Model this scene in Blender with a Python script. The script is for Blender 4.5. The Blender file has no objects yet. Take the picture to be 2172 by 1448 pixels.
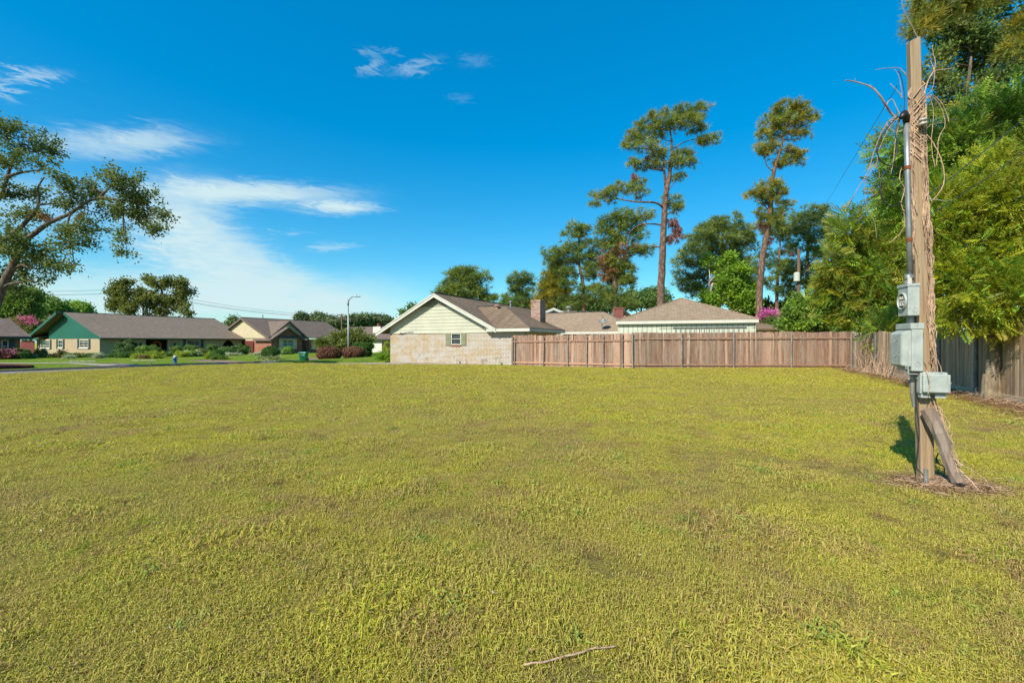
import bpy, math, random
import numpy as np
from mathutils import Vector
R = math.radians
sc = bpy.context.scene
C = sc.collection
# ------------------------------------------------------------------ camera, sun, sky, exposure
F = 16.0; FP = 2172 * F / 36.0; H = 1.4; HZ = 726.0; CX = 1086.0
cam = bpy.data.objects.new('camera', bpy.data.cameras.new('camera'))
C.objects.link(cam); sc.camera = cam
cam.location = (0, 0, H); cam.rotation_euler = (R(90), 0, 0)
cam.data.lens = F; cam.data.sensor_width = 36; cam.data.shift_y = 2 / 2172.0
cam.data.clip_start = 0.05; cam.data.clip_end = 3000
SUN_EL = 41.0
sdir = Vector((-.635, -.77, 0)).normalized() * math.cos(R(SUN_EL)) + Vector((0, 0, math.sin(R(SUN_EL))))
sun = bpy.data.objects.new('sun', bpy.data.lights.new('sun', 'SUN'))
C.objects.link(sun); sun.data.energy = 4.0; sun.data.angle = R(0.6); sun.data.color = (1, .93, .80)
sun.rotation_euler = sdir.to_track_quat('Z', 'Y').to_euler()
sc.view_settings.view_transform = 'Standard'; sc.view_settings.look = 'None'
sc.view_settings.exposure = 0.88; sc.view_settings.gamma = 1; sc.view_settings.use_curve_mapping = False
w = bpy.data.worlds.new('World'); sc.world = w; w.use_nodes = True
nt = w.node_tree; nt.nodes.clear()
def wn(t, **k):
    n = nt.nodes.new(t)
    for a, b in k.items(): setattr(n, a, b)
    return n
def M_(op, a, b=None, c=None):
    n = wn('ShaderNodeMath', operation=op)
    for i, v in enumerate((a, b, c)):
        if v is None: continue
        if isinstance(v, (int, float)): n.inputs[i].default_value = v
        else: nt.links.new(v, n.inputs[i])
    return n.outputs[0]
sky = wn('ShaderNodeTexSky'); sky.sky_type = 'NISHITA'; sky.sun_disc = False
sky.sun_elevation = R(SUN_EL); sky.sun_rotation = math.atan2(sdir.x, sdir.y)
sky.air_density = 1.0; sky.dust_density = 0.6; sky.ozone_density = 2.5
hs = wn('ShaderNodeHueSaturation'); hs.inputs['Saturation'].default_value = 2.0; hs.inputs['Value'].default_value = 1.72
hs.inputs['Hue'].default_value = 0.493
gm_ = wn('ShaderNodeGamma'); gm_.inputs[1].default_value = .64; nt.links.new(sky.outputs[0], gm_.inputs[0]); nt.links.new(gm_.outputs[0], hs.inputs['Color'])
tint = wn('ShaderNodeMix', data_type='RGBA', blend_type='MULTIPLY'); tint.inputs[0].default_value = 1
nt.links.new(hs.outputs[0], tint.inputs[6]); tint.inputs[7].default_value = (.60, .96, 1.0, 1)
tc = wn('ShaderNodeTexCoord'); sep = wn('ShaderNodeSeparateXYZ'); nt.links.new(tc.outputs['Generated'], sep.inputs[0])
az = M_('ARCTAN2', sep.outputs[0], sep.outputs[1]); el = M_('ARCSINE', sep.outputs[2])
cmb = wn('ShaderNodeCombineXYZ'); nt.links.new(M_('MULTIPLY', az, 1.0), cmb.inputs[0]); nt.links.new(M_('MULTIPLY', el, 4.4), cmb.inputs[1])
n1 = wn('ShaderNodeTexNoise'); n1.inputs['Scale'].default_value = 5.0; n1.inputs['Detail'].default_value = 8; n1.inputs['Roughness'].default_value = .62
n1.inputs['Distortion'].default_value = .7
nt.links.new(cmb.outputs[0], n1.inputs['Vector'])
n2 = wn('ShaderNodeTexNoise'); n2.inputs['Scale'].default_value = 2.6; n2.inputs['Detail'].default_value = 5
nt.links.new(cmb.outputs[0], n2.inputs['Vector'])
sp2 = wn('ShaderNodeSeparateColor'); nt.links.new(n2.outputs['Color'], sp2.inputs[0])
azd = M_('ADD', az, M_('MULTIPLY', M_('SUBTRACT', sp2.outputs[0], .5), .07))
eld = M_('ADD', el, M_('MULTIPLY', M_('SUBTRACT', sp2.outputs[1], .5), .022))
n3 = wn('ShaderNodeTexNoise'); n3.inputs['Scale'].default_value = 16; n3.inputs['Detail'].default_value = 7; n3.inputs['Roughness'].default_value = .7; n3.inputs['Distortion'].default_value = 1.2
nt.links.new(cmb.outputs[0], n3.inputs['Vector']); sp3 = wn('ShaderNodeSeparateColor'); nt.links.new(n3.outputs['Color'], sp3.inputs[0])
azd = M_('ADD', azd, M_('MULTIPLY', M_('SUBTRACT', sp3.outputs[0], .5), .16)); eld = M_('ADD', eld, M_('MULTIPLY', M_('SUBTRACT', sp3.outputs[1], .5), .034))
tot = None
for (px, py, rx, ry, a, rot) in [(262, 303, 150, 26, .55, 0), (330, 290, 60, 26, .25, 0), (540, 408, 190, 19, .75, .03), (715, 438, 70, 13, .8, .0), (370, 425, 130, 48, .55, 0),
        (420, 505, 130, 62, .72, .35), (510, 580, 180, 56, .80, .35), (600, 640, 250, 40, .8, .12), (200, 650, 420, 66, .75, 0),
        (75, 162, 60, 12, .45, 0), (15, 190, 25, 15, .4, 0), (790, 142, 20, 10, .26, -.3), (782, 114, 18, 6, .15, .3), (825, 108, 14, 5, .12, 0), (880, 140, 42, 8, .30, -.2), (1012, 130, 26, 9, .09, 0),
        (968, 205, 20, 7, .08, 0), (705, 523, 40, 9, .35, 0), (625, 493, 28, 5, .3, 0), (60, 430, 150, 60, .35, 0), (760, 640, 120, 50, .35, 0),
        (-500, 420, 420, 160, .55, .1), (-900, 250, 500, 90, .35, 0)]:
    A0 = math.atan((px - CX) / FP); E0 = math.atan((HZ - py) / FP * math.cos(A0)); ca = math.cos(A0)
    ra = rx / FP * ca * ca * .95; re = ry / FP * ca * .92
    kk0 = (HZ - py) / FP; rot = rot + kk0 * math.sin(A0) / (1 + (kk0 * ca) ** 2)
    du = M_('SUBTRACT', azd, A0); dv = M_('SUBTRACT', eld, E0)
    dv = M_('ADD', dv, M_('MULTIPLY', du, rot))
    d = M_('ADD', M_('POWER', M_('DIVIDE', du, ra), 2.0), M_('POWER', M_('DIVIDE', dv, re), 2.0))
    g = M_('MULTIPLY', M_('EXPONENT', M_('MULTIPLY', M_('POWER', d, 1.4), -.75)), a)
    tot = g if tot is None else M_('ADD', tot, M_('MULTIPLY', g, M_('SUBTRACT', 1.0, tot)))
str_ = M_('ADD', -.15, M_('ADD', M_('MULTIPLY', n1.outputs[0], 1.6), M_('MULTIPLY', n3.outputs[0], .8)))
fac = M_('MINIMUM', M_('MULTIPLY', tot, str_), .93); fac = M_('MAXIMUM', fac, 0.0)
mx = wn('ShaderNodeMix', data_type='RGBA'); nt.links.new(fac, mx.inputs[0]); nt.links.new(tint.outputs[2], mx.inputs[6])
mx.inputs[7].default_value = (3.7, 4.7, 4.85, 1)
bg = wn('ShaderNodeBackground'); bg.inputs[1].default_value = .1
out = wn('ShaderNodeOutputWorld'); nt.links.new(mx.outputs[2], bg.inputs[0]); nt.links.new(bg.outputs[0], out.inputs[0])

# ------------------------------------------------------------------ helpers
def at(px, py, Y): return Vector(((px - CX) / FP * Y, Y, H - (py - HZ) / FP * Y))
def proj(p): return CX + FP * p[0] / p[1], HZ - FP * (p[2] - H) / p[1]
EDGE = np.array([(-40, 6), (-26, 14), (-22, 19.6), (-20.1, 25.7), (-15.8, 30.2), (-8, 28.6), (0, 27.6), (8, 27.6), (60, 27.6)], float)
def sd_edge(x, y):
    x = np.asarray(x, float); y = np.asarray(y, float)
    best = np.full(np.broadcast(x, y).shape, 1e9); sgn = np.ones_like(best)
    for i in range(len(EDGE) - 1):
        a, b = EDGE[i], EDGE[i + 1]; d = b - a
        t = np.clip(((x - a[0]) * d[0] + (y - a[1]) * d[1]) / (d @ d), 0, 1)
        qx = x - a[0] - t * d[0]; qy = y - a[1] - t * d[1]
        dd = np.hypot(qx, qy); cr = d[0] * qy - d[1] * qx
        m = dd < best - 1e-9
        best = np.where(m, dd, best); sgn = np.where(m, np.sign(cr), sgn)
    return best * sgn      # >0 beyond the edge of the lot
def g(x, y):
    s = sd_edge(x, y); t = np.clip(s / 1.6, 0, 1)
    return -.25 * t * t * (3 - 2 * t)
def gz(x, y): return float(g(x, y))

class MB:
    def __init__(s): s.v = []; s.f = []; s.n = 0
    def add(s, vs, fs):
        o = len(s.v); s.v += [tuple(p) for p in vs]; s.f += [tuple(i + o for i in f) for f in fs]; return s
    def hexa(s, p):   # 8 points: bottom 4 ccw, top 4
        return s.add(p, [(3, 2, 1, 0), (4, 5, 6, 7), (0, 1, 5, 4), (1, 2, 6, 5), (2, 3, 7, 6), (3, 0, 4, 7)])
    def box(s, x0, x1, y0, y1, z0, z1):
        return s.hexa([(x0, y0, z0), (x1, y0, z0), (x1, y1, z0), (x0, y1, z0), (x0, y0, z1), (x1, y0, z1), (x1, y1, z1), (x0, y1, z1)])
    def prism(s, pts, ext):
        n = len(pts); e = Vector(ext); a = [Vector(p) for p in pts]
        return s.add(a + [p + e for p in a], [tuple(range(n))[::-1], tuple(range(n, 2 * n))] + [(i, (i + 1) % n, n + (i + 1) % n, n + i) for i in range(n)])
    def tube(s, pts, rad, n=6, cap=True):
        pts = [Vector(p) for p in pts]; m = len(pts)
        if isinstance(rad, (int, float)): rad = [rad] * m
        vs = []; fs = []; up = None
        for i, p in enumerate(pts):
            d = (pts[min(i + 1, m - 1)] - pts[max(i - 1, 0)])
            d = d.normalized() if d.length > 1e-9 else Vector((0, 0, 1))
            if up is None: up = d.cross(Vector((.3, .9, .1))).normalized()
            up = (up - d * up.dot(d)); up = up.normalized() if up.length > 1e-6 else d.orthogonal().normalized()
            sd = d.cross(up)
            for k in range(n):
                a = 2 * math.pi * k / n; vs.append(p + (up * math.cos(a) + sd * math.sin(a)) * rad[i])
        for i in range(m - 1):
            for k in range(n): fs.append((i * n + k, i * n + (k + 1) % n, (i + 1) * n + (k + 1) % n, (i + 1) * n + k))
        if cap: fs += [tuple(range(n))[::-1], tuple(range((m - 1) * n, m * n))]
        return s.add(vs, fs)
    def lathe(s, c, prof, n=12):
        vs = []; fs = []; m = len(prof)
        for (r, z) in prof:
            for k in range(n):
                a = 2 * math.pi * k / n; vs.append((c[0] + r * math.cos(a), c[1] + r * math.sin(a), c[2] + z))
        for i in range(m - 1):
            for k in range(n): fs.append((i * n + k, i * n + (k + 1) % n, (i + 1) * n + (k + 1) % n, (i + 1) * n + k))
        fs += [tuple(range(n))[::-1], tuple(range((m - 1) * n, m * n))]
        return s.add(vs, fs)
    def ell(s, c, r, n=10, m=7):
        pr = [(math.sin(math.pi * i / m), -math.cos(math.pi * i / m)) for i in range(m + 1)]
        vs = []; fs = []
        for (q, z) in pr:
            for k in range(n):
                a = 2 * math.pi * k / n; vs.append((c[0] + r[0] * max(q, .01) * math.cos(a), c[1] + r[1] * max(q, .01) * math.sin(a), c[2] + r[2] * z))
        for i in range(m):
            for k in range(n): fs.append((i * n + k, i * n + (k + 1) % n, (i + 1) * n + (k + 1) % n, (i + 1) * n + k))
        return s.add(vs, fs)

def origin_of(parent):
    o = Vector((0, 0, 0))
    while parent is not None: o += parent.location; parent = parent.parent
    return o
def auto_uv(me):
    uv = me.uv_layers.new(name='uv'); co = np.zeros(len(me.loops) * 2)
    Z = Vector((0, 0, 1))
    for p in me.polygons:
        n = p.normal; h = Z.cross(n)
        h = h.normalized() if h.length > .05 else Vector((1, 0, 0))
        if n.length < .1: n = Z
        v = n.cross(h)
        for li in p.loop_indices:
            c = me.vertices[me.loops[li].vertex_index].co
            co[2 * li] = c.dot(h); co[2 * li + 1] = c.dot(v)
    uv.data.foreach_set('uv', co)
def mesh_obj(name, mb, mat, parent=None, loc=None, smooth=False, uv=True, label=None):
    org = origin_of(parent) if loc is None else Vector(loc)
    me = bpy.data.meshes.new(name)
    me.from_pydata([(p[0], p[1], p[2]) for p in mb.v], [], mb.f); me.update()
    if uv: auto_uv(me)
    if org.length > 0: me.transform(__import__('mathutils').Matrix.Translation(-org))
    if smooth: me.polygons.foreach_set('use_smooth', [True] * len(me.polygons))
    me.materials.append(mat)
    o = bpy.data.objects.new(name, me); C.objects.link(o)
    if parent is not None: o.parent = parent
    elif loc is not None: o.location = loc
    if label: o['label'] = label
    return o
def tag(o, label=None, cat=None, group=None, kind=None):
    if label: o['label'] = label
    if cat: o['category'] = cat
    if group: o['group'] = group
    if kind: o['kind'] = kind
    return o
def empty(name, loc, label, cat, group=None):
    o = bpy.data.objects.new(name, None); C.objects.link(o); o.location = loc; o.empty_display_size = .2
    return tag(o, label, cat, group)

# ------------------------------------------------------------------ materials
def srgb(r, g_, b):
    f = lambda c: (c / 255 / 12.92) if c / 255 <= .04045 else ((c / 255 + .055) / 1.055) ** 2.4
    return (f(r), f(g_), f(b))
class NT:
    def __init__(s, name):
        s.m = bpy.data.materials.new(name); s.m.use_nodes = True; s.t = s.m.node_tree
        s.b = s.t.nodes['Principled BSDF']; s.o = s.t.nodes['Material Output']
    def n(s, t, **k):
        n = s.t.nodes.new(t)
        for a, b in k.items():
            if a in n.inputs: n.inputs[a].default_value = b
            else: setattr(n, a, b)
        return n
    def l(s, a, b): s.t.links.new(a, b)
    def val(s, op, a, b=None, c=None):
        n = s.t.nodes.new('ShaderNodeMath'); n.operation = op
        for i, v in enumerate((a, b, c)):
            if v is None: continue
            if isinstance(v, (int, float)): n.inputs[i].default_value = v
            else: s.l(v, n.inputs[i])
        return n.outputs[0]
    def mix(s, f, a, b, bt='MIX'):
        n = s.t.nodes.new('ShaderNodeMix'); n.data_type = 'RGBA'; n.blend_type = bt
        for i, v in ((0, f), (6, a), (7, b)):
            if isinstance(v, tuple): n.inputs[i].default_value = (*v, 1)[:4]
            elif isinstance(v, (int, float)): n.inputs[i].default_value = v
            else: s.l(v, n.inputs[i])
        return n.outputs[2]
    def noise(s, vec, scale, detail=3, rough=.55, dist=0):
        n = s.t.nodes.new('ShaderNodeTexNoise'); n.inputs['Scale'].default_value = scale; n.inputs['Detail'].default_value = detail
        n.inputs['Roughness'].default_value = rough; n.inputs['Distortion'].default_value = dist
        if vec is not None: s.l(vec, n.inputs['Vector'])
        return n.outputs[0]
    def ramp(s, f, lo, hi, a=0., b=1.):
        n = s.t.nodes.new('ShaderNodeMapRange'); n.inputs[1].default_value = lo; n.inputs[2].default_value = hi
        n.inputs[3].default_value = a; n.inputs[4].default_value = b; n.interpolation_type = 'SMOOTHSTEP'
        s.l(f, n.inputs[0]); return n.outputs[0]
    def bump(s, h, dist, strength=1):
        n = s.t.nodes.new('ShaderNodeBump'); n.inputs['Distance'].default_value = dist; n.inputs['Strength'].default_value = strength
        s.l(h, n.inputs['Height']); s.l(n.outputs[0], s.b.inputs['Normal'])
    def pos(s): return s.n('ShaderNodeNewGeometry').outputs['Position']
    def obj(s): return s.n('ShaderNodeTexCoord').outputs['Object']
    def uv(s): return s.n('ShaderNodeTexCoord').outputs['UV']
    def map(s, vec, sc):
        n = s.t.nodes.new('ShaderNodeMapping'); n.inputs['Scale'].default_value = sc; s.l(vec, n.inputs[0]); return n.outputs[0]
    def rnd(s): return s.n('ShaderNodeObjectInfo').outputs['Random']
HK = .74
def plain(name, col, rough=.6, var=.15, scale=6, bump=0, metal=0, dark=None, spec=None):
    if max(col) > .15: col = tuple(c * HK for c in col); dark = tuple(c * HK for c in dark) if dark else None
    if spec is None and rough > .8: spec = .1
    t = NT(name); p = t.pos()
    nz = t.noise(p, scale, 5, .6)
    nz2 = t.noise(p, scale * .15, 3)
    f = t.ramp(t.val('ADD', t.val('MULTIPLY', nz, .6), t.val('MULTIPLY', nz2, .4)), .35, .65)
    lo = tuple(c * (1 - var) for c in col) if dark is None else dark
    hi = tuple(min(c * (1 + var * .5), 1) for c in col)
    t.l(t.mix(f, lo, hi), t.b.inputs['Base Color'])
    t.b.inputs['Roughness'].default_value = rough; t.b.inputs['Metallic'].default_value = metal
    if spec is not None: t.b.inputs['Specular IOR Level'].default_value = spec
    if bump: t.bump(nz, bump)
    return t.m
def brick(name, c1, c2, mort, wash=None, washf=.5, stain=None, bump=.01, ms=.011):
    c1, c2, mort = [tuple(c * .8 for c in q) for q in (c1, c2, mort)]
    if wash: wash = tuple(c * .76 for c in wash)
    t = NT(name); uv = t.uv()
    b = t.n('ShaderNodeTexBrick'); t.l(uv, b.inputs['Vector'])
    b.inputs['Color1'].default_value = (*c1, 1); b.inputs['Color2'].default_value = (*c2, 1); b.inputs['Mortar'].default_value = (*mort, 1)
    b.inputs['Scale'].default_value = 1; b.inputs['Brick Width'].default_value = .24; b.inputs['Row Height'].default_value = .088
    b.inputs['Mortar Size'].default_value = ms; b.inputs['Mortar Smooth'].default_value = .2
    col = b.outputs[0]
    # per brick variation
    vor = t.noise(t.map(uv, (4.65, 13.3, 1)), 1.0, 1)
    col = t.mix(t.ramp(vor, .3, .7, 0, .5), col, tuple(c * .6 for c in c1))
    if wash:
        nw = t.ramp(t.noise(uv, .9, 5, .7, .5), .38, .62, 0, washf)
        keep = t.mix(1.0, wash, b.outputs[0], 'MULTIPLY')
        col = t.mix(nw, col, wash)
        col = t.mix(t.val('MULTIPLY', b.outputs['Fac'], .72), col, mort)
    if stain:
        ns = t.ramp(t.noise(uv, 1.3, 5, .75, 1.0), .56, .66, 0, .65)
        spz = t.n('ShaderNodeSeparateXYZ'); t.l(t.pos(), spz.inputs[0])
        low = t.ramp(spz.outputs[2], -.2, 1.3, 1, .15)
        col = t.mix(t.val('MULTIPLY', ns, low), col, stain)
    t.l(col, t.b.inputs['Base Color']); t.b.inputs['Roughness'].default_value = .85
    t.bump(t.val('ADD', t.val('MULTIPLY', b.outputs['Fac'], -1), t.val('MULTIPLY', vor, .4)), bump)
    return t.m
def shingle(name, c, c2, blot=.3):
    c = tuple(q * .88 for q in c); c2 = tuple(q * .88 for q in c2)
    t = NT(name); uv = t.uv()
    b = t.n('ShaderNodeTexBrick'); t.l(uv, b.inputs['Vector'])
    b.inputs['Color1'].default_value = (*c, 1); b.inputs['Color2'].default_value = (*c2, 1); b.inputs['Mortar'].default_value = (*[x * .55 for x in c], 1)
    b.inputs['Scale'].default_value = 1; b.inputs['Brick Width'].default_value = .42; b.inputs['Row Height'].default_value = .19
    b.inputs['Mortar Size'].default_value = .016; b.inputs['Mortar Smooth'].default_value = .3
    nz = t.noise(t.map(uv, (2.4, 5.3, 1)), 1, 2); nf = t.noise(uv, 30, 2)
    col = t.mix(t.ramp(nz, .3, .7, 0, .75), b.outputs[0], tuple(x * .52 for x in c))
    col = t.mix(t.ramp(nf, .35, .65, 0, .35), col, tuple(min(1, x * 1.5) for x in c2))
    col = t.mix(t.ramp(t.noise(uv, .35, 4, .6), .35, .7, 0, blot), col, tuple(x * .6 for x in c))
    st = t.noise(t.map(uv, (2.2, .25, 1)), 1, 4)
    col = t.mix(t.ramp(st, .45, .75, 0, blot), col, tuple(x * .45 for x in c))
    t.l(col, t.b.inputs['Base Color']); t.b.inputs['Roughness'].default_value = .95; t.b.inputs['Specular IOR Level'].default_value = .15
    t.bump(t.val('MULTIPLY', b.outputs['Fac'], -1), .012)
    return t.m
def woodm(name, a, b_, grey, gf=.4, knots=True, long=1.0, gs=40):
    # grain runs along local z ; random per object
    t = NT(name); ob = t.obj(); rn = t.rnd()
    cmbv = t.n('ShaderNodeCombineXYZ'); t.l(t.val('MULTIPLY', rn, 37.0), cmbv.inputs[0]); t.l(t.val('MULTIPLY', rn, 91.0), cmbv.inputs[2])
    va = t.n('ShaderNodeVectorMath'); va.operation = 'ADD'; t.l(ob, va.inputs[0]); t.l(cmbv.outputs[0], va.inputs[1]); v = va.outputs[0]
    gr = t.noise(t.map(v, (gs, gs, 1.6)), 1, 5, .65, .6)
    big = t.noise(t.map(v, (5, 5, .8)), 1, 4, .6)
    base = t.mix(rn, a, b_)
    col = t.mix(t.ramp(gr, .35, .7), base, tuple(c * .5 for c in a))
    ck = t.noise(t.map(v, (22, 22, .7)), 1, 3, .5); col = t.mix(t.ramp(ck, .60, .66, 0, .7), col, tuple(c * .28 for c in a))
    r2 = t.val('FRACT', t.val('MULTIPLY', rn, 7.31))
    col = t.mix(t.val('MULTIPLY', t.ramp(big, .35, .7), t.val('ADD', gf * .5, t.val('MULTIPLY', r2, gf))), col, grey)
    col = t.mix(t.ramp(r2, .65, 1.0, 0, .55), col, tuple(c * .42 for c in a))
    r3 = t.val('FRACT', t.val('MULTIPLY', rn, 17.7)); col = t.mix(t.ramp(r3, .6, 1.0, 0, .5), col, tuple(min(1, c * 1.35) for c in b_))
    if knots:
        vo = t.n('ShaderNodeTexVoronoi'); vo.inputs['Scale'].default_value = 1; t.l(t.map(v, (14, 14, 3.2)), vo.inputs['Vector'])
        vo.inputs['Randomness'].default_value = 1
        col = t.mix(t.ramp(vo.outputs['Distance'], .07, .20, .8, 0), col, tuple(c * .3 for c in a))
    t.l(col, t.b.inputs['Base Color']); t.b.inputs['Roughness'].default_value = .85; t.b.inputs['Specular IOR Level'].default_value = .2
    t.bump(gr, .004)
    return t.m
def leafm(name, dark, light, third=None, trans=.35, rough=.55, sc_=.5, thirdf=(.62, .75)):
    t = NT(name)
    at_ = t.n('ShaderNodeAttribute'); at_.attribute_name = 'tint'
    nz = t.noise(t.pos(), sc_, 3)
    f = t.val('ADD', t.val('MULTIPLY', at_.outputs['Fac'], .7), t.val('MULTIPLY', t.ramp(nz, .3, .7), .3))
    col = t.mix(f, dark, light)
    if third: col = t.mix(t.ramp(t.noise(t.pos(), sc_ * 1.7, 2), thirdf[0], thirdf[1], 0, .85), col, third)
    t.l(col, t.b.inputs['Base Color']); t.b.inputs['Roughness'].default_value = rough; t.b.inputs['Specular IOR Level'].default_value = .25
    tr = t.n('ShaderNodeBsdfTranslucent'); t.l(t.mix(.5, col, tuple(min(1, c * 1.25) for c in light)), tr.inputs[0])
    mx_ = t.n('ShaderNodeMixShader'); mx_.inputs[0].default_value = trans
    t.l(t.b.outputs[0], mx_.inputs[1]); t.l(tr.outputs[0], mx_.inputs[2]); t.l(mx_.outputs[0], t.o.inputs[0])
    return t.m
def barkm(name, c, c2, sc_=1.0, bump=.02):
    t = NT(name); v = t.obj()
    nz = t.noise(t.map(v, (9 * sc_, 9 * sc_, 2.2 * sc_)), 1, 5, .65, .5)
    vo = t.n('ShaderNodeTexVoronoi'); t.l(t.map(v, (7 * sc_, 7 * sc_, 3 * sc_)), vo.inputs['Vector']); vo.inputs['Scale'].default_value = 1
    col = t.mix(t.ramp(nz, .35, .68), c, c2)
    col = t.mix(t.ramp(vo.outputs['Distance'], .3, .7, 0, .6), col, tuple(x * .4 for x in c))
    t.l(col, t.b.inputs['Base Color']); t.b.inputs['Roughness'].default_value = .9; t.b.inputs['Specular IOR Level'].default_value = .15
    t.bump(nz, bump); return t.m
def glassm(name, c=(.02, .025, .03)):
    t = NT(name); t.b.inputs['Base Color'].default_value = (*c, 1); t.b.inputs['Roughness'].default_value = .08
    nz = t.noise(t.pos(), 2.0, 2); t.l(t.mix(t.ramp(nz, .4, .7, 0, .6), c, tuple(x * 3 + .02 for x in c)), t.b.inputs['Base Color'])
    t.b.inputs['Specular IOR Level'].default_value = .6
    return t.m

# lawn colour, shared by ground and blades (world-space patches)
GREEN_Y = (.58, .52, .070); OLIVE = (.50, .41, .115); BROWN = (.20, .105, .035); GREEN = (.10, .185, .016)
def lawn_color(t, p, blade):
    k = 1.0 if blade else .5
    s_ = lambda c: tuple(x * k for x in c)
    pf = t.map(p, (1, 1, 0))
    a = t.ramp(t.noise(pf, .22, 4, .6, .3), .36, .62)
    col = t.mix(a, s_(GREEN_Y), s_(OLIVE))
    b = t.ramp(t.noise(pf, .9, 5, .7, .4), .47, .66, 0, .8)
    col = t.mix(b, col, s_((.50, .34, .15)))
    c = t.ramp(t.noise(pf, 1.9, 5, .75, .3), .57, .68, 0, .85)
    col = t.mix(c, col, s_((.27, .14, .075)))
    d = t.ramp(t.noise(t.map(p, (1.3, 1.3, 0)), 1.7, 4, .7, .6), .57, .68, 0, .8)
    col = t.mix(d, col, s_((.34, .42, .04)))
    # bright strip of thick grass in the middle distance, green side near trees
    sp = t.n('ShaderNodeSeparateXYZ'); t.l(p, sp.inputs[0]); x, y = sp.outputs[0], sp.outputs[1]
    nn = t.noise(pf, .35, 3)
    yy = t.val('ADD', y, t.val('MULTIPLY', nn, 2.0))
    far = t.ramp(yy, 7, 20, 0, .5)
    col = t.mix(far, col, s_((.60, .53, .065)))
    # faint mowing tracks curving across the far right
    rr0 = t.val('SQRT', t.val('ADD', t.val('POWER', t.val('SUBTRACT', x, 9.0), 2), t.val('POWER', t.val('SUBTRACT', y, 34.0), 2)))
    trk = t.ramp(t.val('SINE', t.val('MULTIPLY', rr0, 5.5)), -.2, .8, 0, .28)
    col = t.mix(t.val('MULTIPLY', trk, t.ramp(y, 8, 16)), col, s_((.42, .33, .09)))
    # bare straw round the pole foot, and litter along the old fence
    dx = t.val('SUBTRACT', x, 4.25); dy = t.val('SUBTRACT', y, 4.48)
    r = t.val('SQRT', t.val('ADD', t.val('POWER', t.val('DIVIDE', dx, .55), 2), t.val('POWER', t.val('DIVIDE', dy, .42), 2)))
    r = t.val('ADD', r, t.val('MULTIPLY', t.val('SUBTRACT', t.noise(pf, 5, 4), .5), 1.1))
    col = t.mix(t.ramp(r, .6, 1.15, .85, 0), col, s_((.27, .155, .085)))
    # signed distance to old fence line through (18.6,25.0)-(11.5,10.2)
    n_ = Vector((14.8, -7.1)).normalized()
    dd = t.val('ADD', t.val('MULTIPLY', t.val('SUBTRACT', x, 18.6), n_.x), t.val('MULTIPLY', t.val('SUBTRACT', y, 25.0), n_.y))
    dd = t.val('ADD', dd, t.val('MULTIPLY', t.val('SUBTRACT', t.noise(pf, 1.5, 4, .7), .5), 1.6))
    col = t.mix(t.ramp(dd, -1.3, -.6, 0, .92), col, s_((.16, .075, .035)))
    return col, dd
def ground_mat():
    t = NT('lawn_soil'); p = t.pos()
    col, _ = lawn_color(t, p, False)
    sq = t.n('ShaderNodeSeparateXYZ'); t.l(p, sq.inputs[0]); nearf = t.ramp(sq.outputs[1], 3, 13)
    lift = t.mix(nearf, (1, 1, 1), (1.55, 1.55, 1.55)); col = t.mix(1.0, col, lift, 'MULTIPLY')  # soil colour lightened with distance to offset the shade between far clumps
    fine = t.noise(p, 60, 4, .7); mid = t.noise(p, 14, 4, .7)
    col = t.mix(t.ramp(t.val('ADD', t.val('MULTIPLY', fine, .5), t.val('MULTIPLY', mid, .5)), .38, .60, .0, .6), col, (.13, .095, .04))
    t.l(col, t.b.inputs['Base Color']); t.b.inputs['Roughness'].default_value = 1; t.b.inputs['Specular IOR Level'].default_value = .05
    t.bump(t.val('ADD', fine, mid), .03)
    return t.m
def blade_mat(name, mode):
    t = NT(name); p = t.pos(); rn = t.rnd()
    col, _ = lawn_color(t, p, True)
    at_ = t.n('ShaderNodeAttribute'); at_.attribute_name = 'tint'
    if mode == 'grass':
        col = t.mix(t.ramp(at_.outputs['Fac'], .55, .95, 0, .8), col, (.45, .30, .11))
        col = t.mix(t.ramp(at_.outputs['Fac'], .0, .30, .55, 0), col, (.27, .36, .02))
        col = t.mix(t.val('MULTIPLY', rn, .28), col, (.34, .40, .03))
    elif mode == 'weed': col = t.mix(.6, col, t.mix(at_.outputs['Fac'], (.14, .30, .07), (.28, .40, .06)))
    elif mode == 'gold': col = t.mix(.6, col, (.45, .44, .02))
    else: col = t.mix(.75, col, t.mix(at_.outputs['Fac'], (.30, .15, .07), (.40, .27, .14)))
    t.l(col, t.b.inputs['Base Color']); t.b.inputs['Roughness'].default_value = .55; t.b.inputs['Specular IOR Level'].default_value = .25
    tr = t.n('ShaderNodeBsdfTranslucent'); t.l(col, tr.inputs[0])
    mx_ = t.n('ShaderNodeMixShader'); mx_.inputs[0].default_value = .42
    t.l(t.b.outputs[0], mx_.inputs[1]); t.l(tr.outputs[0], mx_.inputs[2]); t.l(mx_.outputs[0], t.o.inputs[0])
    return t.m
M = {}
M['soil'] = ground_mat()
def yard_mat():
    t = NT('green_yard'); p = t.pos()
    col = t.mix(t.ramp(t.noise(p, .4, 4), .35, .65), (.115, .20, .018), (.22, .27, .03))
    col = t.mix(t.ramp(t.noise(p, 9, 4, .8), .4, .65, 0, .55), col, (.04, .08, .01))
    t.l(col, t.b.inputs['Base Color']); t.b.inputs['Roughness'].default_value = 1; t.b.inputs['Specular IOR Level'].default_value = .05
    t.bump(t.noise(p, 12, 4, .8), .08); return t.m
M['yard'] = yard_mat()
M['asphalt'] = plain('street_concrete', (.27, .235, .205), .9, .2, 3, .004)
M['concrete'] = plain('pale_concrete', (.42, .36, .29), .9, .22, 2.5, .004)
M['pinkpave'] = brick('pink_paving', (.30, .15, .12), (.36, .20, .16), (.30, .22, .18))
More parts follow.
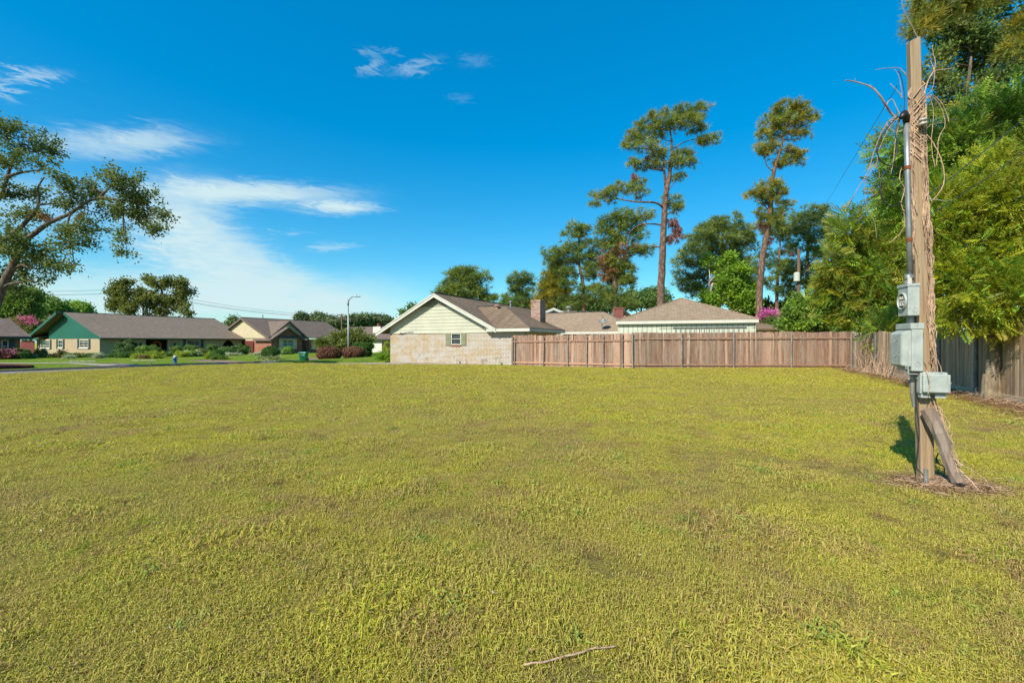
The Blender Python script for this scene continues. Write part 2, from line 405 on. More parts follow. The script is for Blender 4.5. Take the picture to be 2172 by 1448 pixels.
M['curb'] = plain('curb_concrete', (.34, .29, .23), .9, .35, 3, .004)
M['white'] = plain('white_paint', (.68, .67, .58), .5, .10, 3)
M['cream_sid'] = plain('cream_siding_paint', (.56, .55, .42), .55, .10, 1.2)
M['cream2'] = plain('yellow_cream_paint', (.66, .56, .34), .6, .08, 2)
M['olive_sh'] = plain('olive_shutter_paint', (.24, .25, .145), .6, .12, 4)
M['darkgreen'] = plain('dark_green_paint', (.016, .04, .032), .5, .15, 3)
M['green'] = plain('teal_green_paint', (.006, .095, .062), .5, .12, 1.0)
M['brickA'] = brick('painted_brick', (.66, .50, .30), (.76, .63, .43), (.20, .125, .07), (.66, .68, .70), .6, (.13, .055, .035), ms=.017)
M['brickT'] = brick('tan_brick', (.55, .42, .25), (.60, .47, .30), (.46, .36, .22))
M['brickR'] = brick('red_brick', (.36, .095, .05), (.46, .18, .10), (.34, .20, .13), (.50, .28, .20), .3)
M['brickC'] = brick('chimney_brick', (.34, .09, .055), (.50, .42, .33), (.38, .26, .2), (.5, .42, .34), .45)
M['brickC2'] = brick('old_red_brick', (.34, .06, .05), (.40, .12, .09), (.25, .15, .12))
M['roofA'] = shingle('brown_shingle', (.215, .15, .10), (.27, .195, .135), .5)
M['roofB'] = shingle('tan_shingle', (.30, .215, .145), (.36, .27, .19), .2)
M['roofG'] = shingle('grey_shingle', (.20, .155, .115), (.29, .23, .175), .15)
M['roofD'] = shingle('brown_grey_shingle', (.17, .125, .10), (.235, .18, .145), .2)
M['flash'] = plain('roof_edge_metal', (.035, .035, .03), .6, .2, 4)
M['glass'] = glassm('window_glass'); M['glassw'] = glassm('pale_window_glass', (.16, .19, .17))
M['whitewall'] = plain('white_stucco', (.70, .68, .58), .8, .06, 2)
M['redgate'] = plain('dark_red_stain', (.14, .020, .016), .7, .25, 5)
M['dark'] = plain('recess_shade_dark_paint', (.03, .025, .02), .8, .2, 3)  # shade of recesses put into the colour; also serves dark doors and wall backing
M['panel'] = plain('white_panel_paint', (.62, .64, .52), .6, .08, 2)
M['pinkmetal'] = plain('pinkish_vent_paint', (.45, .24, .17), .5, .1, 5)
M['galv'] = plain('galvanised_steel', (.34, .36, .36), .45, .25, 8, metal=.5)
M['galvf'] = plain('weathered_steel_post', (.32, .31, .28), .55, .35, 5, metal=.25)
M['galvd'] = plain('dull_dark_steel_post', (.12, .135, .125), .6, .4, 5, metal=.1)
M['box'] = plain('pale_grey_enamel', (.36, .42, .385), .42, .10, 9, dark=(.30, .345, .31))
def box_mat():
    t = NT('pale_grey_enamel'); p = t.pos()
    col = t.mix(t.ramp(t.noise(p, 9, 5, .6), .35, .65), (.29, .32, .29), (.36, .385, .35))
    st = t.noise(t.map(p, (30, 30, 3)), 1, 5, .7); col = t.mix(t.ramp(st, .52, .72, 0, .5), col, (.15, .155, .125))
    rs_ = t.noise(p, 55, 4, .7); col = t.mix(t.ramp(rs_, .66, .72, 0, .8), col, (.13, .07, .04))
    col = t.mix(t.ramp(t.noise(p, 4, 4, .8), .58, .7, 0, .35), col, (.38, .40, .34))
    t.l(col, t.b.inputs['Base Color']); t.b.inputs['Roughness'].default_value = .5; t.bump(t.noise(p, 12, 3), .002); return t.m
M['box'] = box_mat()
M['rust'] = plain('rust', (.25, .08, .03), .9, .4, 20)
M['black'] = plain('black_rubber', (.012, .013, .015), .45, .2, 10)
M['timber_leaf'] = plain('dry_leaf', (.36, .22, .11), .9, .4, 30)
M['cable'] = plain('black_cable', (.015, .015, .017), .5, .2, 10)
M['ceramic'] = plain('white_ceramic', (.62, .58, .48), .3, .1, 20)
M['picket'] = woodm('cedar_picket', (.25, .13, .085), (.42, .26, .18), (.30, .24, .19), .8)
M['rail'] = woodm('cedar_rail', (.38, .20, .125), (.44, .25, .165), (.30, .24, .19), .4, gs=30)
M['oldpicket'] = woodm('weathered_picket', (.40, .26, .15), (.50, .35, .22), (.46, .37, .28), .5, True)
M['oldrail'] = woodm('weathered_rail', (.40, .29, .19), (.46, .34, .23), (.46, .38, .30), .4, False)
M['timber'] = woodm('pole_timber', (.40, .27, .15), (.45, .31, .185), (.36, .29, .21), .4, False, gs=55)
M['timber2'] = woodm('grey_old_timber', (.22, .145, .105), (.26, .18, .13), (.30, .25, .21), .7, False, gs=45)
M['vine'] = plain('dry_vine_bark', (.62, .42, .28), .9, .45, 25)
M['vineg'] = plain('grey_twig_bark', (.40, .30, .27), .9, .4, 25)
M['pbark'] = barkm('pine_bark', (.13, .080, .055), (.24, .155, .11), .8, .03)
M['obark'] = barkm('oak_bark', (.11, .085, .060), (.19, .15, .115), 1, .03)
M['gbark'] = barkm('pale_bark', (.22, .165, .105), (.33, .265, .18), 1.2, .015)
M['palebr'] = barkm('dead_branch_bark', (.45, .36, .25), (.6, .5, .38), 1, .01)
M['bin'] = plain('green_plastic', (.006, .26, .10), .4, .08, 4)
M['blue'] = plain('hydrant_blue_paint', (.012, .12, .34), .4, .1, 8)
M['terra'] = plain('terracotta', (.30, .11, .06), .8, .2, 8)
M['mulch'] = plain('red_mulch', (.17, .05, .04), 1, .6, 14, .05)
M['stone'] = plain('pale_garden_stone', (.55, .50, .42), .9, .25, 6, .01)
M['orange'] = plain('orange_wreath_leaves', (.60, .09, .012), .7, .4, 20)
M['ppole'] = plain('utility_pole_wood', (.17, .11, .075), .9, .3, 4)
def leafB(n, d, l, th=None, *a, **k):
    f = LK.get(n, 1.45); sc = lambda c, q: tuple(min(.8, x * q) for x in c)
    return leafm(n, sc(d, f * .9), sc(l, f * 1.1), sc(th, 1.2) if th else None, *a, **k)
LK = dict(oak_leaf=1.7, oak_leaf_olive=1.6, dark_green_leaf=2.2, mid_green_leaf=1.7, pine_needle=1.7, pine_needle_dark=1.9, pink_blossom=1.0, magenta_blossom=1.0, lime_leaf=1.0, pale_variegated_leaf=.9, yellow_green_leaf=1.02, olive_gold_leaf=1.25)
# foliage
M['l_oak'] = leafB('oak_leaf', (.030, .052, .016), (.105, .135, .032))
M['l_oak2'] = leafB('oak_leaf_olive', (.04, .06, .014), (.14, .15, .03))
M['l_pine'] = leafB('pine_needle', (.045, .085, .020), (.17, .19, .030), (.17, .14, .03), .25, thirdf=(.68, .85))
M['l_pineg'] = leafB('pine_needle_gold', (.085, .095, .015), (.30, .24, .022), None, .3)
M['l_pined'] = leafB('pine_needle_dark', (.030, .060, .022), (.115, .15, .028), None, .25)
M['l_brown'] = leafB('dead_needle', (.13, .06, .025), (.27, .145, .055), None, .2)
M['l_dead'] = leafB('hanging_dead_needle', (.09, .04, .035), (.17, .085, .07), None, .2)
M['l_green'] = leafB('bright_green_leaf', (.055, .125, .012), (.19, .29, .025))
M['l_mid'] = leafB('mid_green_leaf', (.035, .075, .014), (.12, .18, .028))
M['l_dk'] = leafB('dark_green_leaf', (.020, .048, .014), (.075, .115, .024))
M['l_yel'] = leafB('yellow_green_leaf', (.11, .17, .010), (.42, .42, .022), (.42, .34, .03), .45, sc_=.6, thirdf=(.58, .75))
M['l_yel2'] = leafB('olive_gold_leaf', (.07, .10, .014), (.30, .28, .03), (.30, .17, .03), .4, sc_=.7)
M['l_hedge'] = leafB('hedge_leaf', (.018, .055, .010), (.07, .13, .018))
M['l_red'] = leafB('bronze_hedge_leaf', (.06, .030, .018), (.17, .075, .04))
M['l_purple'] = leafB('purple_hedge_leaf', (.055, .022, .02), (.15, .06, .05))
M['l_pink'] = leafB('pink_blossom', (.40, .07, .14), (.70, .26, .36))
M['l_mag'] = leafB('magenta_blossom', (.45, .04, .22), (.75, .22, .50))
M['l_lime'] = leafB('lime_leaf', (.16, .24, .02), (.42, .46, .06))
M['l_pale'] = leafB('pale_variegated_leaf', (.20, .24, .11), (.58, .60, .36))
M['l_far'] = leafB('far_pine_foliage', (.045, .075, .035), (.12, .15, .055))

# ------------------------------------------------------------------ stamped foliage
def frames(ax, rng):
    ax = ax / np.maximum(np.linalg.norm(ax, axis=1, keepdims=True), 1e-9)
    r = rng.normal(size=ax.shape); x = np.cross(ax, r); x /= np.maximum(np.linalg.norm(x, axis=1, keepdims=True), 1e-9)
    y = np.cross(ax, x)
    return x, y, ax
def stamp(name, tv, tf, c, ax, scale, tint, mat, parent=None, loc=None, extra=None, rng=None, xf=None):
    tv = np.asarray(tv, float); tf = np.asarray(tf, int); N = len(c); K = len(tv); k = tf.shape[1]
    x, y, z = frames(ax, rng) if xf is None else xf
    sc3 = np.asarray(scale)[:, None]
    V = (c[:, None, :] + sc3[:, :, None] * (tv[None, :, 0, None] * x[:, None, :] + tv[None, :, 1, None] * y[:, None, :] + tv[None, :, 2, None] * z[:, None, :])).reshape(-1, 3)
    Fa = (tf[None] + (np.arange(N) * K)[:, None, None]).reshape(-1, k)
    nf = len(Fa); T = np.repeat(tint, K)
    T = T + rng.normal(size=len(T) // K).repeat(K) * 0
    me = bpy.data.meshes.new(name)
    sizes = np.full(nf, k); flat = Fa.ravel()
    if extra is not None:
        ev = np.array(extra.v, float); off = len(V); V = np.vstack([V, ev]); T = np.concatenate([T, np.full(len(ev), .15)])
        sizes = np.concatenate([sizes, [len(f) for f in extra.f]]); flat = np.concatenate([flat] + [np.array(f) + off for f in extra.f])
    org = origin_of(parent) if loc is None else Vector(loc)
    V = V - np.array(org)[None]
    me.vertices.add(len(V)); me.vertices.foreach_set('co', V.ravel())
    me.loops.add(len(flat)); me.loops.foreach_set('vertex_index', flat.astype(np.int32))
    me.polygons.add(len(sizes)); st = np.concatenate([[0], np.cumsum(sizes)[:-1]])
    me.polygons.foreach_set('loop_start', st.astype(np.int32)); me.polygons.foreach_set('loop_total', sizes.astype(np.int32))
    at_ = me.attributes.new('tint', 'FLOAT', 'POINT'); at_.data.foreach_set('value', np.clip(T, 0, 1))
    me.update(calc_edges=True); me.materials.append(mat)
    o = bpy.data.objects.new(name, me); C.objects.link(o)
    if parent is not None: o.parent = parent
    elif loc is not None: o.location = loc
    return o
def quad_leaf(c, a, s, L, W):
    c = np.array(c, float); a = np.array(a, float); a /= np.linalg.norm(a); s = np.array(s, float)
    s = s - a * (s @ a); s /= np.linalg.norm(s); n = np.cross(a, s)
    return [c, c + a * L * .45 + s * W * .5 + n * W * .12, c + a * L, c + a * L * .5 - s * W * .5 + n * W * .12]
def tmpl_leafcluster(k, spread, L, W, seed=0):
    r = np.random.default_rng(seed); v = []; f = []
    for i in range(k):
        c = r.normal(size=3) * spread; a = r.normal(size=3); s = r.normal(size=3)
        v += quad_leaf(c, a, s, L * r.uniform(.7, 1.3), W * r.uniform(.7, 1.3)); f.append([4 * i, 4 * i + 1, 4 * i + 2, 4 * i + 3])
    return v, f
def tmpl_tuft(k, L, W, seed=0, cone=1.25):
    r = np.random.default_rng(seed); v = []; f = []
    for i in range(k):
        th = r.uniform(.15, cone); ph = r.uniform(0, 6.28)
        a = np.array([math.sin(th) * math.cos(ph), math.sin(th) * math.sin(ph), math.cos(th)]); s = np.cross(a, r.normal(size=3)); s /= np.linalg.norm(s)
        l = L * r.uniform(.7, 1.15); b = a * r.uniform(0, .08) * L
        v += [b - s * W * .5, b + s * W * .5, a * l]; f.append([3 * i, 3 * i + 1, 3 * i + 2])
    return v, f
def tmpl_spray(k, L, leafL, leafW, droop=.25, seed=0):
    r = np.random.default_rng(seed); v = []; f = []; q = 0
    for i in range(k):
        t = .12 + .88 * (i + .5) / k
        for sg in (-1, 1):
            c = np.array([0, -droop * L * t * t, L * t]); a = np.array([sg * .9, -.15 + r.normal() * .12, .55]); s = np.array([0, 1, 0.]) * .3 + np.array([-.5 * sg, 0, .8])
            ll = leafL * (1.1 - .5 * abs(t - .45)) * r.uniform(.85, 1.15)
            v += quad_leaf(c, a, s, ll, leafW); f.append([q, q + 1, q + 2, q + 3]); q += 4
    v += quad_leaf([0, -droop * L, L], [0, -.3, 1], [1, 0, 0], leafL, leafW); f.append([q, q + 1, q + 2, q + 3])
    return v, f
T_TUFT = tmpl_tuft(11, .44, .030, 1); T_TUFTF = tmpl_tuft(8, .6, .10, 2); T_LEAF = tmpl_leafcluster(6, .10, .15, .085, 3)
T_SPRAY = tmpl_spray(7, .34, .092, .030, .25, 4); T_SMALL = tmpl_leafcluster(7, .05, .07, .045, 5); T_STRAP = tmpl_tuft(12, .5, .055, 6, 1.2)
T_BIG = tmpl_leafcluster(6, .22, .32, .2, 8); T_HANG = tmpl_tuft(8, .5, .05, 9, .5)
TM = dict(tuft=T_TUFT, tuftf=T_TUFTF, leaf=T_LEAF, spray=T_SPRAY, small=T_SMALL, strap=T_STRAP, big=T_BIG, hang=T_HANG)
def crown_pts(ells, n, sub, flat, rng, hollow=.5, cover=1.0, lumpy=1.0, feather=.5):
    W = np.array([max(e[1][0] * e[1][2], .01) * (e[2] if len(e) > 2 else 1) for e in ells]); W = W / W.sum()
    P, A, T = [], [], []
    for (e, wt) in zip(ells, W):
        c, r = np.array(e[0]), np.array(e[1]); m = max(3, int(cover * 2.2 * (r[0] * r[2] + r[0] * r[1] + r[1] * r[2]) / sub ** 2))
        k = max(10, int(n * wt))
        d = rng.normal(size=(m, 3)); d /= np.linalg.norm(d, axis=1, keepdims=True)
        rad = rng.uniform(hollow ** 3, 1, m) ** (1 / 3.)
        # lumpy outline
        lump = 1 + .28 * lumpy * np.sin(3 * d[:, 0] * 2 + c[0] * 3) * np.cos(4 * d[:, 2] + c[1])
        sc_ = c + d * r * (rad * lump * rng.uniform(1 - .2 * lumpy, 1 + .2 * lumpy, m))[:, None]
        tt = rng.uniform(0, 1, m); ss = rng.uniform(.6, 1.25, m)
        j = rng.integers(0, m, k)
        q = rng.normal(size=(k, 3)); q /= np.maximum(1, np.linalg.norm(q, axis=1, keepdims=True) / 1.5)
        p = sc_[j] + q * sub * feather * ss[j][:, None] * np.array([1, 1, flat])
        P.append(p); o = (p - c) / r; o = o / np.maximum(np.linalg.norm(o, axis=1, keepdims=True), .2)
        A.append(o + rng.normal(size=(k, 3)) * .6); T.append(np.clip(tt[j] * .55 + rng.uniform(0, .45, k), 0, 1))
    return np.vstack(P), np.vstack(A), np.concatenate(T)
def wig(a, b, n, amp, rng, sag=0):
    a = np.array(a, float); b = np.array(b, float); L = np.linalg.norm(b - a); pts = []
    for i in range(n + 1):
        t = i / n; p = a + (b - a) * t
        if 0 < i < n: p = p + rng.normal(size=3) * amp * L
        p = p + np.array([0, 0, -sag * L * 4 * t * (1 - t)]); pts.append(Vector(p))
    return pts
def make_tree(name, label, cat, Y, trunk, ells, kind, n, mats, sub=.9, flat=.6, bark='pbark', seed=1, group=None, size=1.0, hollow=.45, up=.5,
              depth=1.0, branches=True, extra=(), ground=True, tw=1.0, limbs=(), cover=1.0, parts=True):
    """trunk: [(px,py,radius_m)] bottom->top ; ells: [(px,py,rx,ry[,dY,weight])] pixel radii at depth Y"""
    rng = np.random.default_rng(seed); k = Y / FP
    tp = [at(px, py, Y) for px, py, r in trunk]; tr = [r for _, _, r in trunk]
    if ground:
        b = tp[0].copy(); zb = gz(b.x, b.y) - .05
        if b.z > zb + .1: tp.insert(0, Vector((b.x, b.y, zb))); tr.insert(0, tr[0] * 1.12)
    # resample with a little wander
    pts, rr = [], []
    for i in range(len(tp) - 1):
        m = 4
        for j in range(m):
            t = j / m; pts.append(tp[i].lerp(tp[i + 1], t) + Vector(rng.normal(size=3) * tr[i] * .07 * (0 if (i == 0 and j == 0) else 1))); rr.append(tr[i] * (1 - t) + tr[i + 1] * t)
    pts.append(tp[-1]); rr.append(tr[-1])
    root = empty(name, tp[0], label, cat, group)
    mb = MB(); mb.tube(pts, rr, 10)
    if ground and rr[0] > .12:
        for q in range(6):
            a_ = q * 1.05 + .3; d_ = Vector((math.cos(a_), math.sin(a_), 0)); b_ = pts[0]
            mb.tube([b_ + d_ * rr[0] * 1.12 + Vector((0, 0, -.06)), b_ + d_ * rr[0] * .66 + Vector((0, 0, .08)), b_ + d_ * rr[0] * .58 + Vector((0, 0, .25)), b_ + d_ * rr[0] * .38 + Vector((0, 0, .6))], [rr[0] * .3, rr[0] * .46, rr[0] * .50, rr[0] * .5], 8)
    mesh_obj('trunk', mb, M[bark], root, smooth=True, uv=False)
    E = []
    for e in ells:
        px, py, rx, ry = e[:4]; dY = e[4] if len(e) > 4 else rng.uniform(-.5, .5) * rx * k; wgt = e[5] if len(e) > 5 else 1
        E.append((at(px, py, Y + dY), (rx * k, rx * k * depth, ry * k), wgt))
    bm = MB(); has = False; LP = []
    for lb in limbs:
        Lp = [at(q[0], q[1], Y + (q[3] if len(q) > 3 else 0)) for q in lb]; Lr_ = [q[2] for q in lb]; P2, R2_ = [], []
        for i in range(len(Lp) - 1):
            a, b, c, d = Lp[max(i - 1, 0)], Lp[i], Lp[i + 1], Lp[min(i + 2, len(Lp) - 1)]
            for j in range(4):
                t = j / 4; P2.append(.5 * ((2 * b) + (-a + c) * t + (2 * a - 5 * b + 4 * c - d) * t * t + (-a + 3 * b - 3 * c + d) * t ** 3)); R2_.append(Lr_[i] * (1 - t) + Lr_[i + 1] * t)
        P2.append(Lp[-1]); R2_.append(Lr_[-1]); LP += list(zip(P2, R2_)); bm.tube(P2, R2_, 8); has = True
    if branches:
        for c, r, wgt in E:
            c = Vector(c)
            # joint on the trunk somewhat below the clump
            cand = [(p_, q_ * .45) for p_, q_ in zip(pts, rr)] + [(p_, q_ * .8) for p_, q_ in LP]
            cost = lambda p_: (Vector((p_.x - c.x, p_.y - c.y, 0)).length + abs(p_.z - (c.z - .15 * max(r) - up * .8 * Vector((c.x - p_.x, c.y - p_.y)).length)) * 1.1)
            p0, r0 = min(cand, key=lambda q_: cost(q_[0])); r0 = max(.018, min(r0, .05 + .02 * (c - p0).length)) * tw
            path = wig(p0, c, 5, .035, rng, .04); bm.tube(path, [r0 * (1 - .75 * i / 5) for i in range(6)], 6); has = True
            nb = 3 + int(max(r) * 1.2)
            for _ in range(min(nb, 9)):
                d = Vector(rng.normal(size=3)); d.z = abs(d.z) * .8; d.normalize()
                s0 = path[int(rng.integers(2, 5))]; e1 = c + Vector((d.x * r[0], d.y * r[1], d.z * r[2])) * rng.uniform(.6, .95)
                bm.tube(wig(s0, e1, 4, .06, rng), [r0 * .35, r0 * .28, r0 * .2, r0 * .14, r0 * .08], 5)
    if has: mesh_obj('limbs', bm, M[bark], root, smooth=True, uv=False)
    n = int(n * {'tuft': .34, 'leaf': .36, 'spray': .58, 'big': .6}[kind] * (1 if cover > .9 else .9)); sub = sub * .68; cover = cover * (.62 if kind in ('tuft', 'leaf') else 1); hollow = hollow * .6
    groups = [(kind, mats, n, E)] if isinstance(mats, str) else [(kind, m_, int(n * f_), E) for m_, f_ in mats]
    for (kd, m_, nn, EE) in groups:
        P, A, T = crown_pts([(tuple(c), r, w_) for c, r, w_ in EE], nn, sub, flat, rng, hollow, cover, 1.0, .72 if kd == 'tuft' else .55)
        A[:, 2] += .5 if kd != 'spray' else -.1
        tv, tf = TM[kd]; stamp('crown', tv, tf, P, A, (rng.uniform(.55, 1.6, len(P)) if kd == 'spray' else rng.uniform(.7, 1.3, len(P))) * size, T, M[m_], root, rng=rng)
    for (kd, m_, nn, el_, sz, nm) in extra:
        EE = []
        for e in el_:
            px, py, rx, ry = e[:4]; dY = e[4] if len(e) > 4 else 0; EE.append((tuple(at(px, py, Y + dY)), (rx * k, rx * k, ry * k)))
        P, A, T = crown_pts(EE, nn, sub * .7, flat, rng, .2)
        if kd == 'hang': A = A * .3 + np.array([0, 0, -1.0])
        tv, tf = TM[kd]; stamp(nm, tv, tf, P, A, rng.uniform(.7, 1.3, len(P)) * sz, T, M[m_], root, rng=rng)
    return root

# ------------------------------------------------------------------ ground
xs = np.concatenate([[-900, -500, -300, -180, -110, -80], np.arange(-60, 40.1, .8), [50, 70, 110, 180, 300, 500, 900]])
ys = np.concatenate([[-60, -20, -5], np.arange(0, 48.1, .6), [52, 60, 75, 100, 150, 250, 450, 900]])
X, Yg = np.meshgrid(xs, ys); Z = g(X, Yg); Z = Z + np.where((Yg < 26) & (abs(X) < 30) & (Yg > 2.5), .012 * np.sin(X * .9 + Yg * .5) * np.cos(Yg * .7 - X * .2), 0)
gm = MB(); nx = len(xs)
gm.v = list(zip(X.ravel(), Yg.ravel(), Z.ravel()))
gm.f = [(j * nx + i, j * nx + i + 1, (j + 1) * nx + i + 1, (j + 1) * nx + i) for j in range(len(ys) - 1) for i in range(nx - 1)]
tag(mesh_obj('ground', gm, M['soil'], smooth=True, uv=False), kind='structure')
def sheet(name, pts, z, mat, th=0.0):
    mb = MB()
    if th: mb.prism([(x, y, z - th) for x, y in pts], (0, 0, th))
    else: mb.add([(x, y, z) for x, y in pts], [tuple(range(len(pts)))])
    return tag(mesh_obj(name, mb, M[mat]), kind='structure')
SV = Vector((8.7, 13.1)).normalized(); SN = Vector((SV.y, -SV.x))   # street direction, towards the lot
c0 = Vector((-28.4, 25.3))
def st(a, b): p = c0 + SV * a + SN * b; return (p.x, p.y)
ZS = -.235; ZY = -.145
# street runs under the raised edge of the lot
sheet('street', [st(-60, .0), st(-60, 9), st(70, 9), st(70, 0)], ZS, 'asphalt')
# far yards: raised slabs with a curb, cut by driveway aprons
def zone(a0, a1, b0, b1, name, z, mat): return sheet(name, [st(a0, b0), st(a0, b1), st(a1, b1), st(a1, b0)], z, mat, .3)
# positions along the curb from pixels
def curb_a(px):
    r_ = (px - CX) / FP; return (r_ * c0.y - c0.x) / (SV.x - r_ * SV.y)
aD0, aD1 = curb_a(222), curb_a(322); aE0, aE1 = curb_a(478), curb_a(538)
zone(-60, aD0, -95, -.18, 'front_lawn', ZY, 'yard'); zone(aD1, aE0, -95, -.18, 'front_lawn', ZY, 'yard'); zone(aE1, 160, -95, -.18, 'front_lawn', ZY, 'yard')
zone(aD0, aD1, -95, -6, 'front_lawn', ZY, 'yard'); zone(aE0, aE1, -95, -8, 'front_lawn', ZY, 'yard')
zone(aD0, aD1, -6, -.02, 'driveway', ZY - .02, 'asphalt'); zone(aE0, aE1, -8, -.02, 'driveway', ZY - .02, 'pinkpave')
for (a0, a1) in ((-60, aD0), (aD1, aE0), (aE1, 70)):
    mb = MB(); step = 3.0; a = a0
    while a < a1:
        b = min(a + step, a1) - .015
        p = [st(a, -.18), st(a, .0), st(b, 0), st(b, -.18)]
        mb.prism([(x, y, ZS - .05) for x, y in p], (0, 0, ZY - ZS + .065)); a += step
    tag(mesh_obj('curb', mb, M['curb']), kind='structure')
# paths across the left yard
pth = [(at(a, b, 1).x / (1) , 0) for a, b in ()]
def gpt(px, py, z): Yq = (H - z) * FP / (py - HZ); return ((px - CX) / FP * Yq, Yq)
zp = ZY + .012
sheet('path', [gpt(-60, 769.2, zp), gpt(150, 768.2, zp), gpt(260, 773.5, zp), gpt(225, 776.5, zp), gpt(140, 770.2, zp), gpt(-60, 771, zp)], zp, 'concrete')
sheet('path', [gpt(652, 759, zp), gpt(690, 757.6, zp), gpt(745, 760.5, zp), gpt(700, 763.5, zp), gpt(655, 765, zp)], zp, 'pinkpave')
# house A driveway strip beside the gable wall, and raised front yard
zd = -.215
mbd = MB()
lo = [(-17.2, 31.6), (-8.0, 29.9), (0.2, 28.5)]; hi = [(-15.6, 34.0), (-8.6, 33.9), (1.6, 30.4)]
sheet('driveway', [(-17.6, 29.6), (-8.0, 28.2), (.3, 27.4), (3.0, 30.0), (-8.5, 34.4), (-16.6, 33.6)], zd + .10, 'concrete', .35)
sheet('side_yard', [(-17.2, 33.5), (-9.6, 34.3), (-8.5, 37), (-9.5, 50), (-14, 46), (-16.2, 39)], -.03, 'yard', .35)

# ------------------------------------------------------------------ grass (instanced clumps on scattered points)
def blade_mesh(name, k, rad, L, W, mat, seed, spread=.9, strap=False):
    r = np.random.default_rng(seed); V = []; Fq = []; T = []
    for i in range(k):
        a = r.uniform(0, 6.28); q = rad * math.sqrt(r.uniform(0, 1)); x, y = q * math.cos(a), q * math.sin(a)
        h = L * r.uniform(.45, 1.25); d = r.uniform(0, 6.28); lean = r.uniform(.3, 1.1) * spread; wd = W * r.uniform(.7, 1.3)
        dx, dy = math.cos(d), math.sin(d); sx, sy = -dy * wd * .5, dx * wd * .5
        tilt = r.normal() * .5; sz = wd * tilt * .5
        m = h * .55; o = len(V)
        V += [(x - sx, y - sy, -.005), (x + sx, y + sy, -.005), (x + dx * m * lean * .55 + sx, y + dy * m * lean * .55 + sy, m * (1 - .25 * lean) + sz),
              (x + dx * m * lean * .55 - sx, y + dy * m * lean * .55 - sy, m * (1 - .25 * lean) - sz), (x + dx * h * lean * .95, y + dy * h * lean * .95, h * max(.05, 1 - .7 * lean))]
        Fq += [(o, o + 1, o + 2, o + 3), (o + 3, o + 2, o + 4)]; T += [r.uniform()] * 5
    me = bpy.data.meshes.new(name); me.from_pydata(V, [], Fq); me.materials.append(mat)
    at_ = me.attributes.new('tint', 'FLOAT', 'POINT'); at_.data.foreach_set('value', T)
    return me
bm_g, bm_w, bm_s, bm_y = blade_mat('grass_blade', 'grass'), blade_mat('weed_leaf', 'weed'), blade_mat('straw', 'straw'), blade_mat('yellow_leaf', 'gold')
clumps = [blade_mesh('grass_clump', 260, .14, .030, .0028, bm_g, 1, 1.3), blade_mesh('grass_clump', 260, .14, .022, .0034, bm_g, 2, 1.4),
          blade_mesh('grass_clump', 190, .15, .040, .0028, bm_g, 3, 1.1), blade_mesh('weed_clump', 26, .06, .050, .006, bm_w, 4, 1.1),
          blade_mesh('straw_clump', 120, .15, .04, .0022, bm_s, 5, 1.25), blade_mesh('leafy_clump', 60, .09, .022, .006, bm_y, 6, 1.2),
          blade_mesh('far_clump', 220, .26, .017, .008, bm_g, 7, 1.0)]
rng = np.random.default_rng(11)
def lot_mask(x, y):
    m = sd_edge(x, y) < .5
    # keep inside the fences
    n_ = np.array([14.8, -7.1]); n_ = n_ / np.linalg.norm(n_)
    dd = (x - 18.6) * n_[0] + (y - 25.0) * n_[1]
    m &= (dd < .2) & ((x < .1) | (y < 27.4 - np.clip((x - .1) / 6.2, 0, 1) * 2.9 + np.clip((x - 6.3) / 12, 0, 1) * .5))
    return m, dd
P_, ID_, S_ = [], [], []
for (y0, y1, dens, far) in ((1.45, 4, 190, 0), (4, 8, 120, 0), (8, 14, 55, 1), (14, 31, 22, 2)):
    n = int(dens * (y1 - y0) * 1.25 * (y0 + y1)); y = rng.uniform(y0, y1, n); x = rng.uniform(-1.28, 1.28, n) * (y1 + 1)
    ok = abs(x) < 1.2 * y + 1.0; m, dd = lot_mask(x, y); ok &= m
    x, y, dd = x[ok], y[ok], dd[ok]; n = len(x)
    pole_d = np.hypot((x - 4.25) / .5, (y - 4.48) / .38)
    u = rng.uniform(0, 1, n); pat = np.sin(x * 1.7 + 1.3 * np.sin(y * 1.1)) * np.cos(y * 1.3 + x * .6 + np.sin(x * 2.1)); pat2 = np.sin(x * .8 + 2 + np.sin(y * 2.3)) * np.sin(y * 1.9 + 1.1 * np.sin(x * 3.1))
    idd = rng.integers(0, 3, n)
    idd = np.where((u < .02 + .09 * (pat > .7)), 3, idd); idd = np.where((u > .94 - .25 * (pat2 > .65)), 4, idd); idd = np.where((u > .5) & (u < .53 + .12 * (pat < -.7)), 5, idd)
    if far == 2: idd = np.where(idd < 3, 6, idd)
    if far == 1: idd = np.where((idd < 2) & (rng.uniform(0, 1, n) < .6), 6, idd)
    idd = np.where((pole_d < 1) | (dd > -.9), 4, idd)
    sc_ = rng.uniform(.65, 1.35, n) * (1 + (.9 if far == 0 else .3) * np.clip(np.sin(x * 2.3 + y) * np.sin(y * 2.9 - x), 0, 1)) * (1, 1.25, 1.6)[far]
    keep = (pole_d > .9) | (rng.uniform(0, 1, n) < .45); keep &= (dd < -.5) | (rng.uniform(0, 1, n) < .35)
    P_.append(np.c_[x, y, g(x, y)][keep]); ID_.append(idd[keep]); S_.append(sc_[keep])
P_ = np.vstack(P_); ID_ = np.concatenate(ID_); S_ = np.concatenate(S_)
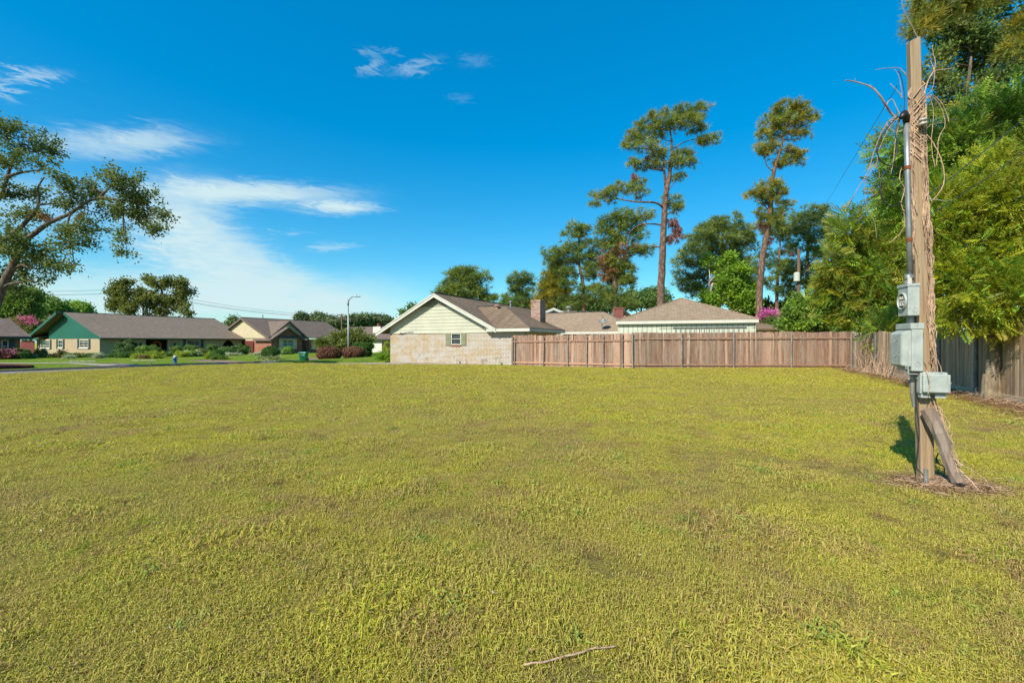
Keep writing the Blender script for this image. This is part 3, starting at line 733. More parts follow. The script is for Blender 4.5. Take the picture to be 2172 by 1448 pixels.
def scatter(name, P, ID, S, meshes, seed, label):
    me = bpy.data.meshes.new(name); me.vertices.add(len(P)); me.vertices.foreach_set('co', P.ravel())
    r = np.random.default_rng(seed)
    a = me.attributes.new('vid', 'INT', 'POINT'); a.data.foreach_set('value', ID.astype(np.int32))
    a = me.attributes.new('vsc', 'FLOAT', 'POINT'); a.data.foreach_set('value', S)
    a = me.attributes.new('vrot', 'FLOAT_VECTOR', 'POINT'); rv = np.c_[r.normal(size=len(P)) * .06, r.normal(size=len(P)) * .06, r.uniform(0, 6.28, len(P))]
    a.data.foreach_set('vector', rv.ravel())
    o = bpy.data.objects.new(name, me); C.objects.link(o)
    col = bpy.data.collections.new(name + '_sources')
    for i, m_ in enumerate(meshes):
        s = bpy.data.objects.new('clump_%02d' % i, m_); col.objects.link(s)
    ng = bpy.data.node_groups.new(name + '_scatter', 'GeometryNodeTree')
    ng.interface.new_socket('Geometry', in_out='INPUT', socket_type='NodeSocketGeometry'); ng.interface.new_socket('Geometry', in_out='OUTPUT', socket_type='NodeSocketGeometry')
    N = ng.nodes; L = ng.links; gi = N.new('NodeGroupInput'); go = N.new('NodeGroupOutput')
    m2p = N.new('GeometryNodeMeshToPoints'); iop = N.new('GeometryNodeInstanceOnPoints'); ci = N.new('GeometryNodeCollectionInfo')
    ci.inputs['Collection'].default_value = col; ci.inputs['Separate Children'].default_value = True; ci.inputs['Reset Children'].default_value = True
    def na(nm, ty):
        q = N.new('GeometryNodeInputNamedAttribute'); q.data_type = ty; q.inputs[0].default_value = nm; return q.outputs[0]
    L.new(gi.outputs[0], m2p.inputs[0]); L.new(m2p.outputs[0], iop.inputs['Points']); L.new(ci.outputs[0], iop.inputs['Instance'])
    iop.inputs['Pick Instance'].default_value = True
    L.new(na('vid', 'INT'), iop.inputs['Instance Index']); L.new(na('vrot', 'FLOAT_VECTOR'), iop.inputs['Rotation']); L.new(na('vsc', 'FLOAT'), iop.inputs['Scale'])
    L.new(iop.outputs[0], go.inputs[0])
    md = o.modifiers.new('scatter', 'NODES'); md.node_group = ng
    me.materials.append(meshes[0].materials[0])
    tag(o, label, 'grass', kind='stuff'); return o
scatter('grass', P_, ID_, S_, clumps, 3, 'short patchy yellow green mown grass covering the empty lot')
print('grass instances', len(P_))

# ------------------------------------------------------------------ houses
class WF:      # wall frame: a along, o outwards
    def __init__(s, O, A, Out): s.O = Vector((O[0], O[1])); s.A = Vector(A).normalized(); s.N = Vector(Out).normalized()
    def p(s, a, o, z): q = s.O + s.A * a + s.N * o; return Vector((q.x, q.y, z))
    def a_at(s, px, o=0):
        r_ = (px - CX) / FP; q = s.O + s.N * o; return (r_ * q.y - q.x) / (s.A.x - r_ * s.A.y)
    def z_at(s, px, py, o=0):
        a = s.a_at(px, o); q = s.p(a, o, 0); return H - (py - HZ) / FP * q.y
def wbox(mb, W, a0, a1, o0, o1, z0, z1):
    return mb.hexa([W.p(a0, o0, z0), W.p(a1, o0, z0), W.p(a1, o1, z0), W.p(a0, o1, z0), W.p(a0, o0, z1), W.p(a1, o0, z1), W.p(a1, o1, z1), W.p(a0, o1, z1)])
U = Vector((.901, -.433)); V_ = Vector((.433, .901))
def facade(mb, W, a0, a1, z0, z1, th, ops):
    ops = sorted(ops); cur = a0
    for (a, b, za, zb, arch) in ops:
        if a > cur: wbox(mb, W, cur, a, -th, 0, z0, z1)
        if za > z0: wbox(mb, W, a, b, -th, 0, z0, za)
        if zb < z1: wbox(mb, W, a, b, -th, 0, zb, z1)
        if arch:
            n = 10; c = (a + b) / 2; r_ = (b - a) / 2; hh = min(zb - za, r_ * 1.7)
            for sg in (-1, 1):
                pts = [W.p(c + sg * r_, 0, zb)] + [W.p(c + sg * r_ * math.cos(t), 0, zb - hh + hh * math.sin(t)) for t in [math.pi / 2 * i / n for i in range(n + 1)]]
                e = W.p(0, -th, 0) - W.p(0, 0, 0); mb.prism(pts, e)
        cur = b
    if cur < a1: wbox(mb, W, cur, a1, -th, 0, z0, z1)
    return mb
def window(root, W, a, b, za, zb, inset=.06, nx=1, ny=2, fw=.05, frame='white', glass='glass', sill=None, sillm='white', proud=.02):
    mb = MB(); wbox(mb, W, a, a + fw, -inset, proud, za, zb); wbox(mb, W, b - fw, b, -inset, proud, za, zb)
    wbox(mb, W, a + fw, b - fw, -inset, proud - .002, zb - fw, zb); wbox(mb, W, a + fw, b - fw, -inset, proud - .002, za, za + fw)
    m = fw * .55
    for i in range(1, nx):
        x = a + (b - a) * i / nx; wbox(mb, W, x - m / 2, x + m / 2, -inset, 0.0, za + fw, zb - fw)
    for j in range(1, ny):
        z = za + (zb - za) * j / ny; wbox(mb, W, a + fw, b - fw, -inset, .003, z - m / 2, z + m / 2)
    f = mesh_obj('window', mb, M[frame], root)
    mp = MB(); wbox(mp, W, a + fw * .5, b - fw * .5, -inset - .03, -inset + .004, za + fw * .5, zb - fw * .5)
    mesh_obj('pane', mp, M[glass], f)
    if sill:
        ms_ = MB(); wbox(ms_, W, a - .05, b + .05, -.02, .09, za - sill, za - .002); mesh_obj('sill', ms_, M[sillm], f)
    return f
def shutter(root, W, a, b, za, zb, mat):
    mb = MB(); wbox(mb, W, a, b, .002, .04, za, zb)
    h = zb - za
    for (q0, q1) in ((.04, .48), (.52, .96)): wbox(mb, W, a + .04, b - .04, .04, .05, za + h * q0, za + h * q1)
    return mesh_obj('shutter', mb, M[mat], root)
def slab(mb, pts, th=.1):
    return mb.prism([Vector(p) - Vector((0, 0, th)) for p in pts], (0, 0, th))
def door(root, W, a, b, z0, z1, o, mat):
    mb = MB(); wbox(mb, W, a, b, o - .05, o, z0, z1)
    for q in ((.08, .46), (.54, .92)):
        for s_ in ((.12, .46), (.54, .88)): wbox(mb, W, a + (b - a) * s_[0], a + (b - a) * s_[1], o, o + .02, z0 + (z1 - z0) * q[0], z0 + (z1 - z0) * q[1])
    d = mesh_obj('door', mb, M[mat], root); mh = MB(); mh.ell(W.p(b - .1, o + .05, z0 + .95), (.035, .035, .035)); mesh_obj('handle', mh, M['galv'], d); return d

# ---- house A : painted brick with cream siding gable
OA = (.807, 30.0)
A1 = WF(OA, U, -V_)            # gable wall: a from -11.2 to 0, facing us
A2 = WF(OA, V_, U)             # right side wall
rA = empty('brick_house', (-3.5, 32.0, -.2), 'low painted brick house with cream siding gable, next to the new wooden fence', 'house')
aL = A1.a_at(828); ZB = 2.08
wa0, wa1 = A1.a_at(957), A1.a_at(978); wz0, wz1 = A1.z_at(967, 731), ZB - .03
mb = MB(); facade(mb, A1, aL, 0, -.5, ZB, .22, [(wa0, wa1, wz0, wz1, False)]); mesh_obj('wall', mb, M['brickA'], rA)
mb = MB(); facade(mb, A2, .222, 6.2, -.5, ZB + .12, .22, [(1.6, 2.9, .9, 1.9, False), (3.9, 5.2, .9, 1.9, False)]); mesh_obj('wall', mb, M['brickA'], rA)
window(rA, A2, 1.6, 2.9, .9, 1.9); window(rA, A2, 3.9, 5.2, .9, 1.9)
mb = MB(); W3 = WF(A1.p(aL, 0, 0).xy, V_, -U); facade(mb, W3, .22, 18, -.5, ZB, .22, []); mesh_obj('wall', mb, M['brickA'], rA)
# brick base plinth line
win = window(rA, A1, wa0, wa1, wz0, wz1, inset=.08, nx=1, ny=2, fw=.055)
mb = MB(); wbox(mb, A1, wa0 - .02, wa1 + .02, -.05, .05, wz0 - .10, wz0 - .003); mesh_obj('sill', mb, M['brickC2'], win)
shutter(rA, A1, A1.a_at(946), wa0 - .01, wz0 - .05, wz1 + .0, 'olive_sh'); shutter(rA, A1, wa1 + .01, A1.a_at(989), wz0 - .05, wz1, 'olive_sh')
aR = A1.a_at(928); zR = 4.93; sl = .515; OH = .45
def roofz(a): return zR - sl * abs(a - aR)
aLe = aR - (zR - 2.17) / sl; aRe = A1.a_at(1052, OH)
# gable lap siding: individual boards between brick top and the rakes
zb_ = ZB + .004; k = 0; nb = 11; hb = (zR - .22 - ZB) / nb
for i in range(nb):
    z0 = ZB + .004 + i * hb; z1 = z0 + hb - .003
    def span(z): h_ = (zR - .16 - z) / sl; return max(aR - h_, aL - .0), min(aR + h_, 0.0)
    l0, r0 = span(z0); l1, r1 = span(z1)
    if r1 - l1 < .25: break
    if z0 > zR - 1.0: break
    mb = MB(); pts = [A1.p(l0, .035, z0), A1.p(r0, .035, z0), A1.p(r1, .012, z1), A1.p(l1, .012, z1)]
    mb.prism(pts, A1.p(0, -.14, 0) - A1.p(0, 0, 0)); mesh_obj('siding_board', mb, M['cream_sid'], rA)
zt = z0
l0, r0 = span(zt); mb = MB(); mb.prism([A1.p(l0, -.10, zt), A1.p(r0, -.10, zt), A1.p(aR, -.10, zR - .16)], A1.p(0, -.05, 0) - A1.p(0, 0, 0)); mesh_obj('vent_back', mb, M['dark'], rA)
nl = 7
for i in range(nl):      # louvre blades of the gable vent
    z = zt + (zR - .25 - zt) * (i + .2) / nl; l0, r0 = span(z + .06)
    mb = MB(); mb.hexa([A1.p(l0, .05, z - .01), A1.p(r0, .05, z - .01), A1.p(r0, -.08, z + .08), A1.p(l0, -.08, z + .08), A1.p(l0, .05, z + .012), A1.p(r0, .05, z + .012), A1.p(r0, -.08, z + .102), A1.p(l0, -.08, z + .102)])
    mesh_obj('louvre', mb, M['cream_sid'], rA)
mb = MB(); Lr = 17.5
slab(mb, [A1.p(aLe, OH, roofz(aLe)), A1.p(aR, OH, zR), A1.p(aR, -Lr, zR), A1.p(aLe, -Lr, roofz(aLe))][::-1])
slab(mb, [A1.p(aR, OH, zR), A1.p(aRe, OH, roofz(aRe)), A1.p(aRe, -Lr, roofz(aRe)), A1.p(aR, -Lr, zR)][::-1])
rf = mesh_obj('roof', mb, M['roofA'], rA)
mb = MB()     # rake boards
d3 = A1.p(0, .05, 0) - A1.p(0, 0, 0)
for (s0, s1) in ((aLe, aR), (aR, aRe)):
    mb.prism([A1.p(s0, OH, roofz(s0) - .1), A1.p(s1, OH, roofz(s1) - .1), A1.p(s1, OH, roofz(s1) - .30), A1.p(s0, OH, roofz(s0) - .30)], d3)
    mb.prism([A1.p(s0, OH + .02, roofz(s0) - .02), A1.p(s1, OH + .02, roofz(s1) - .02), A1.p(s1, OH + .02, roofz(s1) - .11), A1.p(s0, OH + .02, roofz(s0) - .11)], d3 * 1.3)
mesh_obj('rake_board', mb, M['white'], rA)
mb = MB()     # soffits under the rakes
for (s0, s1) in ((aLe, aR), (aR, aRe)):
    mb.prism([A1.p(s0, OH, roofz(s0) - .13), A1.p(s1, OH, roofz(s1) - .13), A1.p(s1, .04, roofz(s1) - .13), A1.p(s0, .04, roofz(s0) - .13)], (0, 0, .02))
mesh_obj('soffit', mb, M['cream_sid'], rA)
mb = MB(); wbox(mb, A1, aL - .02, 0.0, .0, .06, ZB - .02, ZB + .002); mesh_obj('frieze', mb, M['white'], rA)
# hipped cross wing to the right
ze = 2.36; k_ = 3.54
hA = dict(fl=A1.p(-2.75, OH, ze), fr=A1.p(.57, OH, ze), br=A1.p(.57, -6.63, ze), ap=A1.p(-2.97, -3.09, ze + .5 * k_), vl=A1.p(-5.35, -3.09, ze + .5 * k_), bl=A1.p(-4.0, -6.63, ze))
mb = MB(); slab(mb, [hA['fl'], hA['fr'], hA['ap'], hA['vl']]); slab(mb, [hA['fr'], hA['br'], hA['ap']]); slab(mb, [hA['br'], hA['bl'], hA['vl'], hA['ap']])
mesh_obj('roof', mb, M['roofA'], rA)
mb = MB(); wbox(mb, A1, -2.6, .57, OH - .03, OH + .02, ze - .24, ze - .05)
A2e = WF(A1.p(.57, OH, 0).xy, V_, U); wbox(mb, A2e, .0, 7.0, -.03, .02, ze - .24, ze - .05)
wbox(mb, A1, -2.6, .5, .0, OH - .03, ze - .24, ze - .20); wbox(mb, A2e, .5, 7.0, -.55, -.03, ze - .24, ze - .20)
mesh_obj('fascia', mb, M['white'], rA)
# rear wing
sR = 13.66; sE = 10.0; tl, tr_ = -9.0, 1.85
mb = MB(); e = ze; zr2 = ze + .5 * (sR - sE)
slab(mb, [A1.p(tl, -sE, e), A1.p(tr_ + 3.66, -sE, e), A1.p(tr_, -sR, zr2), A1.p(tl, -sR, zr2)])
slab(mb, [A1.p(tr_ + 3.66, -sE, e), A1.p(tr_ + 3.66, -sR - 3.66, e), A1.p(tr_, -sR, zr2)])
slab(mb, [A1.p(tr_ + 3.66, -sR - 3.66, e), A1.p(tl, -sR - 3.66, e), A1.p(tl, -sR, zr2), A1.p(tr_, -sR, zr2)])
rw = mesh_obj('roof', mb, M['roofB'], rA)
mb = MB(); wbox(mb, A1, -1, tr_ + 3.66, -sE - .02, -sE + .03, e - .26, e - .06); mesh_obj('fascia', mb, M['white'], rA)
mb = MB(); wbox(mb, A1, -1, tr_ + 3.2, -sE - .8, -sE - .6, -.5, e - .1); mesh_obj('wall', mb, M['brickA'], rA)
mb = MB()
mb.tube([A1.p(tl, -sR, zr2 + .02), A1.p(tr_, -sR, zr2 + .02)], .05, 5); mb.tube([A1.p(aR, OH, zR + .01), A1.p(aR, -Lr, zR + .01)], .05, 5); mb.tube([hA['vl'] + Vector((0, 0, .02)), hA['ap'] + Vector((0, 0, .02))], .05, 5)
mesh_obj('ridge_cap', mb, M['flash'], rA)
# brick chimney
mb = MB(); wbox(mb, A1, -.62 - .75, -.62, -4.3 - 1.12, -4.3, 2.5, 4.45); ch = mesh_obj('chimney', mb, M['brickC'], rA)
mb = MB(); wbox(mb, A1, -1.40, -.59, -5.45, -4.27, 4.45, 4.6); mesh_obj('chimney_cap', mb, M['brickC'], ch)
# pipes on the roof
def pipe(px, py0, py1, s, r, mat='white', cap=True, root=rA):
    a = A1.a_at(px, -s); b = A1.p(a, -s, 0); z0 = H - (py0 - HZ) / FP * b.y; z1 = H - (py1 - HZ) / FP * b.y
    mb = MB(); b2 = Vector((b.x, b.y, z0 - .15)); mb.tube([b2, Vector((b.x, b.y, z1))], r, 10)
    if cap: mb.lathe((b.x, b.y, z1 - .08), [(r * 1.0, 0), (r * 1.9, .03), (r * 1.9, .09), (r * 1.2, .15), (.01, .17)], 12)
    return mesh_obj('roof_vent', mb, M[mat], root)
pipe(1054.5, 659, 648, 2.6, .12, 'pinkmetal'); pipe(1083, 650.5, 640, 8.0, .07, 'galv'); pipe(1061.5, 683, 678, 1.3, .045, 'white', False); pipe(987, 650, 645, 2.4, .04, 'white', False)
# small dish on rear wing
rd = empty('satellite_dish', (0, 0, 0), 'small round satellite dish on the tan rear roof', 'satellite dish')
dp = at(1277, 690, 38.0); dp.z = ze + .5 * ((Vector((dp.x, dp.y)) - A1.O).dot(V_) - sE) ; rd.location = dp
mb = MB(); mb.tube([dp, dp + Vector((0, 0, .45)), dp + Vector((.05, -.1, .62))], .03, 6); mesh_obj('mast', mb, M['galvf'], rd)
dc = dp + Vector((.08, -.14, .75)); nrm = Vector((-.25, -.45, .55)).normalized(); ux = nrm.cross(Vector((0, 0, 1))).normalized(); uy = nrm.cross(ux)
vs = [dc - nrm * .06]; fs = []
for j, (r_, h_) in enumerate(((.18, -.045), (.36, .0))):
    for i in range(16): t = 2 * math.pi * i / 16; vs.append(dc + ux * r_ * math.cos(t) + uy * r_ * .95 * math.sin(t) + nrm * h_)
for i in range(16): fs += [(0, 1 + i, 1 + (i + 1) % 16), (1 + i, 17 + i, 17 + (i + 1) % 16, 1 + (i + 1) % 16)]
n0 = len(vs); vs2 = [v - nrm * .02 for v in vs]; mb = MB(); mb.add(vs + vs2, fs + [tuple(i + n0 for i in f[::-1]) for f in fs] + [(17 + i, 17 + (i + 1) % 16, n0 + 17 + (i + 1) % 16, n0 + 17 + i) for i in range(16)])
mesh_obj('reflector', mb, M['galvf'], rd, smooth=True)
mb = MB(); mb.tube([dc - uy * .3, dc + nrm * .45 - uy * .1], .015, 5); mb.box(*[v for p in ((dc + nrm * .45 - uy * .1).x, (dc + nrm * .45 - uy * .1).y, (dc + nrm * .45 - uy * .1).z) for v in (p - .05, p + .05)]); mesh_obj('feed_arm', mb, M['galvf'], rd)
# cleanout stubs at the wall
for (px, lab, mt) in ((968, 'short cream pipe stub standing at the brick wall under the window', 'cream2'), (1057, 'short pale grey pipe stub at the stained brick wall beside the fence', 'panel')):
    a = A1.a_at(px, .35); p = A1.p(a, .35, -.15); mb = MB(); mb.lathe((p.x, p.y, -.2), [(.055, 0), (.055, .42), (.07, .42), (.07, .50), (.03, .52)], 10)
    tag(mesh_obj('pipe_stub', mb, M[mt], loc=(p.x, p.y, -.2)), lab, 'pipe', 'pipe stubs at the brick wall')
mb = MB(); a0 = A1.a_at(842, .1); mb.tube([A1.p(a0, .03, 2.03), A1.p(a0 + .5, .1, 2.08), A1.p(a0 + 1.2, .12, 2.2), A1.p(a0 + 1.5, .1, 2.2)], .022, 6); mb.ell(A1.p(a0 + .35, .1, 2.1), (.06, .06, .06)); mesh_obj('service_pipe', mb, M['galvf'], rA)

# ---- garage D : white panelled wall, hip roof
gl = Vector((7.2, 31.5)); gr = Vector((15.56, 28.7)); gu = (gr - gl).normalized(); gv = Vector((-gu.y, gu.x)); gw = (gr - gl).length
D1 = WF(gl, gu, -gv); zg = 2.9; ov = .2
rD = empty('garage', (11.5, 31, -.2), 'white panelled garage with brown hip roof behind the wooden fence', 'garage')
mb = MB(); wbox(mb, D1, ov, gw - ov, -gw + ov, -ov - .06, -.4, zg - .14); mesh_obj('wall', mb, M['dark'], rD)
nbat = 27; aw = (gw - 2 * ov)
for i in range(nbat):
    a0 = ov + aw * i / nbat; a1 = ov + aw * (i + 1) / nbat - .022
    mb = MB(); wbox(mb, D1, a0, a1, -ov - .06, -ov, -.4, zg - .2); mesh_obj('wall_panel', mb, M['panel'], rD)
for x_ in (ov - .07, gw - ov): mb = MB(); wbox(mb, D1, x_, x_ + .07, -ov - .3, -ov + .02, -.4, zg - .26); mesh_obj('corner_board', mb, M['panel'], rD)
ap = D1.p(gw / 2, -gw / 2, zg + .41 * gw / 2); q = [D1.p(0, 0, zg), D1.p(gw, 0, zg), D1.p(gw, -gw, zg), D1.p(0, -gw, zg)]
mb = MB()
for i in range(4): slab(mb, [q[i], q[(i + 1) % 4], ap], .08)
mesh_obj('roof', mb, M['roofB'], rD)
mb = MB()
for i in range(2): mb.tube([q[i] + Vector((0, 0, .01)), ap + Vector((0, 0, .02))], .045, 5)
mesh_obj('hip_cap', mb, M['roofB'], rD)
mb = MB(); wbox(mb, D1, 0, gw, -.03, .03, zg - .25, zg - .05); wbox(mb, D1, gw - .05, gw + .01, -gw, -.03, zg - .25, zg - .05); wbox(mb, D1, 0, .05, -gw, -.03, zg - .25, zg - .05); mesh_obj('fascia', mb, M['white'], rD)
mb = MB(); wbox(mb, D1, .05, gw - .05, -ov, -.03, zg - .25, zg - .22); mesh_obj('soffit', mb, M['cream_sid'], rD)
# ladder hung along the garage wall
la0, la1 = D1.a_at(1428, -.25), D1.a_at(1583, -.25); zl = D1.z_at(1500, 694.5, -.25)
rl = empty('ladder', D1.p(la0, -.25, zl - .4), 'long grey ladder hung sideways on the white garage wall', 'ladder')
for zz in (zl, zl - .38):
    mb = MB(); wbox(mb, D1, la0, la1, -.17, -.13, zz - .035, zz + .035); mesh_obj('rail', mb, M['galvd'], rl)
for i in range(15):
    x = la0 + (la1 - la0) * (i + .5) / 15; mb = MB(); mb.tube([D1.p(x, -.15, zl - .36), D1.p(x, -.15, zl - .02)], .018, 6); mesh_obj('rung', mb, M['galvf'], rl)
mb = MB(); wbox(mb, D1, la0 - .9, la0 + .1, -.21, -.19, zl - .07, zl - .03); mesh_obj('bracket', mb, M['galvd'], rl)
mb = MB(); mb.tube([D1.p(la1 + .2, -.3, zl - .3), D1.p(la1 + .1, -.25, zl - .1), D1.p(la1 + .8, -.1, zl + .06)], .015, 5); mesh_obj('bracket', mb, M['galvd'], rl)

# ---- shed E
E1 = WF(at(1590, 700, 37).xy, (1, -.15), (-.15, -1)); rE = empty('shed', (21, 37, -.2), 'low tan shed roof right of the white garage behind the fence', 'shed')
zs = E1.z_at(1640, 697, 0); ae = E1.a_at(1676, .3)
mb = MB(); wbox(mb, E1, -1.5, ae - .5, -3, -.3, -.3, zs - .1); mesh_obj('wall', mb, M['cream2'], rE)
mb = MB(); slab(mb, [E1.p(-2, .0, zs), E1.p(ae, 0, zs), E1.p(ae - 1.1, -1.7, zs + .5), E1.p(-2, -1.7, zs + .5)]); slab(mb, [E1.p(ae, 0, zs), E1.p(ae, -3.4, zs), E1.p(ae - 1.1, -1.7, zs + .5)]); slab(mb, [E1.p(-2, -1.7, zs + .5), E1.p(ae - 1.1, -1.7, zs + .5), E1.p(ae, -3.4, zs), E1.p(-2, -3.4, zs)])
mesh_obj('roof', mb, M['roofA'], rE)

# ---- simple gable-front houses far behind
def gable_house(name, label, px_apex, py_apex, Y, half, length, slope, wall, roof, trim, chim=None, ang=0.0, vent=None):
    ap_ = at(px_apex, py_apex, Y); W = WF(ap_.xy, (math.cos(ang), math.sin(ang)), (math.sin(ang), -math.cos(ang)))
    r = empty(name, (ap_.x, ap_.y + length / 2, -.25), label, 'house'); zr = ap_.z; ze_ = zr - slope * half
    mb = MB(); mb.prism([W.p(-half + .4, -.4, -.4), W.p(half - .4, -.4, -.4), W.p(half - .4, -.4, ze_ + .02), W.p(0, -.4, zr - .2), W.p(-half + .4, -.4, ze_ + .02)], W.p(0, -length + .8, 0) - W.p(0, 0, 0)); mesh_obj('wall', mb, M[wall], r)
    mb = MB(); slab(mb, [W.p(-half, 0, ze_), W.p(0, 0, zr), W.p(0, -length, zr), W.p(-half, -length, ze_)][::-1]); slab(mb, [W.p(0, 0, zr), W.p(half, 0, ze_), W.p(half, -length, ze_), W.p(0, -length, zr)][::-1]); mesh_obj('roof', mb, M[roof], r)
    mb = MB(); e_ = W.p(0, .05, 0) - W.p(0, 0, 0)
    for s_ in (-1, 1): mb.prism([W.p(s_ * half, 0, ze_ - .02), W.p(0, 0, zr - .02), W.p(0, 0, zr - .3), W.p(s_ * half, 0, ze_ - .3)], e_)
    mesh_obj('rake_board', mb, M[trim], r)
    return r, W, zr
r_, W_, zr_ = gable_house('distant_house', 'grey roofed house with small white gable showing above the tan roof', 1174.5, 652, 50, 3.4, 4.0, .42, 'panel', 'roofD', 'white')
mb = MB(); slab(mb, [W_.p(.8, -1.5, zr_ - .9), W_.p(3.6, -1.5, zr_ - .9), W_.p(3.0, -3.5, zr_ - .12), W_.p(.6, -3.5, zr_ - .12)]); mesh_obj('roof', mb, M['roofD'], r_)
pv = at(1206.5, 664, 49); mb = MB(); mb.lathe((pv.x, pv.y, pv.z - .1), [(.16, 0), (.16, .6), (.3, .62), (.3, .8), (.1, .9)], 10); mesh_obj('roof_vent', mb, M['galvf'], r_)
r_, W_, zr_ = gable_house('distant_house', 'cream gabled house with red chimney glimpsed left of the garage roof', 1321, 654, 52, 2.4, 6.0, .75, 'cream2', 'roofD', 'flash')
cb = at(1307, 680, 50); ct = at(1322, 652, 50)
mb = MB(); mb.box(cb.x, ct.x, 50, 50.7, cb.z - 3, ct.z - .15); ch = mesh_obj('chimney', mb, M['brickC2'], r_); mb = MB(); mb.box(cb.x - .05, ct.x + .05, 49.95, 50.75, ct.z - .15, ct.z); mesh_obj('chimney_cap', mb, M['brickC2'], ch)

# ---- green gable house F
FC = (-45.3, 50.0); F1 = WF(FC, U, -V_); F2 = WF(FC, V_, U)       # F1 gable wall (a<0), F2 street front (a>0)
rF = empty('green_gable_house', (-46, 56, -.15), 'long tan brick house with teal green gable and grey roof', 'house')
zF = 2.0; aF = -7.55; LF = 17.0; zFr = 4.93; slF = (zFr - 2.02) / 7.9
wl = F1.a_at(78)
def wn_(W, p0, p1, q0, q1): return (W.a_at(p0), W.a_at(p1), W.z_at((p0 + p1) / 2, q1), W.z_at((p0 + p1) / 2, q0))
wins = [wn_(F1, 86, 106, 721, 738), wn_(F1, 123.5, 133.5, 720.5, 737.5), wn_(F1, 168.5, 188, 720, 737.5)]
mb = MB(); facade(mb, F1, wl, 0, -.4, 1.82, .25, [(a, b, c, d, False) for a, b, c, d in wins]); mesh_obj('wall', mb, M['brickT'], rF)
for i, (a, b, c, d) in enumerate(wins):
    window(rF, F1, a, b, c, d, nx=(2, 1, 2)[i], ny=3 if i != 1 else 2, fw=.09, sill=.12)
    sw = .42; shutter(rF, F1, a - sw, a - .02, c - .15, d + .05, 'darkgreen'); shutter(rF, F1, b + .02, b + sw, c - .15, d + .05, 'darkgreen')
# teal vertical gable boards
gx0, gx1 = F1.a_at(104), .1; nbd = 22
for i in range(nbd):
    a0 = gx0 + (gx1 - gx0) * i / nbd; a1 = gx0 + (gx1 - gx0) * (i + 1) / nbd - .012
    zt_ = lambda a: zFr - .18 - slF * abs(a - aF)
    pts = [F1.p(a0, .03, 1.83), F1.p(a1, .03, 1.83)] + [F1.p(a1, .03, max(zt_(a1), 1.9))] + ([F1.p(aF, .03, zt_(aF))] if a0 < aF < a1 else []) + [F1.p(a0, .03, max(zt_(a0), 1.9))]
    mb = MB(); mb.prism(pts, F1.p(0, -.12, 0) - F1.p(0, 0, 0)); mesh_obj('gable_board', mb, M['green'], rF)
ovF = .9; aFl = aF - 7.9; aFr = aF + 7.9; zof = lambda a: zFr - slF * abs(a - aF)
mb = MB()
slab(mb, [F1.p(aFl, ovF, zof(aFl)), F1.p(aF, ovF, zFr), F1.p(aF, -LF, zFr), F1.p(aFl, -LF, zof(aFl))][::-1], .12)
slab(mb, [F1.p(aF, ovF - .6, zFr), F1.p(aFr + .3, .15, zof(aFr + .3)), F1.p(aFr + .3, -LF, zof(aFr + .3)), F1.p(aF, -LF, zFr)][::-1], .12)
mesh_obj('roof', mb, M['roofG'], rF)
mb = MB(); e_ = F1.p(0, .06, 0) - F1.p(0, 0, 0)
mb.prism([F1.p(aFl, ovF, zof(aFl) - .02), F1.p(aF, ovF, zFr - .02), F1.p(aF, ovF, zFr - .3), F1.p(aFl, ovF, zof(aFl) - .3)], e_)
mb.prism([F1.p(aF, ovF - .6, zFr - .04), F1.p(aFr + .3, .15, zof(aFr + .3) - .04), F1.p(aFr + .3, .15, zof(aFr + .3) - .3), F1.p(aF, ovF - .6, zFr - .3)], e_)
mesh_obj('rake_board', mb, M['green'], rF)
mb = MB(); wbox(mb, F2, -.15, LF, .25, .33, 1.72, 1.93); wbox(mb, F2, .0, LF, .0, .25, 1.78, 1.82); mesh_obj('fascia', mb, M['darkgreen'], rF)
mb = MB(); mb.tube([F1.p(aF, ovF - .3, zFr + .02), F1.p(aF, -LF, zFr + .02)], .06, 5); mesh_obj('ridge_cap', mb, M['flash'], rF)
# front: arches, entry recess, window
fa = lambda p: F2.a_at(p)
ops = [(fa(243), fa(286), -.3, 1.72, True), (fa(309), fa(356), -.3, 1.76, False), (fa(393), fa(427), F2.z_at(410, 736), F2.z_at(410, 719.5), False), (fa(470), fa(499), -.3, 1.7, True)]
mb = MB(); facade(mb, F2, .26, LF - .2, -.4, 1.78, .25, ops); mesh_obj('wall', mb, M['brickT'], rF)
mb = MB(); wbox(mb, F2, .5, ops[2][0] - .3, -1.6, -1.45, -.4, 1.8); wbox(mb, F2, ops[2][1] + .3, LF - .3, -1.6, -1.45, -.4, 1.8); mesh_obj('porch_wall', mb, M['dark'], rF)  # porch back wall coloured near black to stand for the shade inside the arches
door(rF, F2, fa(329), fa(343), -.1, 1.75, -1.4, 'dark')
o = ops[2]; window(rF, F2, o[0] + .12, o[1] - .12, o[2] + .08, o[3] - .08, nx=1, ny=1, fw=.09)
mb = MB(); wbox(mb, F2, o[0] - .25, o[0] + .1, 0, .05, o[2] - .15, o[3] + .08); wbox(mb, F2, o[1] - .1, o[1] + .25, 0, .05, o[2] - .15, o[3] + .08); wbox(mb, F2, o[0] + .1, o[1] - .1, 0, .05, o[3] - .09, o[3] + .08); wbox(mb, F2, o[0] + .1, o[1] - .1, 0, .05, o[2] - .15, o[2] + .09); mesh_obj('window_surround', mb, M['darkgreen'], rF)
for px in (297, 370):
    a = fa(px); z = F2.z_at(px, 732); mb = MB(); mb.tube([F2.p(a, 0, z + .2), F2.p(a, .18, z + .28), F2.p(a, .18, z + .15)], .02, 5); q_ = F2.p(a, .18, z - .15); mb.lathe(q_, [(.04, 0), (.09, .05), (.12, .28), (.13, .3), (.02, .4)], 6); mesh_obj('wall_lantern', mb, M['black'], rF)
mb = MB(); zc = F2.z_at(334, 732); rr_ = .42; ac = fa(334)
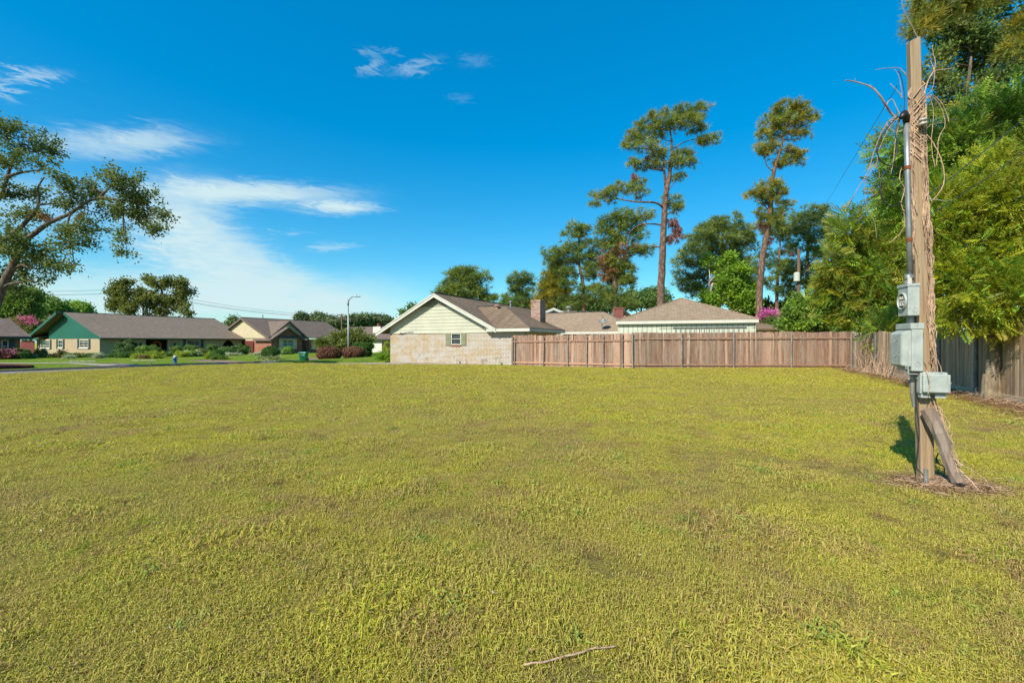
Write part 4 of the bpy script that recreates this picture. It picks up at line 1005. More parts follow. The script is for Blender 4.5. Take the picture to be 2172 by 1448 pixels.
for i in range(60):
    t = i * 2 * math.pi / 60; rng_ = random.Random(i); p = F2.p(ac + rr_ * math.cos(t) * rng_.uniform(.85, 1.15), -.15 + rng_.uniform(-.06, .06), zc + rr_ * math.sin(t) * rng_.uniform(.85, 1.15)); s_ = rng_.uniform(.05, .11); mb.ell(p, (s_, s_, s_), 5, 4)
tag(mesh_obj('wreath', mb, M['orange'], loc=F2.p(ac, -.15, zc)), 'round orange wreath hanging in the dark front entry of the green gabled house', 'wreath')
# low wing on the left with red gate
mb = MB(); z0 = F1.z_at(100, 716, .4); zt0 = F1.z_at(80, 697, -5)
wl2 = F1.a_at(43, .5)
mb = MB(); slab(mb, [F1.p(wl2, .6, z0), F1.p(wl + 2.2, .6, z0), F1.p(wl + 2.2, -5.5, zt0), F1.p(wl2 + 5.5, -5.5, zt0)]); slab(mb, [F1.p(wl2, .6, z0), F1.p(wl2 + 5.5, -5.5, zt0), F1.p(wl2, -11, z0)]); mesh_obj('roof', mb, M['roofB'], rF)
mb = MB(); wbox(mb, F1, wl2, wl + 2.2, .6, .66, z0 - .22, z0 - .02); mesh_obj('fascia', mb, M['green'], rF)
mb = MB(); wbox(mb, F1, wl2 + .6, wl - .02, -1.2, -1, -.4, z0 - .1); mesh_obj('wall', mb, M['brickR'], rF)
ga, gb = F1.a_at(44, .3), F1.a_at(73, .3); rg = empty('gate', F1.p(ga, .3, -.1), 'dark red wooden gate at the left end of the green gabled house', 'gate')
for i in range(14):
    mb = MB(); a = ga + (gb - ga) * i / 14; wbox(mb, F1, a, a + (gb - ga) / 14 - .02, .28, .32, -.1, 1.62); mesh_obj('board', mb, M['redgate'], rg)

# ---- brick house G at far left : street front along V, its far gable end nearest the green house
gE = F2.a_at(43)
rG = empty('brick_corner_house', F2.p(gE - 8, -4, -.15), 'red brick house with brown roof cut by the left edge of the photo', 'house')
wz = [(F2.a_at(3), F2.a_at(18), .5, 1.62)]
mb = MB(); facade(mb, F2, gE - 18, gE, -.4, 1.82, .25, [(a, b, c, d, False) for a, b, c, d in wz]); wbox(mb, F2, gE - .25, gE, -9, -.252, -.4, 1.82); mesh_obj('wall', mb, M['brickR'], rG)
for a, b, c, d in wz: window(rG, F2, a, b, c, d, fw=.07); shutter(rG, F2, b + .02, b + .4, c - .05, d + .05, 'darkgreen')
zq = 1.98; zr_ = 3.85; e_ = gE + .6
mb = MB(); slab(mb, [F2.p(gE - 18, .6, zq), F2.p(e_, .6, zq), F2.p(e_, -4.6, zr_), F2.p(gE - 18, -4.6, zr_)]); slab(mb, [F2.p(e_, .6, zq), F2.p(e_, .6, zq), F2.p(e_, -9.8, zq), F2.p(e_, -4.6, zr_)][1:])
slab(mb, [F2.p(gE - 18, -4.6, zr_), F2.p(e_, -4.6, zr_), F2.p(e_, -9.8, zq), F2.p(gE - 18, -9.8, zq)]); mesh_obj('roof', mb, M['roofD'], rG)
mb = MB(); wbox(mb, F2, gE - 18, e_, .56, .6, zq - .26, zq - .08); mesh_obj('fascia', mb, M['darkgreen'], rG)

# ---- brick & cream house I
IC = (-32.8, 62.0); I1 = WF(IC, U, -V_); I2 = WF(IC, V_, U)
rI = empty('cream_gable_house', (-34, 68, -.15), 'brick house with cream yellow side gable and steep front gables', 'house')
zi = 1.93; aI = I1.a_at(516); LI = 14.5; zIr = I1.z_at(516, 673, .3); slI = (zIr - 1.95) / abs(aI - .2); zI = lambda a: zIr - slI * abs(a - aI); aIl = 2 * aI
mb = MB(); wbox(mb, I1, aIl, 0, -.25, 0, -.4, I1.z_at(560, 722)); mesh_obj('wall', mb, M['brickR'], rI)
zi0 = I1.z_at(560, 722) + .003; nI = 12; hI = (zIr - .2 - zi0) / nI
for i in range(nI):
    z0 = zi0 + hI * i; z1 = z0 + hI - .01; s_ = lambda z: (max(aIl, aI - (zIr - .12 - z) / slI), min(0.05, aI + (zIr - .12 - z) / slI))
    (l0, r0), (l1, r1) = s_(z0), s_(z1)
    if r1 - l1 < .1: break
    mb = MB(); mb.prism([I1.p(l0, .04, z0), I1.p(r0, .04, z0), I1.p(r1, .01, z1), I1.p(l1, .01, z1)], I1.p(0, -.14, 0) - I1.p(0, 0, 0)); mesh_obj('siding_board', mb, M['cream2'], rI)
mb = MB(); o_ = .35
slab(mb, [I1.p(aIl - .3, o_, zI(aIl - .3)), I1.p(aI, o_, zIr), I1.p(aI, -LI, zIr), I1.p(aIl - .3, -LI, zI(aIl - .3))][::-1]); slab(mb, [I1.p(aI, o_, zIr), I1.p(-.2, o_, zI(-.2)), I1.p(-.2, -LI, zI(-.2)), I1.p(aI, -LI, zIr)][::-1])
mesh_obj('roof', mb, M['roofD'], rI)
mb = MB(); e_ = I1.p(0, .05, 0) - I1.p(0, 0, 0)
for (s0, s1) in ((aIl - .3, aI), (aI, .2)): mb.prism([I1.p(s0, o_, zI(s0) - .02), I1.p(s1, o_, zI(s1) - .02), I1.p(s1, o_, zI(s1) - .28), I1.p(s0, o_, zI(s0) - .28)], e_)
mesh_obj('rake_board', mb, M['roofD'], rI)
mb = MB(); mb.tube([I1.p(aI, o_, zIr + .02), I1.p(aI, -LI, zIr + .02)], .06, 5); mesh_obj('ridge_cap', mb, M['flash'], rI)
# projecting gables
mb = MB(); bw = wn_(I2, 597, 622, 720, 735.5)
facade(mb, I2, .26, 4.88, -.4, 1.9, .25, [(bw[0], bw[1], bw[2], bw[3], False)]); mb.prism([I2.p(-.1, 0, 1.902), I2.p(4.98, 0, 1.902), I2.p(2.44, 0, 3.35)], I2.p(0, -.2, 0) - I2.p(0, 0, 0)); mesh_obj('wall', mb, M['brickR'], rI)
window(rI, I2, bw[0], bw[1], bw[2], bw[3], nx=2, ny=2, fw=.1, glass='glassw', proud=.22)
mb = MB(); e1, e2, e3, e4 = bw; q1, q2 = e1 - .45, e2 + .45; z3, z4 = I2.z_at(610, 740), I2.z_at(610, 717)
wbox(mb, I2, q1, e1, .0, .2, z3, z4); wbox(mb, I2, e2, q2, 0, .2, z3, z4); wbox(mb, I2, e1, e2, 0, .2, z3, e3 - .002); wbox(mb, I2, e1, e2, 0, .2, e4 + .002, z4); mesh_obj('window_surround', mb, M['cream2'], rI)
mb = MB(); slab(mb, [I2.p(q1 - .1, .55, z4), I2.p(q2 + .1, .55, z4), I2.p(q2, .0, z4 + .25), I2.p(q1, 0, z4 + .25)], .05); mesh_obj('window_canopy', mb, M['roofD'], rI)
mb = MB(); zg1, zg2 = 3.55, 4.5; g1 = .64; e_ = I2.p(0, -5, 0) - I2.p(0, 0, 0)
for s_ in (-1, 1): slab(mb, [I2.p(2.44, .35, zg1), I2.p(2.44 + s_ * 2.85, .35, zg1 - 2.85 * g1), I2.p(2.44 + s_ * 2.85, -3.3, zg1 - 2.85 * g1), I2.p(2.44, -3.3, zg1)][::s_])
for s_ in (-1, 1): slab(mb, [I2.p(3.25, -.5, zg2), I2.p(3.25 + s_ * 3.3, -.5, zg2 - 3.3 * .76), I2.p(3.25 + s_ * 3.3, -5.5, zg2 - 3.3 * .76), I2.p(3.25, -5.5, zg2)][::s_])
mesh_obj('roof', mb, M['roofD'], rI)
mb = MB(); mb.prism([I2.p(.4, -.75, 1.95), I2.p(6.3, -.75, 1.95), I2.p(3.25, -.75, 4.35)], I2.p(0, -.15, 0) - I2.p(0, 0, 0)); mesh_obj('gable_panel', mb, M['cream2'], rI)
mb = MB(); e_ = I2.p(0, .05, 0) - I2.p(0, 0, 0)
for s_ in (-1, 1): mb.prism([I2.p(2.44, .35, zg1 - .02), I2.p(2.44 + s_ * 2.85, .35, zg1 - 2.85 * g1 - .02), I2.p(2.44 + s_ * 2.85, .35, zg1 - 2.85 * g1 - .25), I2.p(2.44, .35, zg1 - .25)], e_)
for s_ in (-1, 1): mb.prism([I2.p(3.25, -.5, zg2 - .02), I2.p(3.25 + s_ * 3.3, -.5, zg2 - 2.528), I2.p(3.25 + s_ * 3.3, -.5, zg2 - 2.75), I2.p(3.25, -.5, zg2 - .25)], e_)
mesh_obj('rake_board', mb, M['roofD'], rI)
# recessed main front
R2 = WF(I1.p(-.9, 0, 0).xy, V_, U); w2 = wn_(R2, 660, 675, 723, 741); w3 = wn_(R2, 712, 727, 722, 735)
mb = MB(); facade(mb, R2, 4.9, LI - .3, -.4, 1.85, .25, [(R2.a_at(641), R2.a_at(649), -.1, 1.8, False), (*w2, False), (*w3, False)]); mesh_obj('wall', mb, M['brickR'], rI)
window(rI, R2, *w2, nx=1, ny=2, fw=.1, glass='glassw'); window(rI, R2, *w3, nx=1, ny=2, fw=.2, frame='cream2', glass='glassw'); door(rI, R2, R2.a_at(641), R2.a_at(649), -.1, 1.8, -.1, 'darkgreen')
mb = MB(); wbox(mb, R2, 6.2, 6.5, .5, .8, -.4, 1.8); mesh_obj('porch_post', mb, M['brickR'], rI)
mb = MB(); wbox(mb, R2, 4.9, LI, .72, .78, 1.66, 1.84); mesh_obj('fascia', mb, M['terra'], rI)
ga, gb = I1.a_at(511, .1), I1.a_at(538, .1); rg = empty('gate', I1.p(ga, .15, -.1), 'dark red wooden gate left of the brick wall under the cream gable', 'gate')
for i in range(14):
    mb = MB(); a = ga + (gb - ga) * i / 14; wbox(mb, I1, a, a + (gb - ga) / 14 - .02, .12, .16, -.1, 1.58); mesh_obj('board', mb, M['redgate'], rg)

# ---- white house J
JC = Vector(at(810, 0, 70).xy); J1 = WF(JC, U, -V_)
rJ = empty('white_house', (JC.x, JC.y + 5, -.15), 'low white house with brown roof and white chimney left of the painted brick house', 'house')
j0 = J1.a_at(728); jz = J1.z_at(810, 718.5, .5)
dr = (J1.a_at(819.5), J1.a_at(828), -.2, J1.z_at(824, 721.5), True)
mb = MB(); facade(mb, J1, j0, 0, -.4, jz - .12, .25, []); wbox(mb, J1, .002, 8, -1.4, -1.15, -.4, jz - .12); wbox(mb, J1, -.25, 0, -1.4, -.252, -.4, jz - .12); mesh_obj('wall', mb, M['whitewall'], rJ)
mb = MB(); n_a = 8; a0, a1 = dr[0] + .1, dr[1] + .1; cc = (a0 + a1) / 2; rr_ = (a1 - a0) / 2; zt_ = dr[3]
mb.prism([J1.p(a0, -1.12, -.2), J1.p(a1, -1.12, -.2)] + [J1.p(cc + rr_ * math.cos(math.pi * i / n_a), -1.12, zt_ - rr_ + rr_ * math.sin(math.pi * i / n_a)) for i in range(n_a + 1)], J1.p(0, -.05, 0) - J1.p(0, 0, 0)); dd_ = mesh_obj('door', mb, M['terra'], rJ)
mb = MB(); mb.prism([J1.p(a0 + .18, -1.07, -.1), J1.p(a1 - .18, -1.07, -.1)] + [J1.p(cc + (rr_ - .18) * math.cos(math.pi * i / n_a), -1.07, zt_ - rr_ + (rr_ - .18) * math.sin(math.pi * i / n_a)) for i in range(n_a + 1)], J1.p(0, -.04, 0) - J1.p(0, 0, 0)); mesh_obj('door_panel', mb, M['dark'], dd_)
jr = J1.z_at(770, 693, -6)
mb = MB(); slab(mb, [J1.p(j0 - 5, .5, jz), J1.p(8, .5, jz), J1.p(8, -6, jr), J1.p(j0 - 5, -6, jr)]); slab(mb, [J1.p(j0 - 5, -6, jr), J1.p(8, -6, jr), J1.p(8, -12, jz), J1.p(j0 - 5, -12, jz)]); mesh_obj('roof', mb, M['roofD'], rJ)
mb = MB(); wbox(mb, J1, j0 - 5, 8, .5, .54, jz - .2, jz - .02); mesh_obj('fascia', mb, M['flash'], rJ)
ca, cb_ = J1.a_at(791, -2.5), J1.a_at(807, -2.5); mb = MB(); wbox(mb, J1, ca, cb_, -3.4, -2.5, 1.5, J1.z_at(799, 692.5, -2.5)); ch = mesh_obj('chimney', mb, M['whitewall'], rJ)
zc = J1.z_at(799, 692.5, -2.5); q_ = J1.p((ca + cb_) / 2, -2.95, zc); mb = MB(); mb.lathe(q_, [(.34, 0), (.34, .12), (.22, .18), (.22, .32), (.30, .34), (.30, .42), (.08, .5)], 10); mesh_obj('chimney_pot', mb, M['terra'], ch)
def add_more():
    pass

# ------------------------------------------------------------------ fences
def picket_mesh(name, wd, h, th, ear, mat):
    mb = MB(); pts = [(-wd / 2, 0, 0), (wd / 2, 0, 0), (wd / 2, 0, h - ear), (wd / 2 - ear * .8, 0, h), (-wd / 2 + ear * .8, 0, h), (-wd / 2, 0, h - ear)]
    mb.prism(pts, (0, th, 0)); me = bpy.data.meshes.new(name); me.from_pydata(mb.v, [], mb.f); me.materials.append(mat); return me
def fence_run(root, p0, p1, h0, h1, wd, gap, meshes, rails, railmat, rng, jit=.012, zoff=0., railr=.045, side=-1, mh=2.0):
    p0, p1 = Vector(p0), Vector(p1); d = (p1 - p0); L = d.length; d = d / L; ang = math.atan2(d.y, d.x); n = Vector((d.y, -d.x))  # towards the camera side
    k = int(L / (wd + gap)); base = root.location
    for i in range(k):
        t = (i + .5) / k; p = p0 + d * L * t; h = h0 + (h1 - h0) * t + rng.uniform(-jit, jit) * 1.8 + .018 * math.sin(t * L * .9 + 1) + .012 * math.sin(t * L * 2.3); z = gz(p.x, p.y) + zoff
        me = meshes[rng.randrange(len(meshes))]; o = bpy.data.objects.new('picket', me); C.objects.link(o); o.parent = root
        o.location = Vector((p.x, p.y, z)) - base; o.rotation_euler = (rng.gauss(0, .006), rng.gauss(0, .006), ang); o.scale = (1, 1, h / mh)
    for (rz0, rz1, hh) in rails:
        a = Vector((p0.x, p0.y, gz(p0.x, p0.y) + rz0)) ; b = Vector((p1.x, p1.y, gz(p1.x, p1.y) + rz1)); nn = Vector((n.x, n.y, 0)) * .045
        mb = MB(); e = nn; off = nn * .12
        mb.prism([a + off, b + off, b + off + Vector((0, 0, hh)), a + off + Vector((0, 0, hh))], e)
        # local axes along z for the grain: build as an object with rotated frame
        o = mesh_obj('rail', mb, railmat, root)
def post(root, px, Y, h, r, mat, name='post', lean=0.0, zb=None, round_=True, yoff=-.09):
    x = (px - CX) / FP * Y; z0 = gz(x, Y) - .1 if zb is None else zb; mb = MB()
    if round_:
        mb.tube([(x, Y + yoff, z0), (x + lean, Y + yoff, z0 + h)], r, 10); mb.ell((x + lean, Y + yoff, z0 + h), (r * 1.15, r * 1.15, r * .7), 10, 5)
    else: mb.box(x - r, x + r, Y + yoff - r, Y + yoff + r, z0, z0 + h)
    return mesh_obj(name, mb, M[mat], root, smooth=False)
rnd = random.Random(5)
PM = [picket_mesh('picket', w_, 2.0, .018, e_, M['picket']) for w_, e_ in ((.135, .03), (.137, .035), (.13, .028))]
PO = [picket_mesh('old_picket', w_, 2.0, .018, .03, M['oldpicket']) for w_ in (.135, .13, .138)]
B0 = Vector((at(1087, 0, 27.5).x, 27.5)); B1 = Vector((at(1341, 0, 24.5).x, 24.5)); B2 = Vector((at(1812, 0, 25.0).x, 25.0))
rf1 = empty('wooden_fence', (6, 25.5, 0), 'new reddish cedar fence with steel posts across the back of the lot', 'fence')
fence_run(rf1, B0, B1, 1.80, 1.88, .137, .004, PM, [(1.40, 1.47, .085), (.16, .16, .085)], M['rail'], rnd, mh=2.0)
fence_run(rf1, B1, B2, 1.91, 2.0, .137, .004, PM, [(1.55, 1.60, .085), (.16, .10, .085)], M['rail'], rnd, mh=2.0)
def fence_Y(px, P0, P1):
    r_ = (px - CX) / FP; d = P1 - P0; t = (r_ * P0.y - P0.x) / (d.x - r_ * d.y); return P0.y + d.y * t, t
for px in (1091, 1152, 1204, 1244, 1279):
    Yf, t = fence_Y(px, B0, B1); post(rf1, px, Yf, 1.62 + .2 * t + .1, .032, 'galvf', lean=.04 if px < 1200 else 0)
Yf, t = fence_Y(1317, B0, B1); post(rf1, 1317, Yf, 1.98, .07, 'timber2', round_=False)
for px in (1341, 1445, 1555, 1677, 1803):
    Yf, t = fence_Y(px, B1, B2); post(rf1, px, Yf, 1.88 + .05 * t + .1, .038, 'galvf')
mb = MB(); mb.box(B0.x - .06, B0.x + .03, 27.4, 27.55, -.15, 1.75); mesh_obj('end_post', mb, M['timber2'], rf1)
OF0 = Vector((18.75, 25.1)); OF1 = Vector((8.6, 4.0))
OFd = (OF1 - OF0).normalized()
rf2 = empty('weathered_fence', (14, 16, 0), 'old grey weathered board fence with dark pipe posts along the right side', 'fence')
Lf = (OF1 - OF0).length
for (t0, t1, h0, h1) in ((0, .25, 1.92, 1.84), (.25, .5, 1.84, 1.8), (.5, .74, 1.8, 1.84), (.74, 1.0, 1.84, 1.84)):
    pa = OF0.lerp(OF1, t0); pb = OF0.lerp(OF1, t1)
    fence_run(rf2, pb, pa, h1, h0, .135, .006, PO, [(1.50, 1.52, .09), (.22, .2, .09)], M['oldrail'], rnd, jit=.02)
# fence_run's outward side: points towards the lot for this direction
def of_post(px, h, r, mat, off=.1, name='post'):
    r_ = (px - CX) / FP; n2_ = Vector((-OFd.y, OFd.x)); n2_ = n2_ if n2_.x < 0 else -n2_
    A_ = OF0 + n2_ * off; t = (r_ * A_.y - A_.x) / (OFd.x - r_ * OFd.y); p = A_ + OFd * t; mb = MB(); z0 = -.1
    mb.tube([(p.x, p.y, z0), (p.x, p.y, z0 + h)], r, 10); mb.ell((p.x, p.y, z0 + h), (r * 1.15,) * 3, 10, 5); return mesh_obj(name, mb, M[mat], rf2), p
of_post(1815, 2.0, .042, 'galvf'); of_post(1857, 1.9, .04, 'galvd'); of_post(1891, 1.85, .045, 'galvd')
_, pA = of_post(1992, 1.78, .042, 'galvd', .14); _, pB = of_post(2070, 1.80, .048, 'galvd', .14); of_post(2145, 1.75, .04, 'galvd', -.1)
mb = MB(); mb.tube([(pA.x, pA.y, 1.66), (pB.x, pB.y, 1.70)], .035, 8); mesh_obj('top_pipe', mb, M['galvd'], rf2)
mb = MB(); n2_ = Vector((-OFd.y, OFd.x)); n2_ = n2_ if n2_.x < 0 else -n2_
pa = OF0.lerp(OF1, .02) + n2_ * .02; pb = OF0.lerp(OF1, .98) + n2_ * .02
mb.prism([(pa.x, pa.y, -.05), (pb.x, pb.y, -.05), (pb.x, pb.y, .14), (pa.x, pa.y, .14)], (n2_.x * .03, n2_.y * .03, 0)); mesh_obj('kick_board', mb, M['oldrail'], rf2)

# ------------------------------------------------------------------ service pole with boxes
YP = 4.6
pb_ = at(1964, 1020, YP); pt_ = at(1937.5, 88, YP); pb_.z = -.15
N1 = Vector((-.953, .302, 0)).normalized(); N2 = Vector((-.302, -.953, 0)).normalized()
def pole_c(z): t = (z - pb_.z) / (pt_.z - pb_.z); return pb_.lerp(pt_, t)
def pole_w(z): return .058 - .013 * z / 4.4       # half width
def PP(a, b, z): return pole_c(z) + N1 * a + N2 * b   # a out on the left face, b towards camera
rP = empty('wooden_service_pole', (pb_.x, pb_.y, 0), 'weathered square timber service pole standing alone on the right of the lawn', 'pole')
mb = MB(); zs_ = [pb_.z + (pt_.z - pb_.z) * i / 16 for i in range(17)]; rp = random.Random(3)
rings = []
for z in zs_:
    w_ = pole_w(max(z, 0)) * rp.uniform(.97, 1.03); c = w_ * .22
    rings.append([PP(a, b, z) for a, b in ((w_, w_ - c), (w_ - c, w_), (-w_ + c, w_), (-w_, w_ - c), (-w_, -w_ + c), (-w_ + c, -w_), (w_ - c, -w_), (w_, -w_ + c))])
vs = [p for r_ in rings for p in r_]; fs = [tuple(range(8))[::-1], tuple(range(16 * 8, 17 * 8))] + [(i * 8 + k, i * 8 + (k + 1) % 8, (i + 1) * 8 + (k + 1) % 8, (i + 1) * 8 + k) for i in range(16) for k in range(8)]
vs = [v if i < 128 else v + Vector((0, 0, .02 * math.sin(i * 1.7))) for i, v in enumerate(vs)]
mb.add(vs, fs); mesh_obj('shaft', mb, M['timber'], rP)
# leaning brace
mb = MB(); p0 = at(1967, 868, YP - .12); p1 = at(2032, 1022, YP - .28); dv = (p1 - p0).normalized(); sx = dv.cross(Vector((0, 1, .2))).normalized(); sy = dv.cross(sx)
rg_ = []
for i in range(7):
    t = i / 6; p = p0.lerp(p1, t) + sx * .006 * math.sin(t * 3.1) + sy * .012 * math.sin(t * 7); w_ = .056 - .008 * t; j = [rp.uniform(.78, 1.15) for _ in range(6)]
    rg_.append([p + (sx * math.cos(k * math.pi / 3 + .5) + sy * math.sin(k * math.pi / 3 + .5)) * w_ * j[k] for k in range(6)])
mb.add([p for r_ in rg_ for p in r_], [tuple(range(6))[::-1], tuple(range(36, 42))] + [(i * 6 + k, i * 6 + (k + 1) % 6, (i + 1) * 6 + (k + 1) % 6, (i + 1) * 6 + k) for i in range(6) for k in range(6)])
br = mesh_obj('brace_post', mb, M['timber2'], rP)
# split timber scab at the foot
mb = MB(); q0 = at(1983, 868, YP + .05); q1 = at(1992, 1010, YP + .05); mb.tube([q0, q0.lerp(q1, .5) + Vector((-.02, 0, 0)), q1], [.03, .038, .03], 5)
# conduit with weatherhead
cz = lambda z: PP(pole_w(z) + .034, .012, z)
mb = MB(); mb.tube([cz(1.98), cz(2.6), cz(3.1), cz(3.62)], .026, 12); rc = mesh_obj('conduit', mb, M['galv'], rP, smooth=True)
for z in (3.15, 2.42, 2.05):
    mb = MB(); mb.tube([cz(z), cz(z + .035)], .031, 12); mesh_obj('coupling', mb, M['rust' if z > 2.3 else 'galv'], rc)
mb = MB(); hd = cz(3.62); mb.tube([hd, hd + Vector((-.01, -.01, .05)), hd + Vector((-.05, -.03, .08)), hd + Vector((-.10, -.05, .03))], [.028, .034, .034, .02], 12); mesh_obj('weatherhead', mb, M['black'], rP, smooth=True)
# insulator knob
mb = MB(); k0 = PP(-.005, pole_w(3.3), 3.59 - .02); mb.tube([k0, k0 + N2 * .05], .012, 6); kc = k0 + N2 * .07
for a_, r__ in ((-.02, .022), (.02, .022)): mb.tube([kc + Vector((0, 0, a_ - .008)), kc + Vector((0, 0, a_ + .008))], r__ * 1.5, 12)
mb.tube([kc + Vector((0, 0, -.02)), kc + Vector((0, 0, .02))], .018, 10); mesh_obj('insulator', mb, M['ceramic'], rP, smooth=True)
def bbox_(mb, a0, a1, b0, b1, z0, z1, zr=None):
    f = lambda a, b, z: pole_c((z0 + z1) / 2 if zr is None else zr) * 1 + N1 * a + N2 * b + Vector((0, 0, z - ((z0 + z1) / 2 if zr is None else zr)))
    return mb.hexa([f(a0, b0, z0), f(a1, b0, z0), f(a1, b1, z0), f(a0, b1, z0), f(a0, b0, z1), f(a1, b0, z1), f(a1, b1, z1), f(a0, b1, z1)])
def bevel(o, w_=.006, s=2):
    m = o.modifiers.new('bevel', 'BEVEL'); m.width = w_; m.segments = s; m.limit_method = 'ANGLE'; m.angle_limit = R(40)
def fpt(zr): return lambda a, b, z: pole_c(zr) + N1 * a + N2 * b + Vector((0, 0, z - zr))
# meter box
z0, z1 = H - (669 - HZ) / FP * 4.5, H - (602 - HZ) / FP * 4.5; zr = (z0 + z1) / 2
hw = pole_w(1.8); bx0, bx1 = hw + .008, hw + .105; by0, by1 = -.075, .125
rm = empty('meter_box', fpt(zr)(bx0, 0, z0), 'pale grey meter box with empty round opening, topmost box on the pole', 'meter box')
mb = MB(); bbox_(mb, bx0, bx1, by0, by1, z0, z1, zr); o = mesh_obj('case', mb, M['box'], rm); bevel(o)
mb = MB(); bbox_(mb, bx0 - .002, bx1 + .008, by0 - .006, by1 + .006, z1 - .022, z1 + .008, zr); o = mesh_obj('lid', mb, M['box'], rm); bevel(o, .004)
f_ = fpt(zr); cB = (by0 + by1) / 2; zc_ = zr - .005
ring = MB(); seg = 28; vs = []; fs = []
for i in range(seg):
    t = 2 * math.pi * i / seg
    for (r_, o_) in ((.088, .001), (.088, .016), (.078, .020), (.074, .016), (.074, .001)): vs.append(f_(bx1 + o_, cB + r_ * math.cos(t), zc_ + r_ * math.sin(t)))
for i in range(seg):
    for k in range(4): a = i * 5 + k; b = ((i + 1) % seg) * 5 + k; fs.append((a, b, b + 1, a + 1))
ring.add(vs, fs); mesh_obj('socket_ring', ring, M['box'], rm, smooth=True)
mb = MB(); vs = [f_(bx1 + .002, cB + .074 * math.cos(2 * math.pi * i / seg), zc_ + .074 * math.sin(2 * math.pi * i / seg)) for i in range(seg)]; mb.add(vs, [tuple(range(seg))]); mesh_obj('socket_back', mb, M['black'], rm)
mb = MB(); bbox_(mb, bx1 + .003, bx1 + .014, cB - .05, cB + .05, zc_ - .018, zc_ + .008, zr)
for (b_, zq_) in ((-.03, .02), (.02, .02), (-.03, -.045), (.02, -.045)): bbox_(mb, bx1 + .003, bx1 + .02, cB + b_, cB + b_ + .014, zc_ + zq_, zc_ + zq_ + .028, zr)
mesh_obj('meter_jaws', mb, M['ceramic'], rm)
mb = MB(); tp = f_((bx0 + bx1) / 2, .02, z1 + .01); mb.tube([tp, tp + Vector((0, 0, .035))], .04, 12); mb.tube([tp + Vector((0, 0, .035)), tp + Vector((0, 0, .10))], .03, 12); mesh_obj('hub', mb, M['galv'], rm, smooth=True)
mb = MB(); bbox_(mb, bx1 - .05, bx1 - .02, by1 - .06, by1 - .055, z1 + .015, z1 + .075, zr); bbox_(mb, bx1 - .052, bx1 - .02, by1 - .054, by1 - .05, z1 + .01, z1 + .065, zr); mesh_obj('lock_tab', mb, M['ceramic'], rm)
mb = MB(); c_ = f_((bx0 + bx1) / 2 - .01, by1 + .001, z0 + .055)
for rr_ in (.024, .015): mb.tube([c_ + (N1 * math.cos(t) + Vector((0, 0, 1)) * math.sin(t)) * rr_ for t in [2 * math.pi * i / 20 for i in range(21)]], .0012, 4, False)
mesh_obj('knockout', mb, M['box'], rm)
# breaker box
z0, z1 = H - (787 - HZ) / FP * 4.5, H - (686 - HZ) / FP * 4.5; zr2_ = (z0 + z1) / 2; f_ = fpt(zr2_)
rb = empty('breaker_box', f_(bx0, 0, z0), 'large pale grey breaker box with bulging cover below the round meter opening', 'electrical box')
mb = MB(); bbox_(mb, hw + .004, hw + .10, -.13, .155, z0, z1, zr2_); o = mesh_obj('case', mb, M['box'], rb); bevel(o)
mb = MB(); bbox_(mb, hw - .002, hw + .112, -.137, .162, z1 - .055, z1 + .004, zr2_); o = mesh_obj('rain_hood', mb, M['box'], rb); bevel(o, .006)
mb = MB(); a0, a1 = hw + .1, hw + .165; zt1 = z1 - .06; zb1 = z0 + .035
cv = [(a0, -.13, zb1), (a0, .155, zb1), (a0, .155, zt1), (a0, -.13, zt1)]; cv2 = [(a1, -.125, zb1 + .015), (a1, .10, zb1 + .015), (a1, .10, zt1 - .035), (a1, -.125, zt1 - .035)]
mb.hexa([f_(*p) for p in cv] + [f_(*p) for p in cv2]); o = mesh_obj('cover', mb, M['box'], rb); bevel(o, .014, 3)
mb = MB(); bbox_(mb, a0 + .03, a0 + .036, .112, .168, z0 - .03, z0 + .05, zr2_); bbox_(mb, hw + .05, a0 + .03, .112, .160, z0 - .03, z0 - .024, zr2_); mesh_obj('hasp', mb, M['box'], rb)
mb = MB(); bbox_(mb, a0 + .0365, a0 + .040, .125, .155, z0 + .005, z0 + .018, zr2_); mesh_obj('hasp_slot', mb, M['black'], rb)
mb = MB()
for (za_, ln) in ((zt1 - .11, .09), (zb1 + .11, .11)):
    mb.tube([f_(a1 + .001, .06 - ln * i / 8, za_ + .012 * math.sin(i * .8)) for i in range(9)], .0022, 4)
mesh_obj('embossing', mb, M['box'], rb)
mb = MB(); c_ = f_(hw + .055, .156, z0 + .07)
for rr_ in (.022, .014): mb.tube([c_ + (N1 * math.cos(t) + Vector((0, 0, 1)) * math.sin(t)) * rr_ for t in [2 * math.pi * i / 20 for i in range(21)]], .0012, 4, False)
mesh_obj('knockout', mb, M['box'], rb)
mb = MB(); tp = f_(hw + .05, .02, z1); mb.tube([tp, tp + Vector((0, 0, .11))], .032, 12); mesh_obj('nipple', mb, M['galv'], rb, smooth=True)
mb = MB(); tp = f_(hw + .05, .05, z0); mb.tube([tp + Vector((0, 0, .0)), tp - Vector((0, 0, .22)), PP(hw + .035, .03, .75)], .02, 8); mesh_obj('lower_conduit', mb, M['galvf'], rb)
